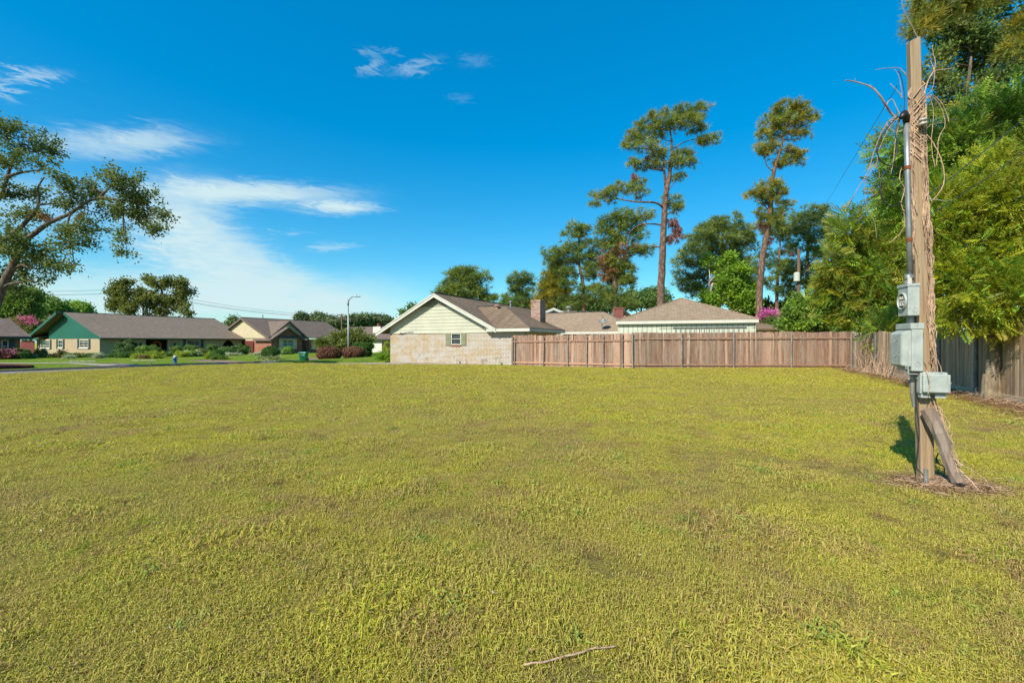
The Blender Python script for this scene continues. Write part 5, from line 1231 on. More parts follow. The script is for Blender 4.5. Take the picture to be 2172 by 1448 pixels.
# phone box
z0, z1 = H - (843 - HZ) / FP * 4.42, H - (790 - HZ) / FP * 4.42; zr3 = (z0 + z1) / 2; f_ = fpt(zr3)
ro = empty('outlet_box', f_(0, .06, z0), 'small greenish grey outlet box low on the pole above the brace', 'electrical box')
hw3 = pole_w(1.0); b0, b1 = hw3 + .012, hw3 + .085; a0, a1 = -.135, .085
mb = MB(); bbox_(mb, a0, a1, b0, b1, z0 + .03, z1, zr3); o = mesh_obj('case', mb, M['box'], ro); bevel(o)
mb = MB(); bbox_(mb, a0 - .008, a1 - .01, b1, b1 + .035, z0 + .045, z1 - .02, zr3); o = mesh_obj('cover', mb, M['box'], ro); bevel(o, .01, 3)
mb = MB(); bbox_(mb, a0 + .01, -.04, b0 + .01, b1 - .01, z0 - .01, z0 + .03, zr3); bbox_(mb, .0, a1 - .01, b0 + .01, b1 - .01, z0 - .01, z0 + .03, zr3); mesh_obj('outlet_foot', mb, M['box'], ro)
mb = MB(); mb.tube([f_(a0 - .012, b1, zr3 + .03), f_(a0 - .022, b1 + .01, zr3 + .02), f_(a0 - .012, b1, zr3 - .0)], .006, 6); mesh_obj('latch', mb, M['galvf'], ro)

def curve_pts(pl, Yb, jit, rng, sub=5):
    P = [at(p[0], p[1], Yb + (p[2] if len(p) > 2 else 0)) for p in pl]; out_ = []
    for i in range(len(P) - 1):
        a, b, c, d = P[max(i - 1, 0)], P[i], P[i + 1], P[min(i + 2, len(P) - 1)]
        for j in range(sub):
            t = j / sub; q = .5 * ((2 * b) + (-a + c) * t + (2 * a - 5 * b + 4 * c - d) * t * t + (-a + 3 * b - 3 * c + d) * t ** 3)
            out_.append(q + Vector(rng.normal(size=3)) * jit)
    out_.append(P[-1]); return out_
vr = np.random.default_rng(8)
rv = empty('dead_vine', (pb_.x, pb_.y, 0), 'dry brown leafless vine tangled around the whole length of the service pole', 'vine')
free = [([(1793, 171), (1815, 174), (1850, 187, -.05), (1872, 213, -.05), (1888, 237), (1900, 252)], .005, .013, 'vineg'),
        ([(1845, 180, -.05), (1862, 195, -.04), (1878, 220)], .003, .006, 'vineg'), ([(1814, 174), (1813, 166)], .003, .002, 'vineg'),
        ([(1857, 148), (1882, 145), (1905, 144), (1915, 152), (1922, 160)], .002, .006, 'vineg'),
        ([(1897, 146), (1908, 165), (1912, 190), (1914, 210)], .002, .004, 'vineg'), ([(1888, 178), (1905, 195), (1915, 210)], .003, .004, 'vine'),
        ([(1908, -40), (1914, 12), (1925, 40), (1940, 66), (1950, 90), (1951, 110)], .003, .006, 'vineg'),
        ([(1957, 208), (1965, 185), (1972, 165), (1981, 150), (1984, 132), (1979, 110), (1977, 96)], .005, .002, 'vine'),
        ([(1975, 160), (1985, 150), (2003, 148), (2022, 144)], .005, .003, 'vine'), ([(1957, 212), (1968, 172), (1980, 150), (1975, 132), (1974, 128)], .005, .002, 'vine'),
        ([(1958, 214), (1968, 200, -.05), (1978, 188, -.05), (1982, 160, -.05), (1983, 140)], .004, .003, 'vineg'),
        ([(1960, 212), (1974, 202), (1990, 210), (2002, 228), (2011, 252), (2012, 258)], .004, .003, 'vine'),
        ([(1962, 212), (1976, 205), (1992, 222), (2003, 248), (2004, 268), (1992, 292), (1988, 330), (1986, 352)], .003, .003, 'vine'),
        ([(1972, 205), (1980, 240), (1976, 290), (1978, 330), (1984, 356)], .003, .003, 'vine'), ([(1959, 280), (1975, 265), (2003, 260)], .002, .002, 'vine'),
        ([(1966, 285), (1980, 305), (1995, 335), (2003, 372), (2001, 392), (1990, 412), (1978, 425)], .006, .004, 'vine'),
        ([(1900, 245), (1882, 262), (1866, 290), (1850, 335), (1842, 362), (1822, 395), (1808, 420), (1795, 438), (1787, 439), (1784, 434)], .005, .003, 'vineg'),
        ([(1902, 250), (1884, 275), (1864, 320), (1858, 350), (1838, 378), (1834, 410), (1842, 445), (1856, 475), (1859, 508)], .004, .002, 'vineg'),
        ([(1903, 252), (1883, 258), (1883, 268), (1900, 280), (1915, 276)], .004, .004, 'vine'), ([(1910, 245), (1900, 225), (1894, 212), (1884, 215), (1878, 232)], .004, .003, 'vine'),
        ([(1908, 262), (1900, 290), (1896, 330), (1890, 370)], .003, .003, 'vine'), ([(1858, 350), (1866, 372), (1862, 380)], .002, .002, 'vineg'),
        ([(1912, 355), (1908, 380), (1918, 400), (1912, 430), (1918, 450)], .004, .004, 'vine'), ([(1917, 450), (1918, 480), (1900, 505), (1886, 515)], .003, .002, 'vine'),
        ([(1958, 418), (1970, 422), (1995, 425), (2012, 426)], .005, .002, 'ceramic'), ([(1956, 395), (1964, 405), (1978, 430)], .004, .004, 'ceramic'),
        ([(1922, 235), (1908, 250), (1890, 260)], .006, .005, 'vine'), ([(1965, 790), (1974, 760), (1976, 740)], .006, .006, 'vine'),
        ([(1975, 750), (1985, 760), (1994, 776), (1998, 790)], .005, .004, 'vine'), ([(1970, 742), (1982, 765), (1990, 785)], .005, .004, 'vine'),
        ([(1940, 797), (1928, 803), (1926, 812), (1935, 822), (1955, 833), (1975, 842), (1986, 848)], .004, .003, 'vine'),
        ([(1966, 785, -.15), (1970, 800, -.19), (1972, 815, -.19), (1968, 838, -.18)], .0035, .003, 'vine'),
        ([(2012, 965, -.2), (2040, 985, -.35), (2075, 1005, -.35), (2100, 1030, -.35), (2112, 1045, -.4)], .006, .003, 'vine'),
        ([(2012, 960, -.1), (2035, 975, -.2), (2058, 990, -.2)], .005, .003, 'vine'), ([(2030, 990, -.2), (2060, 1020, -.35), (2085, 1050, -.4), (2115, 1072, -.4)], .006, .003, 'vine'),
        ([(2015, 900, -.1), (1995, 870, -.1), (1985, 850, -.1)], .003, .002, 'vine')]
for (pl, r0, r1, mt) in free:
    pts = curve_pts(pl, YP, .0014, vr, 4); n = len(pts); mb = MB(); mb.tube(pts, [(r0 + (r1 - r0) * i / (n - 1)) for i in range(n)], 6)
    mesh_obj('stem', mb, M[mt], rv, smooth=True, uv=False)
# strands hugging the pole
def surf(th, z, off):
    w_ = pole_w(z) + off; a, b = math.cos(th), math.sin(th); m = max(abs(a), abs(b)); return PP(a / m * w_, b / m * w_, z)
for i in range(64):
    side = i % 3
    th = (math.pi * .82 + vr.normal() * .28) if side != 1 else (math.pi / 2 * .28 + vr.normal() * .25)
    if i > 60: th = math.pi * .6 + vr.normal() * .3
    z_a = vr.uniform(.75, 2.6) if side != 1 else vr.uniform(2.0, 2.9); z_b = min(3.95, z_a + vr.uniform(.8, 2.0))
    if i % 5 == 0: z_a, z_b = vr.uniform(2.8, 3.2), vr.uniform(3.6, 3.95)
    n = int((z_b - z_a) / .06) + 4; pts = []; fr_ = vr.uniform(2, 6); am = vr.uniform(.08, .38); ph = vr.uniform(0, 6)
    for j in range(n):
        z = z_a + (z_b - z_a) * j / (n - 1); pts.append(surf(th + am * math.sin(fr_ * z * 1.7 + ph) + .1 * math.sin(9 * z + ph), z, .006 + .010 * abs(math.sin(z * 5 + ph)) + (.012 if side == 0 and 1.0 < z < 2.6 else 0)))
    r_ = vr.uniform(.0018, .0062); mb = MB(); mb.tube(pts, [r_ * (1 - .4 * j / n) for j in range(n)], 5); mesh_obj('stem', mb, M['vine'], rv, smooth=True, uv=False)
# diagonal wraps
for i in range(20):
    z = 3.72 + vr.normal() * .06 if i < 9 else vr.uniform(3.2, 3.6); pts = [surf(.35 + 2.5 * t, z + .22 * (t - .5) * (1 if i < 8 else -1), .008 + vr.uniform(0, .012)) for t in np.linspace(0, 1, 10)]
    mb = MB(); mb.tube(pts, vr.uniform(.003, .006), 5); mesh_obj('stem', mb, M['vine'], rv, smooth=True, uv=False)
# shredded bark mass low on the pole
mb = MB()
for i in range(170):
    th = math.pi * .86 + vr.normal() * .36; z_a = vr.uniform(.62, 2.3); ln = vr.uniform(.1, .35); pts = [surf(th + .25 * vr.normal() * t, z_a + ln * t, .005 + vr.uniform(0, .03)) for t in (0, .35, .7, 1)]
    mb.tube(pts, [.002, .0045, .004, .0015], 4)
for i in range(60):
    a = at(1985, 850, YP - .05); b = at(2030, 1000, YP - .30); t = vr.uniform(0, .9); p = a.lerp(b, t); q = a.lerp(b, min(1, t + vr.uniform(.1, .25))); j = Vector(vr.normal(size=3)) * .012
    mb.tube([p + j, p.lerp(q, .5) + j * 1.5 + Vector((.015, 0, 0)), q + j], [.002, .004, .002], 4)
tag(mesh_obj('shredded_bark', mb, M['vine'], rv, uv=False), kind='stuff')
# litter round the foot
mb = MB()
for i in range(900):
    a = vr.uniform(0, 6.28); r_ = abs(vr.normal()) * .27; x = 4.28 + r_ * math.cos(a) * 1.25; y = 4.48 + r_ * math.sin(a) * .8; d = vr.uniform(0, 6.28); L_ = vr.uniform(.03, .12); z = .012 + vr.uniform(0, .02) + (.03 * math.exp(-r_ * r_ / .04))
    e = Vector((math.cos(d) * L_, math.sin(d) * L_, vr.uniform(-.01, .015))); p = Vector((x, y, z)); mb.tube([p, p + e * .5 + Vector((0, 0, .006)), p + e], [.0014, .0022, .001], 3)
tag(mesh_obj('twig_litter', mb, M['vine'], loc=(4.28, 4.48, 0), uv=False), 'dry straw and twig litter round the foot of the service pole', 'twigs', kind='stuff')
# cables
cables = [('black_cable', 'black cable looping down left of the weatherhead to the conduit', [(1905, 247), (1885, 268), (1863, 300), (1861, 325), (1872, 345), (1895, 354), (1915, 356)], .006),
          ('black_cable', 'black cable drooping lowest beside the conduit left of the pole', [(1908, 255), (1900, 285), (1903, 318), (1893, 348), (1871, 375), (1867, 405), (1876, 430), (1895, 438), (1914, 430)], .006),
          ('black_cable', 'thin black cable hanging up beside the top of the pole', [(1918, 240), (1918, 200), (1912, 165), (1905, 150)], .004),
          ('ground_wire', 'thin dark ground wire running down the pole to the pipe stub', [(1943, 795, -.1), (1944, 860, -.12), (1950, 920, -.13), (1943, 985, -.13), (1955, 1003, -.15), (1963, 1012, -.16)], .0045),
          ('black_cable', 'black cable running straight down the right side of the pole', [(1973, 430, 0), (1974, 500, 0), (1974, 620, -.0), (1976, 700, -.02), (1972, 790, -.02)], .005),
          ('black_cable', 'small black cable loop behind the foot of the brace', [(1990, 960, .1), (1986, 975, .1), (1994, 985, .05), (2003, 990, 0), (2002, 1012, -.1)], .006)]
for (nm, lab, pl, r_) in cables:
    pts = curve_pts(pl, YP, 0, vr, 5); mb = MB(); mb.tube(pts, r_, 7); tag(mesh_obj(nm, mb, M['cable'], loc=pts[0], smooth=True, uv=False), lab, 'cable', 'cables on the service pole')
mb = MB(); q_ = at(1964, 1028, 4.42); mb.tube([(q_.x, q_.y, -.05), (q_.x, q_.y, .17)], .018, 10); tag(mesh_obj('pipe_stub', mb, M['galvf'], loc=(q_.x, q_.y, 0)), 'short grey steel pipe stub at the foot of the service pole', 'pipe')
def wire(nm, lab, p0, p1, sag, r_, mat='cable', grp=None, n=18):
    p0, p1 = Vector(p0), Vector(p1); pts = [p0.lerp(p1, i / n) - Vector((0, 0, 4 * sag * (i / n) * (1 - i / n))) for i in range(n + 1)]
    mb = MB(); mb.tube(pts, r_, 5); return tag(mesh_obj(nm, mb, M[mat], loc=p0, uv=False), lab, 'wire', grp)
wire('wire', 'thick black wire rising from the service pole towards the upper right', at(1969, 415, YP), at(2330, 110, 7.5), .05, .0045)
wire('wire', 'lower black wire crossing the bright tree right of the pole', at(1975, 455, YP), at(2330, 205, 7.5), .04, .0035)
wire('wire', 'thin wire slanting down from the pole to the distant transformer pole', at(1904, 181, YP), at(1697, 524, 46), .0, .003)

# ------------------------------------------------------------------ far utility poles, wires, lamp, hydrant, bin
def util_pole(lab, px, py_top, Y, r_, arm=None, trans=None, name='utility_pole'):
    t = at(px, py_top, Y); b = Vector((t.x, t.y, gz(t.x, t.y) - .2)); root = empty(name, b, lab, 'utility pole', 'utility poles')
    mb = MB(); mb.tube([b, t], [r_ * 1.2, r_ * .8], 10); mesh_obj('shaft', mb, M['ppole'], root, smooth=True)
    if arm:
        for z in arm:
            mb = MB(); mb.box(t.x - 1.2, t.x + 1.2, t.y - .16, t.y - .06, t.z - z - .12, t.z - z); mb.tube([(t.x - .7, t.y - .1, t.z - z), (t.x, t.y - .1, t.z - z - .7)], .03, 4); a_ = mesh_obj('crossarm', mb, M['ppole'], root)
            for dx in (-1.1, -.5, .5, 1.1):
                mb = MB(); mb.lathe((t.x + dx, t.y - .11, t.z - z), [(.05, 0), (.09, .06), (.05, .12), (.08, .18), (.03, .24)], 8); mesh_obj('insulator', mb, M['galvf'], a_)
    if trans:
        c = at(*trans, Y); mb = MB(); mb.lathe((c.x, c.y - .15, c.z - .45), [(.25, 0), (.28, .03), (.28, .8), (.2, .9), (.06, .95)], 12); mb.box(min(c.x, t.x), max(c.x, t.x), c.y - .2, c.y - .1, c.z - .1, c.z); mesh_obj('transformer', mb, M['panel'], root, smooth=False)
    return root
util_pole('weathered pole with transformer rising behind the green gabled house', 304, 611, 76, .16, None, (311.5, 660))
util_pole('far pole with crossarms above the white house roof', 725, 665, 120, .2, (.3, 1.3))
util_pole('vine covered pole with pale transformer among the pines on the right', 1694, 529, 46, .17, None, (1688, 588))
util_pole('thin bare pole top between the pine trunks beside the pink shrub', 1630, 626, 60, .1)
util_pole('tiny pole tip poking above the ridge of the cream gabled house', 557.5, 667, 100, .1)
pA_, pB_ = at(304, 614, 76), at(725, 668, 120)
for i, (dy, lab) in enumerate(((0, 'upper'), (7, 'middle'), (9, 'lowest'))):
    wire('power_line', '%s of the power lines dipping right from the pole behind the green gabled house' % lab, at(304, 614 + dy, 76), at(725, 667 + i * 2.2, 120), 1.2, .025, grp='power lines')
wire('power_line', 'upper of the power lines running left from the pole behind the green gabled house', at(304, 611, 76), at(-160, 616, 66), .35, .022, grp='power lines'); wire('power_line', 'lower of the power lines running left from the pole behind the green gabled house', at(304, 619, 76), at(-160, 624, 66), .35, .03, grp='power lines')
wire('power_line', 'faint power line running right from the far crossarm pole', at(725, 667, 120), at(1000, 690, 170), 1, .03, grp='power lines')
# street lamp
Yl = 50; lb = at(739, 739, Yl); lt = at(738.5, 638, Yl); rl_ = empty('street_lamp', (lb.x, lb.y, ZY), 'grey street lamp with curved arm among the bushes', 'street lamp')
mb = MB(); mb.tube([(lb.x, lb.y, ZY - .1), (lb.x, lb.y, 1.0), lt], [.11, .10, .06], 10); mb.tube([(lb.x, lb.y, ZY - .1), (lb.x, lb.y, ZY + .15)], .2, 10); mb.tube([lt - Vector((0, 0, .5)), lt + Vector((0, 0, .1))], .09, 10); mesh_obj('pole', mb, M['galv'], rl_, smooth=True)
arm = [lt - Vector((0, 0, .3)), at(741, 635, Yl), at(747, 629.5, Yl - .4), at(753, 628.5, Yl - .8)]; mb = MB(); mb.tube(arm, .045, 8); ar = mesh_obj('arm', mb, M['galv'], rl_, smooth=True)
hd_ = at(757, 628.8, Yl - 1); mb = MB(); mb.box(hd_.x - .28, hd_.x + .35, hd_.y - .14, hd_.y + .14, hd_.z - .06, hd_.z + .05); h_ = mesh_obj('lamp_head', mb, M['galv'], rl_); bevel(h_, .03, 2)
mb = MB(); mb.lathe((hd_.x, hd_.y, hd_.z + .05), [(.05, 0), (.05, .1), (.02, .12)], 8); mesh_obj('photocell', mb, M['black'], h_)
# hydrant
hb_ = at(371.5, 770, 30); Yh = (H - ZY) * FP / (770 - HZ); hx = (371.5 - CX) / FP * Yh; hl = 17.5 * Yh / FP
rh = empty('fire_hydrant', (hx, Yh, ZY), 'blue fire hydrant with white cap on the grass verge', 'fire hydrant')
s_ = hl; mb = MB(); mb.lathe((hx, Yh, ZY), [(.19 * s_ * 1.4, 0), (.19 * s_ * 1.4, .07 * s_), (.13 * s_ * 1.3, .1 * s_), (.12 * s_ * 1.3, .55 * s_), (.17 * s_ * 1.3, .57 * s_), (.17 * s_ * 1.3, .66 * s_), (.14 * s_ * 1.3, .72 * s_)], 14); bd = mesh_obj('body', mb, M['blue'], rh, smooth=False)
mb = MB(); mb.lathe((hx, Yh, ZY + .72 * s_), [(.16 * s_ * 1.3, 0), (.15 * s_ * 1.3, .1 * s_), (.09 * s_ * 1.3, .2 * s_), (.03 * s_, .24 * s_), (.03 * s_, .3 * s_)], 14); mesh_obj('cap', mb, M['ceramic'], rh)
for dx, dy in ((-.3, 0), (.3, 0), (0, -.3)):
    mb = MB(); mb.tube([(hx, Yh, ZY + .48 * s_), (hx + dx * s_, Yh + dy * s_, ZY + .48 * s_)], .085 * s_, 10); mesh_obj('nozzle', mb, M['blue'], rh)
# bin
Yb = (H + .03) * FP / (764.5 - HZ); xb = (644 - CX) / FP * Yb; bw_ = 7.6 * Yb / FP; bh = 16 * Yb / FP; zb = -.03
rbn = empty('rubbish_bin', (xb, Yb, zb), 'green wheeled rubbish bin standing on the grass strip', 'bin')
mb = MB(); mb.hexa([(xb - bw_ * .78, Yb - bw_ * .7, zb + .03), (xb + bw_ * .78, Yb - bw_ * .7, zb + .03), (xb + bw_ * .78, Yb + bw_ * .7, zb + .03), (xb - bw_ * .78, Yb + bw_ * .7, zb + .03), (xb - bw_, Yb - bw_, zb + bh), (xb + bw_, Yb - bw_, zb + bh), (xb + bw_, Yb + bw_, zb + bh), (xb - bw_, Yb + bw_, zb + bh)]); o = mesh_obj('body', mb, M['bin'], rbn); bevel(o, .03)
mb = MB(); mb.hexa([(xb - bw_ * 1.12, Yb - bw_ * 1.1, zb + bh), (xb + bw_ * 1.12, Yb - bw_ * 1.1, zb + bh), (xb + bw_ * 1.12, Yb + bw_ * 1.1, zb + bh), (xb - bw_ * 1.12, Yb + bw_ * 1.1, zb + bh), (xb - bw_ * 1.0, Yb - bw_ * .9, zb + bh + .09), (xb + bw_, Yb - bw_ * .9, zb + bh + .09), (xb + bw_, Yb + bw_ * .9, zb + bh + .09), (xb - bw_, Yb + bw_ * .9, zb + bh + .09)]); o = mesh_obj('lid', mb, M['bin'], rbn); bevel(o, .02)
mb = MB(); mb.tube([(xb - bw_ * .8, Yb + bw_ * 1.2, zb + bh - .03), (xb + bw_ * .8, Yb + bw_ * 1.2, zb + bh - .03)], .025, 6); mesh_obj('handle', mb, M['bin'], rbn)
for s_ in (-1, 1): mb = MB(); mb.tube([(xb + s_ * bw_ * .8, Yb + bw_ * .7, zb + .1), (xb + s_ * (bw_ * .8 + .06), Yb + bw_ * .7, zb + .1)], .11, 12); mesh_obj('wheel', mb, M['black'], rbn)
mb = MB()
for j in range(3): mb.box(xb - .16 + j * .12, xb - .08 + j * .12, Yb - bw_ * .93 - .012, Yb - bw_ * .93 + .03, zb + bh * .68 - .06 * (j % 2), zb + bh * .8)
mesh_obj('printed_mark', mb, M['panel'], rbn)
# small stake in verge
mb = MB(); q_ = at(320, 776, 26.5); mb.tube([(q_.x, q_.y, -.1), (q_.x, q_.y, .22), (q_.x + .12, q_.y, .32)], .02, 5); mb.tube([(q_.x, q_.y, .15), (q_.x - .1, q_.y, .28)], .015, 5); tag(mesh_obj('twig_stake', mb, M['galvd'], loc=(q_.x, q_.y, 0)), 'small dark twiggy stake at the far edge of the lawn', 'stake')
# fallen stick in foreground
pts = curve_pts([(1110, 1404), (1160, 1396), (1215, 1382), (1265, 1369), (1310, 1365)], 2.05, .001, vr, 5); pts = [Vector((p.x, (H - .03) * FP / (1386 - HZ) + (1386 - (HZ + (H - p.z) / p.y * FP)) * .003, .022 + .002 * math.sin(i))) for i, p in enumerate(pts)]
mb = MB(); mb.tube(pts, .0045, 6); tag(mesh_obj('fallen_stick', mb, M['vine'], loc=pts[0], smooth=True, uv=False), 'thin crooked dry stick lying in the foreground grass', 'stick')

# tiny white flowers and dry leaves scattered in the near grass
for (nm, lab, cnt, mt, sz) in (('white_flowers', 'tiny white wildflowers dotted in the foreground grass', 90, 'white', .007), ('dry_leaves', 'small curled dry brown leaves scattered on the lawn', 150, 'timber_leaf', .011)):
    mb = MB()
    for i in range(cnt):
        y = 1.9 + 7 * vr.uniform(0, 1) ** 1.5; x = vr.uniform(-1.1, 1.1) * y; z = vr.uniform(.018, .034); a = vr.uniform(0, 6.28); s1 = sz * vr.uniform(.6, 1.4)
        e1 = Vector((math.cos(a), math.sin(a), vr.normal() * .3)) * s1; e2 = Vector((-math.sin(a), math.cos(a), vr.normal() * .4)) * s1 * .55; p = Vector((x, y, z))
        mb.add([p - e1, p - e2 + Vector((0, 0, s1 * .3)), p + e1, p + e2 + Vector((0, 0, s1 * .3))], [(0, 1, 2), (0, 2, 3)])
    tag(mesh_obj(nm, mb, M[mt], uv=False), lab, 'flowers' if nm[0] == 'w' else 'leaves', kind='stuff')
# ------------------------------------------------------------------ shrubs
def shrub(name, lab, cat, px, py_base, rx, hpx, Y, mat, kind='small', n=700, size=1.0, stem=False, grp=None, zb=None, flower=None, seed=1, sub=.25, core=True, depth=1.0, flat=.8):
    rg2 = np.random.default_rng(seed); k = Y / FP; x = (px - CX) / FP * Y; z0 = ZY if zb is None else zb
    zt = H - (py_base - hpx - HZ) / FP * Y; r_ = rx * k; hh = max(zt - z0, .15)
    root = empty(name, (x, Y, z0), lab, cat, grp)
    if stem:
        mb = MB(); mb.tube([(x, Y, z0 - .05), (x + .04, Y, z0 + hh * .4), (x - .03, Y, zt - r_ * .4)], [.05, .04, .03], 6)
        for q in range(3): mb.tube([(x, Y, z0 + hh * .45), (x + r_ * .6 * math.cos(q * 2.1), Y + r_ * .6 * math.sin(q * 2.1), zt - r_ * .35)], [.03, .015], 5)
        mesh_obj('stem', mb, M['obark'], root); c = (x, Y, zt - r_ * .45); rr3 = (r_, r_ * depth, r_ * .5)
    else: c = (x, Y, z0 + hh * .48); rr3 = (r_, r_ * depth, hh * .52)
    ex = None
    if core: ex = MB(); ex.ell(c, [v * .86 for v in rr3], 12, 8)
    if not stem: ex = ex
    ball = 'ball' in name or 'round' in name or 'bronze' in name or 'mound' in name
    P, A, T = crown_pts([(c, rr3)], n, .14 if ball else sub, flat, rg2, .85 if core else .3, 3.0 if ball else 1.0, .12 if ball else .8); tv, tf = TM[kind]
    A[:, 2] += .4
    stamp('foliage', tv, tf, P, A, rg2.uniform(.75, 1.25, len(P)) * size, T, M[mat], root, extra=ex, rng=rg2)
    if flower:
        m_, nn = flower; P, A, T = crown_pts([((c[0], c[1], c[2] + rr3[2] * .3), (rr3[0], rr3[1], rr3[2] * .85))], nn, sub * 1.2, flat, rg2, .85)
        stamp('blossom', *T_SMALL, P, A, rg2.uniform(.8, 1.3, len(P)) * size * 1.2, T, M[m_], root, rng=rg2)
    return root
S = 1
def sh(*a, **k):
    global S; S += 1; return shrub(*a, seed=S, **k)
GB = 'shrubs in the bed before the green gabled house'
sh('round_bush', 'clipped ball bush in front of the middle window of the green gabled house', 'bush', 162, 761, 7, 9, 46, 'l_hedge', grp=GB, size=1.6)
sh('round_bush', 'clipped ball bush beneath the right gable window of the green gabled house', 'bush', 191, 762, 7, 9, 46, 'l_hedge', grp=GB, size=1.6)
sh('round_bush', 'small round bush between the two gable windows of the green gabled house', 'bush', 146, 759, 8, 6, 46, 'l_mid', grp=GB, size=1.6)
sh('round_bush', 'small dark bush at the corner of the green gabled house', 'bush', 207, 761, 9, 8, 46, 'l_hedge', grp=GB, size=1.6)
sh('spiky_plant', 'pale variegated strappy plant by the corner of the green gabled house', 'plant', 203, 764, 8, 8, 44, 'l_pale', 'strap', 60, 1, core=False, grp=GB)
sh('spiky_plant', 'pale variegated plant left of the clipped ball bushes', 'plant', 147, 765, 7, 6, 43, 'l_pale', 'strap', 50, .8, core=False, grp=GB)
sh('rose_bush', 'loose leggy rose bush by the leftmost window of the green gabled house', 'bush', 88, 758, 9, 19, 46, 'l_oak2', n=160, size=1.8, core=False, grp=GB)
sh('rose_bush', 'sparse rose bush between narrow and wide gable windows', 'bush', 134, 757, 8, 10, 46, 'l_oak2', n=120, size=1.8, core=False, grp=GB, flower=('l_purple', 30))
sh('rose_bush', 'sparse bush under the wide gable window', 'bush', 171, 758, 7, 9, 46, 'l_oak2', n=90, size=1.8, core=False, grp=GB)
sh('low_plant', 'low green plants at the foot of the gable wall, left end', 'plant', 65, 762, 12, 8, 45, 'l_mid', n=250, size=1.6, core=False, grp=GB, flower=('l_pale', 30))
sh('low_plant', 'low green plants under the narrow gable window', 'plant', 113, 761, 14, 9, 46, 'l_mid', n=300, size=1.6, core=False, grp=GB)
sh('mound_bush', 'wide low mound bush before the left arch', 'bush', 245, 761, 13, 8, 47, 'l_hedge', n=900, size=1.5, grp=GB)
sh('mound_bush', 'largest rounded mound bush before the left arch', 'bush', 264, 763, 13, 13, 46, 'l_hedge', n=1000, size=1.5, grp=GB)
sh('mound_bush', 'rounded bush right of the left arch', 'bush', 283, 761, 11, 12, 47, 'l_hedge', n=900, size=1.5, grp=GB)
sh('climbing_shrub', 'dark spreading shrub filling the left arch', 'shrub', 266, 752, 19, 29, 49, 'l_dk', n=1400, size=1.8, core=False, grp=GB, sub=.4)
sh('cloud_pruned_tree', 'small flat topped tree left of the dark entry', 'shrub', 306, 757, 12, 21, 47.5, 'l_mid', n=500, size=1.7, stem=True, core=False, grp=GB)
sh('cloud_pruned_tree', 'second flat topped small tree in front of the dark entry', 'shrub', 322, 757, 11, 21, 49, 'l_mid', n=450, size=1.7, stem=True, core=False, grp=GB)
sh('cloud_pruned_tree', 'small flat topped tree right of the dark entry', 'shrub', 374, 755, 9, 19, 51, 'l_mid', n=400, size=1.7, stem=True, core=False, grp=GB)
sh('cloud_pruned_tree', 'flat topped tree beneath the wide front window', 'shrub', 406, 753, 11, 19, 53, 'l_mid', n=450, size=1.7, stem=True, core=False, grp=GB)
sh('cloud_pruned_tree', 'small dark flat topped tree between the front window and right arch', 'shrub', 447, 752, 8, 20, 56, 'l_dk', n=400, size=1.8, stem=True, core=False, grp=GB)
sh('lime_plant', 'bright lime plant left of the entry path', 'plant', 294, 763, 10, 9, 44, 'l_lime', 'strap', 110, .7, core=False, grp=GB)
sh('lime_plant', 'bright lime spiky plants in front of the entry', 'plant', 326, 762, 18, 13, 44, 'l_lime', 'strap', 200, .75, core=False, grp=GB)
sh('lime_plant', 'bright lime plant right of the blue hydrant', 'plant', 386, 759, 10, 11, 48, 'l_lime', 'strap', 120, .75, core=False, grp=GB)
sh('low_plant', 'reddish low plants between the lime plants', 'plant', 309, 764, 10, 7, 43.5, 'l_red', n=200, size=1.5, core=False, grp=GB)
sh('low_plant', 'mixed flowering low plants before the front window', 'plant', 408, 758, 18, 12, 50, 'l_mid', n=500, size=1.7, core=False, grp=GB, flower=('l_pale', 60))
sh('grey_bush', 'dull grey green bush beneath the right side of the front window', 'bush', 420, 757, 15, 15, 52, 'l_oak2', n=700, size=1.8, grp=GB)
sh('small_dark_bush', 'small dark bush against the wall by the entry', 'bush', 362, 759, 8, 9, 50, 'l_dk', n=300, size=1.5, grp=GB)
sh('mound_bush', 'bushy dark shrub before the right arch', 'bush', 478, 757, 12, 19, 56, 'l_dk', n=900, size=1.9, grp=GB)
sh('mound_bush', 'rounded shrub left of the right arch', 'bush', 456, 754, 10, 14, 57, 'l_mid', n=600, size=1.8, grp=GB)
sh('large_shrub', 'tall loose shrub at the right end of the green gabled house', 'shrub', 512, 752, 16, 20, 58, 'l_dk', n=900, size=2, grp=GB, core=False)
sh('low_plant', 'pale flowers strip before the right arch', 'plant', 492, 757, 20, 7, 53, 'l_pale', n=350, size=1.5, core=False, grp=GB)
sh('low_plant', 'yellow green low plants in the lawn left of the clipped ball bush', 'plant', 444, 765, 10, 10, 43, 'l_lime', 'strap', 110, .9, core=False, grp=GB)
GV = 'bushes on the verges of the far yards'
sh('ball_bush', 'clipped ball bush standing alone on the lawn beside the street', 'bush', 461, 764, 9.5, 20, 42, 'l_hedge', n=1500, size=1.5, grp=GV)
sh('low_plant', 'low strappy plants at the foot of the lone ball bush', 'plant', 461, 767, 13, 6, 41, 'l_mid', 'strap', 120, .7, core=False, grp=GV)
sh('ball_bush', 'big clipped ball bush left of the green bin', 'bush', 573.5, 764, 14.5, 27, 42, 'l_hedge', n=2500, size=1.5, grp=GV)
sh('low_plant', 'ring of low plants below the big ball bush', 'plant', 574, 766, 20, 6, 41, 'l_oak2', n=300, size=1.3, core=False, grp=GV, flower=('l_pale', 60))
sh('bronze_bush', 'wide reddish brown clipped bush right of the green bin', 'bush', 698, 763, 23, 25, 41, 'l_red', n=4000, size=1.5, grp=GV, zb=-.08)
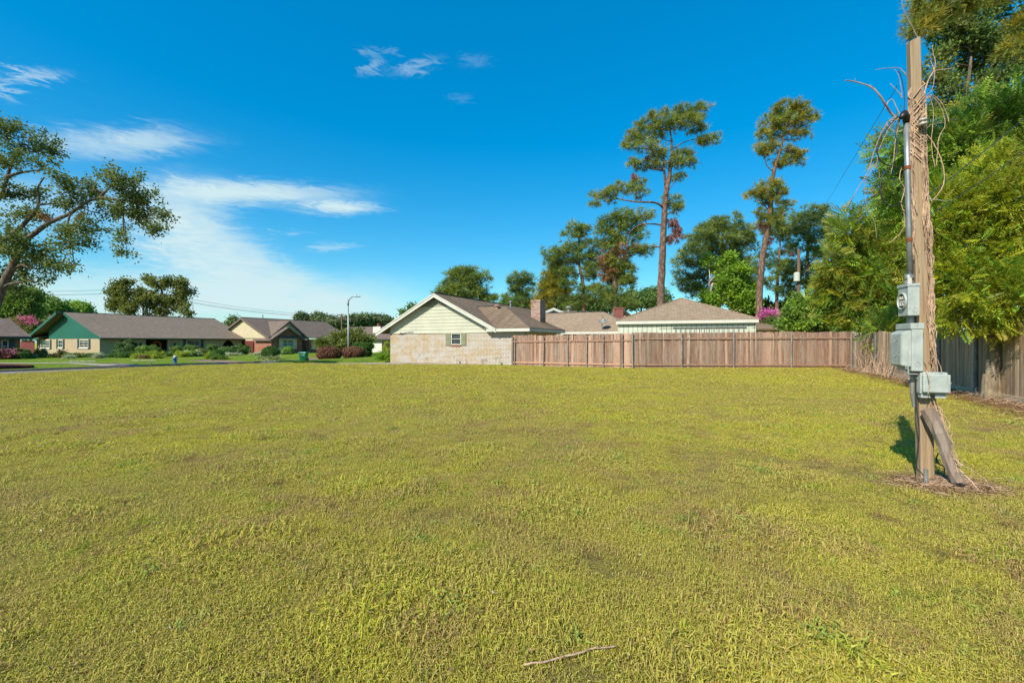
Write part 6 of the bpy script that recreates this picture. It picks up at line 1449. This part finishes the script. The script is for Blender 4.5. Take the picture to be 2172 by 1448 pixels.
sh('bronze_bush', 'wide reddish brown clipped bush at the foot of the street lamp', 'bush', 750, 761, 21, 23, 44, 'l_red', n=3600, size=1.5, grp=GV, zb=-.08)
sh('dark_bush', 'dark green rounded bush right behind the lamp bush', 'bush', 766, 755, 19, 27, 50, 'l_hedge', n=2200, size=1.8, grp=GV)
sh('yucca', 'spiky palm like plant in front of the brick house wall', 'plant', 683, 749, 10, 26, 56, 'l_oak2', 'strap', 120, 1.6, core=False, stem=True, grp=GV)
sh('fig_shrub', 'leafy light shrub in front of the white house wall', 'shrub', 779, 748, 11, 40, 58, 'l_green', n=500, size=2.6, core=False, grp=GV, sub=.5)
sh('corner_shrub', 'low bright green shrub at the left corner of the painted brick house', 'shrub', 816, 768, 13, 15, 36.5, 'l_green', 'strap', 200, .9, core=False, zb=-.1, grp=GV)
sh('corner_shrub', 'tall thin yellow green plant beside the brick house corner', 'shrub', 822, 760, 6, 30, 37.5, 'l_lime', n=250, size=1.4, core=False, zb=-.1, grp=GV)
sh('low_hedge', 'low green hedge along the brick wall under the bay window', 'hedge', 600, 752, 20, 8, 60, 'l_dk', n=600, size=2, grp=GV)
sh('small_conifer', 'small upright shrub in front of the bay window', 'shrub', 610, 752, 7, 18, 60, 'l_green', n=300, size=1.8, core=False, grp=GV)
sh('low_plant', 'low flowers along the wall of the cream gabled house', 'plant', 555, 755, 16, 6, 56, 'l_pale', n=300, size=1.6, core=False, grp=GV)
GL = 'shrubs beside the left edge brick house'
sh('purple_bush', 'purplish bush against the red brick wall at the left edge', 'bush', 12, 765, 22, 20, 42, 'l_purple', n=1600, size=1.6, grp=GL, flower=('l_pink', 60))
sh('dark_bush', 'dark green bush beside the dark red gate', 'bush', 45, 767, 11, 23, 42.5, 'l_hedge', n=1200, size=1.6, grp=GL)
sh('low_plant', 'low mixed plants right of the dark green bush', 'plant', 58, 767, 10, 9, 43, 'l_mid', n=300, size=1.4, grp=GL)
# mulch ring and stones
mb = MB(); q_ = gpt(12, 781, ZY); mb.lathe((q_[0] - .6, q_[1], ZY), [(1.6, -.1), (1.6, .12), (1.45, .16), (.2, .26)], 20); tag(mesh_obj('mulch_bed', mb, M['mulch'], loc=(q_[0] - .6, q_[1], ZY)), 'raised ring of reddish mulch round the oak trunk at the left edge', 'mulch bed')
mb = MB(); rs = random.Random(9)
for (p0, p1, y, n_) in ((280, 332, 765, 26), (150, 205, 767, 18), (555, 592, 767.5, 16), (640, 662, 764.5, 8)):
    for i in range(n_):
        x, y_ = gpt(p0 + (p1 - p0) * (i + rs.random() * .5) / n_, y + rs.uniform(-.4, .4), ZY); s_ = rs.uniform(.05, .10); mb.ell((x, y_, ZY + .02), (s_, s_ * .8, s_ * .7), 6, 4)
tag(mesh_obj('edging_stones', mb, M['stone'], uv=False), 'small pale edging stones along the far flower beds', 'stones', kind='stuff')

# ------------------------------------------------------------------ trees
# left oak
k0 = 26.0
make_tree('oak_tree', 'large leaning oak overhanging from the left edge of the photo', 'tree', k0,
    [(-28, 700, .27), (-14, 660, .25), (5, 610, .22), (30, 556, .18), (58, 505, .145), (105, 472, .12), (150, 452, .095), (185, 428, .075), (212, 418, .05)],
    [(25, 285, 45, 32, 0), (85, 310, 38, 25, 1), (15, 345, 38, 28, -1), (95, 345, 25, 10, 0), (8, 400, 25, 30, 0), (75, 415, 28, 18, 1), (125, 385, 32, 22, -1), (55, 455, 40, 20, 0), (150, 420, 32, 22, 0),
     (195, 400, 34, 20, 1), (245, 375, 34, 22, -1), (275, 380, 22, 14, 1), (280, 415, 34, 22, 0), (315, 420, 28, 16, 0), (300, 455, 34, 22, 1), (325, 480, 20, 18, -1), (345, 452, 15, 12, 0), (255, 440, 32, 18, 0), (225, 455, 24, 16, 1),
     (262, 490, 14, 18, 0), (262, 525, 13, 24, 0), (185, 480, 30, 20, 0), (165, 510, 24, 20, 1), (130, 500, 34, 22, -1), (95, 530, 34, 20, 0), (60, 560, 30, 22, 1), (120, 560, 30, 18, 0), (150, 575, 16, 12, 0), (20, 520, 36, 36, -1), (10, 590, 40, 30, 1), (40, 500, 30, 20, 1),
     (350, 458, 12, 8, 0), (90, 590, 30, 12, 0)], 'leaf', 12500, [('l_oak', .75), ('l_oak2', .25)], .55, .8, 'obark', 5, None, 1.0, .2, .2, .9, True,
    limbs=[[(5, 610, .2), (-20, 560, .18), (-40, 500, .15)], [(-40, 545, .15), (0, 515, .13), (25, 500, .12), (60, 465, .10), (82, 435, .07), (80, 400, .045), (95, 375, .03)], [(-20, 440, .12), (5, 410, .10), (20, 360, .08), (35, 325, .06), (48, 305, .04)], [(15, 375, .1), (50, 365, .06), (95, 360, .03)],
           [(212, 418, .08), (240, 390, .05), (255, 375, .03)], [(212, 418, .09), (260, 425, .06), (310, 432, .03)], [(82, 435, .06), (120, 432, .04), (150, 440, .02)]], cover=.55,
    extra=[('small', 'l_brown', 90, [(252, 397, 8, 5), (96, 462, 8, 5), (172, 458, 6, 4)], 1.6, 'dead_leaves')])
make_tree('broadleaf_tree', 'tall dark green tree behind the left edge brick house', 'tree', 62, [(30, 700, .3), (35, 640, .2), (38, 610, .1)],
    [(30, 625, 30, 22), (55, 615, 28, 12), (70, 630, 18, 14), (25, 660, 30, 25), (55, 650, 26, 20), (5, 680, 24, 30), (75, 645, 14, 10)], 'leaf', 6500, 'l_mid', 1.0, .7, 'obark', 21, None, 2.0, .3, depth=.8, cover=.7)
make_tree('broadleaf_tree', 'dense rounded green trees behind the left gable roof', 'tree', 78, [(90, 710, .3), (90, 660, .2)],
    [(60, 665, 32, 22), (100, 655, 34, 18), (90, 680, 45, 22), (45, 690, 30, 20), (130, 680, 25, 18)], 'big', 5000, 'l_mid', 1.5, .7, 'obark', 22, None, 1.6, .4, depth=.8)
make_tree('broadleaf_tree', 'yellow green rounded tree just above the teal gable peak', 'tree', 82, [(150, 710, .3), (150, 670, .2)],
    [(140, 655, 26, 16), (162, 658, 20, 15), (120, 668, 30, 18), (165, 672, 20, 14)], 'big', 3800, 'l_green', 1.5, .7, 'obark', 23, None, 1.5, .4, depth=.8)
make_tree('crepe_myrtle', 'pink flowering shrub tree above the left edge brick roof', 'tree', 60, [(48, 720, .1), (48, 690, .07)], [(35, 690, 26, 16), (62, 690, 24, 18), (50, 705, 30, 14)], 'leaf', 1600, 'l_oak2', .8, .7, 'obark', 24, None, 1.7, .4,
    extra=[('leaf', 'l_pink', 430, [(45, 682, 18, 7), (68, 683, 12, 8), (60, 677, 12, 5)], 1.1, 'blossom')])
make_tree('crepe_myrtle', 'tiny pink blossom patch beside the teal gable rake', 'tree', 66, [(112, 720, .08), (112, 690, .06)], [(114, 690, 12, 12), (104, 696, 10, 8)], 'leaf', 500, 'l_mid', .8, .7, 'obark', 25, None, 1.6, .4, extra=[('leaf', 'l_pink', 130, [(115, 680, 7, 6), (101, 692, 6, 4)], 1.2, 'blossom')])
make_tree('broadleaf_tree', 'left one of the two open trees behind the green gabled house', 'tree', 72, [(272, 700, .25), (270, 650, .2), (262, 620, .12)],
    [(250, 605, 17, 18), (270, 620, 17, 12), (238, 625, 11, 10), (255, 635, 22, 12), (245, 650, 16, 14), (278, 655, 22, 14), (290, 640, 14, 12), (265, 598, 14, 8)], 'leaf', 3600, 'l_oak2', .9, .8, 'obark', 26, None, 2.3, .25, depth=.8, cover=.55)
make_tree('broadleaf_tree', 'right one of the two open trees behind the green gabled house', 'tree', 73, [(352, 700, .3), (350, 655, .25), (345, 625, .18), (340, 605, .1)],
    [(318, 595, 13, 9), (335, 605, 17, 12), (355, 598, 16, 10), (375, 608, 18, 14), (392, 620, 16, 14), (322, 625, 14, 14), (315, 645, 16, 14), (345, 635, 18, 16), (370, 640, 18, 14), (350, 662, 32, 10), (395, 662, 16, 10), (300, 625, 10, 12), (385, 600, 10, 8), (388, 640, 10, 8)], 'leaf', 5200, 'l_oak2', .9, .8, 'obark', 27, None, 2.3, .25, depth=.8, cover=.5)
# far pines between the houses
for i, (px, py, rx, ry) in enumerate(((497, 685, 11, 9), (641, 675, 10, 5), (681, 675, 12, 7))):
    make_tree('far_tree', ('round far tree left of the cream gable', 'small far pine top above the cream house ridge', 'far pine top left of the crossarm pole')[i], 'tree', 150, [(px, 720, .3), (px, 685, .2)],
        [(px, py, rx, ry), (px + rx * .5, py + 4, rx * .7, ry * .8), (px - rx * .5, py + 5, rx * .7, ry * .8)], 'big', 900, 'l_far', 2, .6, 'pbark', 40 + i, 'far trees on the skyline', 2.2, .3)
for i, (px, py, rx, ry) in enumerate(((712, 686, 18, 10), (742, 683, 16, 9), (770, 683, 20, 10), (800, 682, 18, 9), (817, 684, 14, 12))):
    make_tree('far_tree', ('leftmost', 'second', 'middle', 'fourth', 'rightmost')[i] + ' of the far trees above the white house roof', 'tree', 140 + 4 * i, [(px, 715, .3), (px, 690, .2)],
        [(px, py, rx, ry), (px + rx * .5, py - 3, rx * .5, ry * .6), (px - rx * .5, py + 3, rx * .8, ry)], 'big', 1300, 'l_far', 2, .6, 'pbark', 50 + i, 'far trees on the skyline', 2.2, .3)
make_tree('spreading_tree', 'small spreading olive tree beside the street lamp', 'tree', 54, [(735, 750, .12), (735, 730, .09)],
    [(735, 712, 28, 12), (715, 722, 16, 10), (755, 716, 20, 12), (772, 728, 16, 10), (740, 726, 30, 12), (768, 716, 12, 6)], 'leaf', 4000, 'l_oak2', .6, .7, 'obark', 60, None, 1.7, .3, depth=.8)
# trees behind house A
make_tree('pine_tree', 'broad olive tree above the painted brick house roof', 'tree', 75, [(990, 690, .35), (985, 620, .25), (985, 590, .15)],
    [(985, 580, 32, 12), (970, 595, 26, 18), (1005, 590, 24, 16), (950, 612, 16, 14), (975, 615, 30, 18), (1010, 618, 22, 16), (930, 622, 12, 8), (1028, 590, 10, 5), (965, 630, 34, 14), (1020, 632, 20, 10), (1045, 632, 12, 8)], 'tuft', 7500, [('l_pine', .7), ('l_pined', .3)], 1.2, .5, 'pbark', 61, None, 1.8, .35, depth=.8)
make_tree('pine_tree', 'small open pine left of the brick chimney', 'tree', 68, [(1108, 690, .25), (1108, 640, .2), (1108, 600, .1)],
    [(1105, 590, 22, 9), (1092, 600, 13, 8), (1122, 600, 14, 10), (1105, 612, 22, 8), (1098, 625, 16, 8), (1120, 628, 18, 10), (1085, 635, 18, 6), (1105, 642, 30, 8), (1072, 640, 8, 8)], 'tuft', 4200, 'l_pined', 1.0, .45, 'pbark', 62, None, 1.5, .3, depth=.8)
make_tree('broadleaf_tree', 'small dark treetop at the left slope of the painted brick roof', 'tree', 60, [(872, 700, .2), (872, 670, .1)], [(872, 655, 14, 7), (864, 664, 14, 7), (884, 655, 8, 5)], 'leaf', 700, 'l_dk', .9, .6, 'obark', 63, None, 2, .3)
make_tree('pine_tree', 'golden bushy pine right behind the brick chimney', 'tree', 60, [(1178, 690, .3), (1178, 620, .25), (1180, 570, .12)],
    [(1175, 560, 18, 14), (1185, 580, 20, 18), (1165, 590, 20, 16), (1180, 605, 26, 20), (1158, 620, 24, 20), (1185, 630, 24, 18), (1150, 645, 18, 14)], 'tuft', 6500, [('l_pineg', .75), ('l_pined', .25)], 1.1, .6, 'pbark', 64, None, 1.5, .35, depth=.9,
    extra=[('tuft', 'l_brown', 260, [(1158, 622, 8, 14), (1163, 640, 6, 10)], 1.1, 'dead_needles')])
make_tree('pine_tree', 'tiered pine with curved dark trunk left of the rusty pine', 'tree', 58, [(1240, 700, .3), (1238, 640, .26), (1236, 600, .22), (1228, 560, .17), (1228, 520, .12), (1226, 490, .06)],
    [(1225, 485, 26, 10), (1212, 497, 18, 8), (1240, 495, 16, 10), (1185, 530, 28, 10), (1210, 525, 26, 12), (1245, 520, 22, 12), (1258, 540, 18, 12), (1200, 550, 30, 10), (1235, 550, 26, 12), (1250, 568, 20, 12), (1195, 575, 20, 10), (1240, 585, 22, 10), (1205, 600, 20, 10), (1245, 625, 34, 16), (1225, 640, 30, 14), (1265, 615, 20, 12), (1170, 545, 14, 8)],
    'tuft', 9500, [('l_pined', .6), ('l_pine', .4)], .95, .42, 'pbark', 65, None, 1.4, .25, depth=.8, up=.15, cover=.7)
make_tree('pine_tree', 'pine with rusty brown needle patch in front of the tall pine', 'tree', 56, [(1305, 700, .42), (1305, 640, .36), (1302, 570, .28), (1310, 500, .18), (1318, 470, .08)],
    [(1320, 455, 28, 10), (1300, 470, 24, 12), (1340, 470, 24, 12), (1285, 490, 20, 12), (1320, 490, 30, 14), (1355, 490, 14, 10), (1300, 515, 24, 12), (1335, 510, 20, 10), (1275, 515, 14, 10), (1340, 530, 22, 8), (1365, 530, 18, 8), (1360, 535, 22, 6),
     (1310, 560, 24, 18), (1325, 580, 24, 18), (1300, 600, 26, 20), (1335, 600, 18, 12), (1290, 625, 26, 18), (1320, 640, 28, 18), (1280, 560, 14, 14)],
    'tuft', 12000, [('l_pined', .6), ('l_pine', .4)], .95, .5, 'pbark', 66, None, 1.4, .3, depth=.8, up=.2, cover=.8,
    extra=[('tuft', 'l_brown', 1000, [(1300, 530, 26, 14), (1285, 555, 16, 16), (1315, 545, 16, 14), (1300, 575, 14, 14), (1345, 525, 14, 5), (1282, 585, 10, 10)], 1.15, 'dead_needles')])
# low trees between
make_tree('broadleaf_tree', 'dark low trees left of the tall pine trunk', 'tree', 80, [(1360, 700, .2), (1360, 650, .15)], [(1350, 635, 28, 14), (1380, 625, 22, 14), (1335, 645, 20, 12), (1375, 642, 26, 12), (1400, 640, 18, 14)], 'big', 2600, 'l_dk', 1.4, .7, 'obark', 67, None, 1.3, .3)
make_tree('broadleaf_tree', 'dark low undergrowth behind the brick chimney', 'tree', 72, [(1215, 700, .2), (1215, 660, .15)], [(1215, 645, 28, 14), (1255, 650, 24, 12), (1190, 650, 20, 12), (1120, 652, 28, 8), (1075, 648, 24, 6), (1290, 650, 20, 12)], 'big', 2600, 'l_dk', 1.4, .7, 'obark', 68, None, 1.2, .3)
# tall pine 1
make_tree('tall_pine', 'tallest pine with wide open crown behind the garage roof', 'tree', 44,
    [(1399, 700, .36), (1401, 640, .35), (1404, 560, .32), (1408, 480, .28), (1411, 430, .25), (1414, 400, .24), (1420, 370, .19), (1425, 330, .14), (1425, 300, .10), (1420, 270, .06), (1412, 245, .04)],
    [(1485, 235, 18, 16, 0), (1445, 240, 24, 16, .5), (1400, 250, 22, 16, -.5), (1370, 262, 18, 14, 0), (1345, 290, 20, 12, .5), (1335, 305, 16, 12, 0), (1465, 255, 26, 12, -.5), (1430, 265, 26, 12, 0), (1475, 275, 20, 10, .5), (1385, 285, 26, 12, 0), (1500, 298, 18, 8, 0), (1515, 296, 12, 7, 0),
     (1370, 310, 22, 10, -.5), (1405, 325, 22, 12, 0), (1450, 330, 20, 12, .5), (1435, 345, 26, 10, 0), (1465, 345, 12, 8, 0), (1365, 350, 26, 8, .4), (1345, 345, 14, 6, 0), (1395, 350, 16, 6, 0), (1482, 300, 12, 6, 0),
     (1350, 390, 20, 8, 0), (1325, 400, 22, 10, .4), (1295, 408, 20, 9, 0), (1270, 412, 14, 9, 0), (1262, 430, 10, 8, 0), (1358, 408, 16, 9, -.4), (1295, 428, 12, 5, 0), (1425, 430, 16, 14, .3), (1437, 445, 9, 14, 0), (1432, 378, 12, 6, 0),
     (1372, 458, 12, 8, 0), (1360, 455, 8, 6, 0), (1445, 375, 8, 5, 0)],
    'tuft', 15000, [('l_pine', .58), ('l_pineg', .16), ('l_pined', .26)], .52, .5, 'pbark', 71, None, 1.0, .2, .35, .9, True, cover=.6,
    limbs=[[(1406, 440, .12), (1390, 430, .09, -.3), (1350, 428, .08, -.3), (1310, 422, .05), (1285, 415, .03)], [(1405, 478, .09), (1385, 475, .07), (1355, 478, .05), (1335, 495, .04), (1328, 520, .03)], [(1402, 525, .06), (1375, 522, .04), (1345, 525, .03)], [(1412, 395, .13), (1408, 350, .1), (1410, 315, .06)], [(1415, 410, .05), (1430, 385, .03), (1436, 365, .02)], [(1428, 315, .07), (1455, 300, .05), (1480, 295, .03), (1505, 297, .02)], [(1422, 345, .05), (1440, 360, .03), (1468, 345, .02), (1490, 348, .015)]],
    extra=[('hang', 'l_dead', 300, [(1428, 470, 10, 12), (1436, 495, 8, 16), (1422, 505, 6, 12), (1345, 372, 5, 10), (1375, 335, 5, 6)], 1.0, 'dead_needles')])
# tall pine 2
make_tree('tall_pine', 'second tall pine with leaning trunk and rounded golden top', 'tree', 45,
    [(1609, 700, .33), (1610, 650, .32), (1612, 600, .30), (1618, 540, .27), (1630, 480, .24), (1635, 430, .24), (1638, 380, .2), (1645, 350, .17), (1655, 320, .13), (1662, 290, .09), (1670, 255, .05)],
    [(1670, 228, 30, 12, 0), (1650, 245, 24, 13, .5), (1700, 235, 24, 11, -.4), (1725, 240, 10, 9, 0), (1635, 262, 18, 10, 0), (1665, 258, 30, 10, 0), (1700, 260, 20, 9, 0), (1620, 285, 14, 9, 0), (1650, 285, 24, 9, .4), (1695, 285, 20, 9, 0), (1612, 312, 14, 8, 0), (1640, 312, 22, 9, 0), (1680, 325, 22, 10, 0), (1625, 325, 12, 8, 0), (1665, 342, 24, 9, 0), (1690, 340, 12, 8, 0),
     (1635, 392, 26, 8, 0), (1610, 408, 24, 10, 0), (1650, 408, 18, 9, 0), (1595, 414, 13, 7, 0), (1668, 436, 14, 9, 0), (1630, 425, 26, 7, 0), (1615, 450, 10, 8, 0), (1645, 455, 18, 10, 0), (1622, 470, 18, 10, 0)],
    'tuft', 13500, [('l_pineg', .5), ('l_pine', .5)], .52, .45, 'pbark', 72, None, 1.0, .2, .35, .9, True, cover=.75,
    limbs=[[(1637, 362, .07), (1626, 350, .05), (1622, 335, .04)], [(1628, 445, .06), (1620, 432, .04), (1612, 420, .03)]],
    extra=[('tuft', 'l_dead', 130, [(1615, 480, 8, 8), (1628, 510, 6, 10), (1675, 318, 9, 7)], 1, 'dead_needles')])
make_tree('pine_tree', 'wide dense pine between the two tall pines', 'tree', 56, [(1520, 700, .4), (1520, 620, .32), (1528, 540, .22), (1535, 490, .1)],
    [(1540, 475, 34, 14), (1505, 485, 26, 14), (1575, 490, 26, 14), (1490, 505, 28, 14), (1530, 505, 36, 16), (1580, 515, 28, 16), (1470, 530, 28, 12), (1515, 535, 36, 16), (1565, 545, 34, 18), (1455, 555, 24, 12), (1500, 565, 30, 14), (1550, 575, 34, 18), (1590, 570, 22, 18), (1445, 585, 18, 9), (1480, 590, 22, 12), (1460, 605, 22, 10), (1480, 620, 26, 12), (1540, 610, 36, 20), (1585, 605, 24, 20)],
    'tuft', 15500, [('l_pine', .65), ('l_pined', .35)], 1.0, .5, 'pbark', 73, None, 1.45, .3, depth=.8, up=.25)
make_tree('broadleaf_tree', 'bright green leafy tree with bare pale branches behind the garage roof', 'tree', 50, [(1495, 700, .2), (1500, 640, .16), (1512, 600, .1)],
    [(1500, 640, 24, 20), (1530, 630, 26, 20), (1560, 625, 22, 22), (1575, 600, 22, 22), (1545, 590, 20, 18), (1500, 555, 8, 10), (1520, 560, 10, 8), (1565, 570, 20, 12), (1545, 545, 12, 8), (1485, 655, 14, 12), (1585, 640, 20, 20)], 'leaf', 8500, 'l_green', .8, .7, 'palebr', 74, None, 1.9, .3, depth=.8,
    limbs=[[(1500, 620, .10), (1506, 590, .07), (1502, 560, .05), (1500, 548, .03)], [(1504, 600, .08), (1518, 585, .05), (1540, 575, .03), (1555, 572, .02)]])
make_tree('pine_tree', 'slim open pine just right of the second tall pine trunk', 'tree', 58, [(1648, 700, .24), (1648, 620, .2), (1650, 570, .16), (1654, 530, .12), (1656, 500, .06)],
    [(1660, 478, 26, 10), (1640, 492, 22, 9), (1680, 490, 22, 9), (1660, 505, 20, 8), (1630, 540, 14, 8), (1670, 530, 20, 8), (1640, 560, 26, 8), (1675, 560, 22, 8), (1660, 580, 26, 9), (1635, 600, 14, 9), (1680, 600, 22, 12), (1660, 620, 26, 12), (1690, 580, 16, 8), (1650, 470, 22, 7)],
    'tuft', 6500, [('l_pined', .6), ('l_pine', .4)], .9, .45, 'pbark', 75, None, 1.4, .25, depth=.8, up=.2, cover=.6, extra=[('tuft', 'l_dead', 160, [(1685, 535, 14, 5), (1635, 515, 5, 8)], 1.0, 'dead_needles')])
make_tree('pine_tree', 'dark straight pine behind the transformer pole', 'tree', 55, [(1712, 700, .26), (1712, 620, .23), (1712, 560, .2), (1714, 500, .13), (1718, 460, .07)],
    [(1725, 447, 30, 9), (1700, 460, 26, 9), (1748, 460, 24, 9), (1720, 475, 34, 10), (1765, 480, 26, 9), (1690, 490, 20, 9), (1735, 498, 30, 9), (1775, 505, 16, 10), (1705, 515, 26, 9), (1740, 525, 26, 10), (1730, 550, 26, 10), (1700, 570, 24, 10), (1740, 575, 22, 12), (1720, 600, 28, 12), (1745, 610, 24, 14)],
    'tuft', 8000, [('l_pined', .6), ('l_pine', .4)], .9, .42, 'pbark', 76, None, 1.35, .25, depth=.8, up=.2, cover=.6)
make_tree('crepe_myrtle', 'magenta flowering shrub tree at the foot of the second tall pine', 'tree', 42, [(1632, 700, .07), (1632, 690, .06)], [(1630, 685, 22, 16), (1645, 690, 18, 16)], 'leaf', 1300, 'l_mid', .6, .7, 'obark', 77, None, 1.3, .4,
    extra=[('leaf', 'l_mag', 620, [(1622, 668, 12, 9), (1640, 664, 12, 7), (1630, 674, 14, 7)], 1.0, 'blossom')])
# undergrowth and right side trees
make_tree('broadleaf_tree', 'dull olive undergrowth left of the magenta shrub', 'tree', 60, [(1590, 700, .12), (1590, 680, .1)], [(1590, 665, 24, 14), (1570, 650, 24, 14), (1610, 650, 20, 14), (1660, 655, 24, 16), (1690, 650, 22, 16), (1590, 680, 22, 12)], 'big', 3000, 'l_oak2', 1.2, .7, 'obark', 78, None, 1.1, .3)
make_tree('broadleaf_tree', 'dense green shrubbery over the shed and fence corner', 'tree', 36, [(1730, 720, .12), (1730, 690, .1)],
    [(1680, 682, 30, 18), (1715, 670, 34, 24), (1690, 660, 28, 16), (1745, 655, 34, 26), (1760, 685, 40, 20), (1720, 690, 40, 16), (1790, 660, 34, 30), (1730, 640, 28, 18), (1800, 690, 34, 18), (1690, 640, 14, 12)], 'leaf', 15000, [('l_mid', .65), ('l_green', .35)], .7, .7, 'obark', 79, None, 1.3, .35, depth=.9)
make_tree('feathery_tree', 'olive feathery leaved tree left of the service pole above the old fence', 'tree', 26, [(1880, 760, .14), (1878, 680, .12), (1872, 600, .09), (1870, 520, .05)],
    [(1800, 600, 45, 45, 1.0), (1850, 580, 55, 45, 0), (1830, 640, 60, 38, .5), (1780, 640, 34, 34, 1.5), (1890, 640, 45, 40, -.8), (1880, 540, 45, 40, 0), (1900, 490, 40, 40, .6), (1840, 520, 38, 30, .4), (1800, 490, 26, 18, 0), (1770, 560, 20, 18, .4), (1765, 535, 12, 8, 0), (1795, 460, 10, 8, 0), (1850, 680, 60, 22, .2), (1872, 702, 20, 16, -4.6), (1925, 690, 30, 24, -.4), (1830, 470, 14, 10, 0), (1900, 430, 30, 30, .6)],
    'spray', 13500, [('l_yel2', .40), ('l_yel', .12), ('l_mid', .26), ('l_green', .22)], .6, .8, 'obark', 81, None, 1.7, .3, depth=.9, cover=.85)
make_tree('feathery_tree', 'green feathery tree with fine leaves rising behind the top of the service pole', 'tree', 17.5, [(2030, 780, .2), (2020, 650, .17), (2015, 500, .13), (2010, 400, .08)],
    [(1905, 385, 36, 36, .5), (1890, 320, 26, 18, 0), (1910, 290, 22, 22, 0), (1930, 350, 36, 40, .8), (1985, 330, 45, 45, .5), (2040, 300, 50, 45, 0), (2100, 270, 50, 45, 0), (2150, 240, 45, 45, -.5), (2060, 250, 45, 30, 1), (1980, 420, 50, 50, 0), (2050, 390, 60, 55, .5), (2130, 340, 60, 55, 0), (1930, 450, 35, 40, 0), (1890, 400, 22, 16, 0), (2190, 300, 50, 60, 0)],
    'spray', 11500, [('l_mid', .45), ('l_green', .45), ('l_yel2', .1)], .5, .8, 'obark', 82, None, 1.3, .3, depth=.9, cover=.8)
# broad dark tree and tall pine top right
make_tree('oak_tree', 'dark open crowned oak at the upper right behind the feathery trees', 'tree', 22, [(2090, 780, .26), (2080, 600, .24), (2062, 450, .2), (2055, 300, .16), (2050, 200, .1), (2060, 120, .05)],
    [(1990, 60, 34, 26, 0), (2030, 90, 40, 34, .5), (2080, 60, 44, 36, -.5), (2130, 90, 44, 40, 0), (2000, 120, 28, 26, 0), (2060, 140, 40, 30, .8), (2120, 160, 44, 32, 0), (1980, 170, 26, 24, 0), (2020, 190, 36, 26, -.5), (2080, 210, 40, 28, 0), (2150, 215, 40, 26, .5), (1990, 235, 28, 20, 0), (2040, 20, 40, 26, 0), (2110, 10, 46, 30, 0), (2165, 40, 34, 36, 0), (2170, 130, 36, 40, 0), (2180, 330, 40, 60, 1), (1975, 285, 26, 24, 0)],
    'leaf', 12500, [('l_dk', .45), ('l_oak2', .55)], .6, .75, 'obark', 83, None, 1.05, .2, .3, .9, True, cover=.6,
    limbs=[[(2055, 215, .1), (2090, 190, .08), (2130, 165, .06), (2180, 140, .05)]], extra=[('leaf', 'l_dead', 60, [(2066, 52, 7, 6), (2110, 117, 6, 7), (2006, 160, 4, 5)], 1.1, 'dead_leaves')])
make_tree('tall_pine', 'pine branches at the very top right behind the pole top', 'tree', 15, [(2230, 760, .3), (2225, 400, .26), (2215, 100, .2), (2210, -80, .12)],
    [(1945, 65, 26, 12, 0), (1965, 45, 26, 16, 0), (1990, 20, 34, 18, .3), (1975, 5, 30, 14, 0), (2040, 8, 36, 16, 0), (2160, 95, 26, 20, 0), (2165, 50, 22, 14, 0), (2100, -10, 40, 14, 0), (1950, 25, 12, 8, 0)], 'tuft', 4200, [('l_pineg', .5), ('l_pine', .5)], .35, .6, 'pbark', 84, None, .62, .2, .1, .8, True, cover=.9, tw=.5,
    limbs=[[(2212, -60, .05), (2120, -40, .04), (2040, 0, .03), (1990, 35, .02), (1950, 60, .01)]])
# bright feathery tree by the old fence, trunk in front of it
make_tree('feathery_tree', 'bright yellow green feathery tree with pale trunk in front of the old fence', 'tree', 11.3, [(2102, 845, .17), (2106, 800, .14), (2108, 740, .135), (2110, 690, .13), (2112, 620, .11), (2108, 540, .08), (2110, 450, .05)],
    [(2060, 600, 75, 50, 0), (2010, 560, 40, 50, .3), (2010, 640, 40, 30, .4), (2120, 620, 70, 45, -.3), (2060, 520, 65, 50, .2), (2140, 540, 60, 55, 0), (2030, 450, 45, 45, .2), (2090, 430, 60, 55, 0), (2150, 440, 50, 60, -.3), (2000, 420, 22, 26, .3), (2120, 360, 45, 36, 0), (2170, 330, 36, 40, 0), (2150, 640, 60, 36, -.6), (2200, 560, 60, 90, 0), (2220, 430, 60, 90, 0), (2050, 670, 50, 22, -.1), (2130, 680, 55, 18, -.4), (2080, 370, 20, 20, 0), (1995, 500, 24, 40, .3), (2165, 300, 10, 12, 0)],
    'spray', 15000, [('l_yel', .46), ('l_yel2', .26), ('l_green', .28)], .34, .85, 'gbark', 91, None, .85, .35, .35, .85, True, cover=1.0)
# roots flare
# overhanging sprig low at the right edge and bare twigs by the fence corner
mb = MB()
for i in range(70):
    px = vr.uniform(1818, 1885); p = at(px, vr.uniform(770, 786), 22.6 - (px - 1818) * .07); p.z = 0.0
    q = p + Vector((vr.normal() * .35, vr.normal() * .2, vr.uniform(.15, 1.5))); mb.tube([p, p.lerp(q, .5) + Vector((vr.normal() * .12, 0, vr.normal() * .08)), q], [.012, .008, .003], 4)
tag(mesh_obj('bare_twigs', mb, M['vine'], loc=(18, 22.5, 0), uv=False), 'tangle of bare dry vine twigs at the corner of the old fence', 'twigs', kind='stuff')
mb = MB()
for i in range(420):
    t = vr.uniform(.02, .95); p2 = OF0.lerp(OF1, t) + n2_ * (.1 + abs(vr.normal()) * .5); p = Vector((p2.x, p2.y, .02)); d = vr.uniform(0, 6.28); L_ = vr.uniform(.08, .5); e = Vector((math.cos(d) * L_, math.sin(d) * L_, vr.uniform(0, .12)))
    mb.tube([p, p + e * .5 + Vector((0, 0, vr.uniform(0, .06))), p + e], [.005, .004, .002], 3)
tag(mesh_obj('fence_litter', mb, M['vine'], loc=(14, 16, 0), uv=False), 'brown twigs and dead leaf litter along the foot of the old fence', 'litter', kind='stuff')
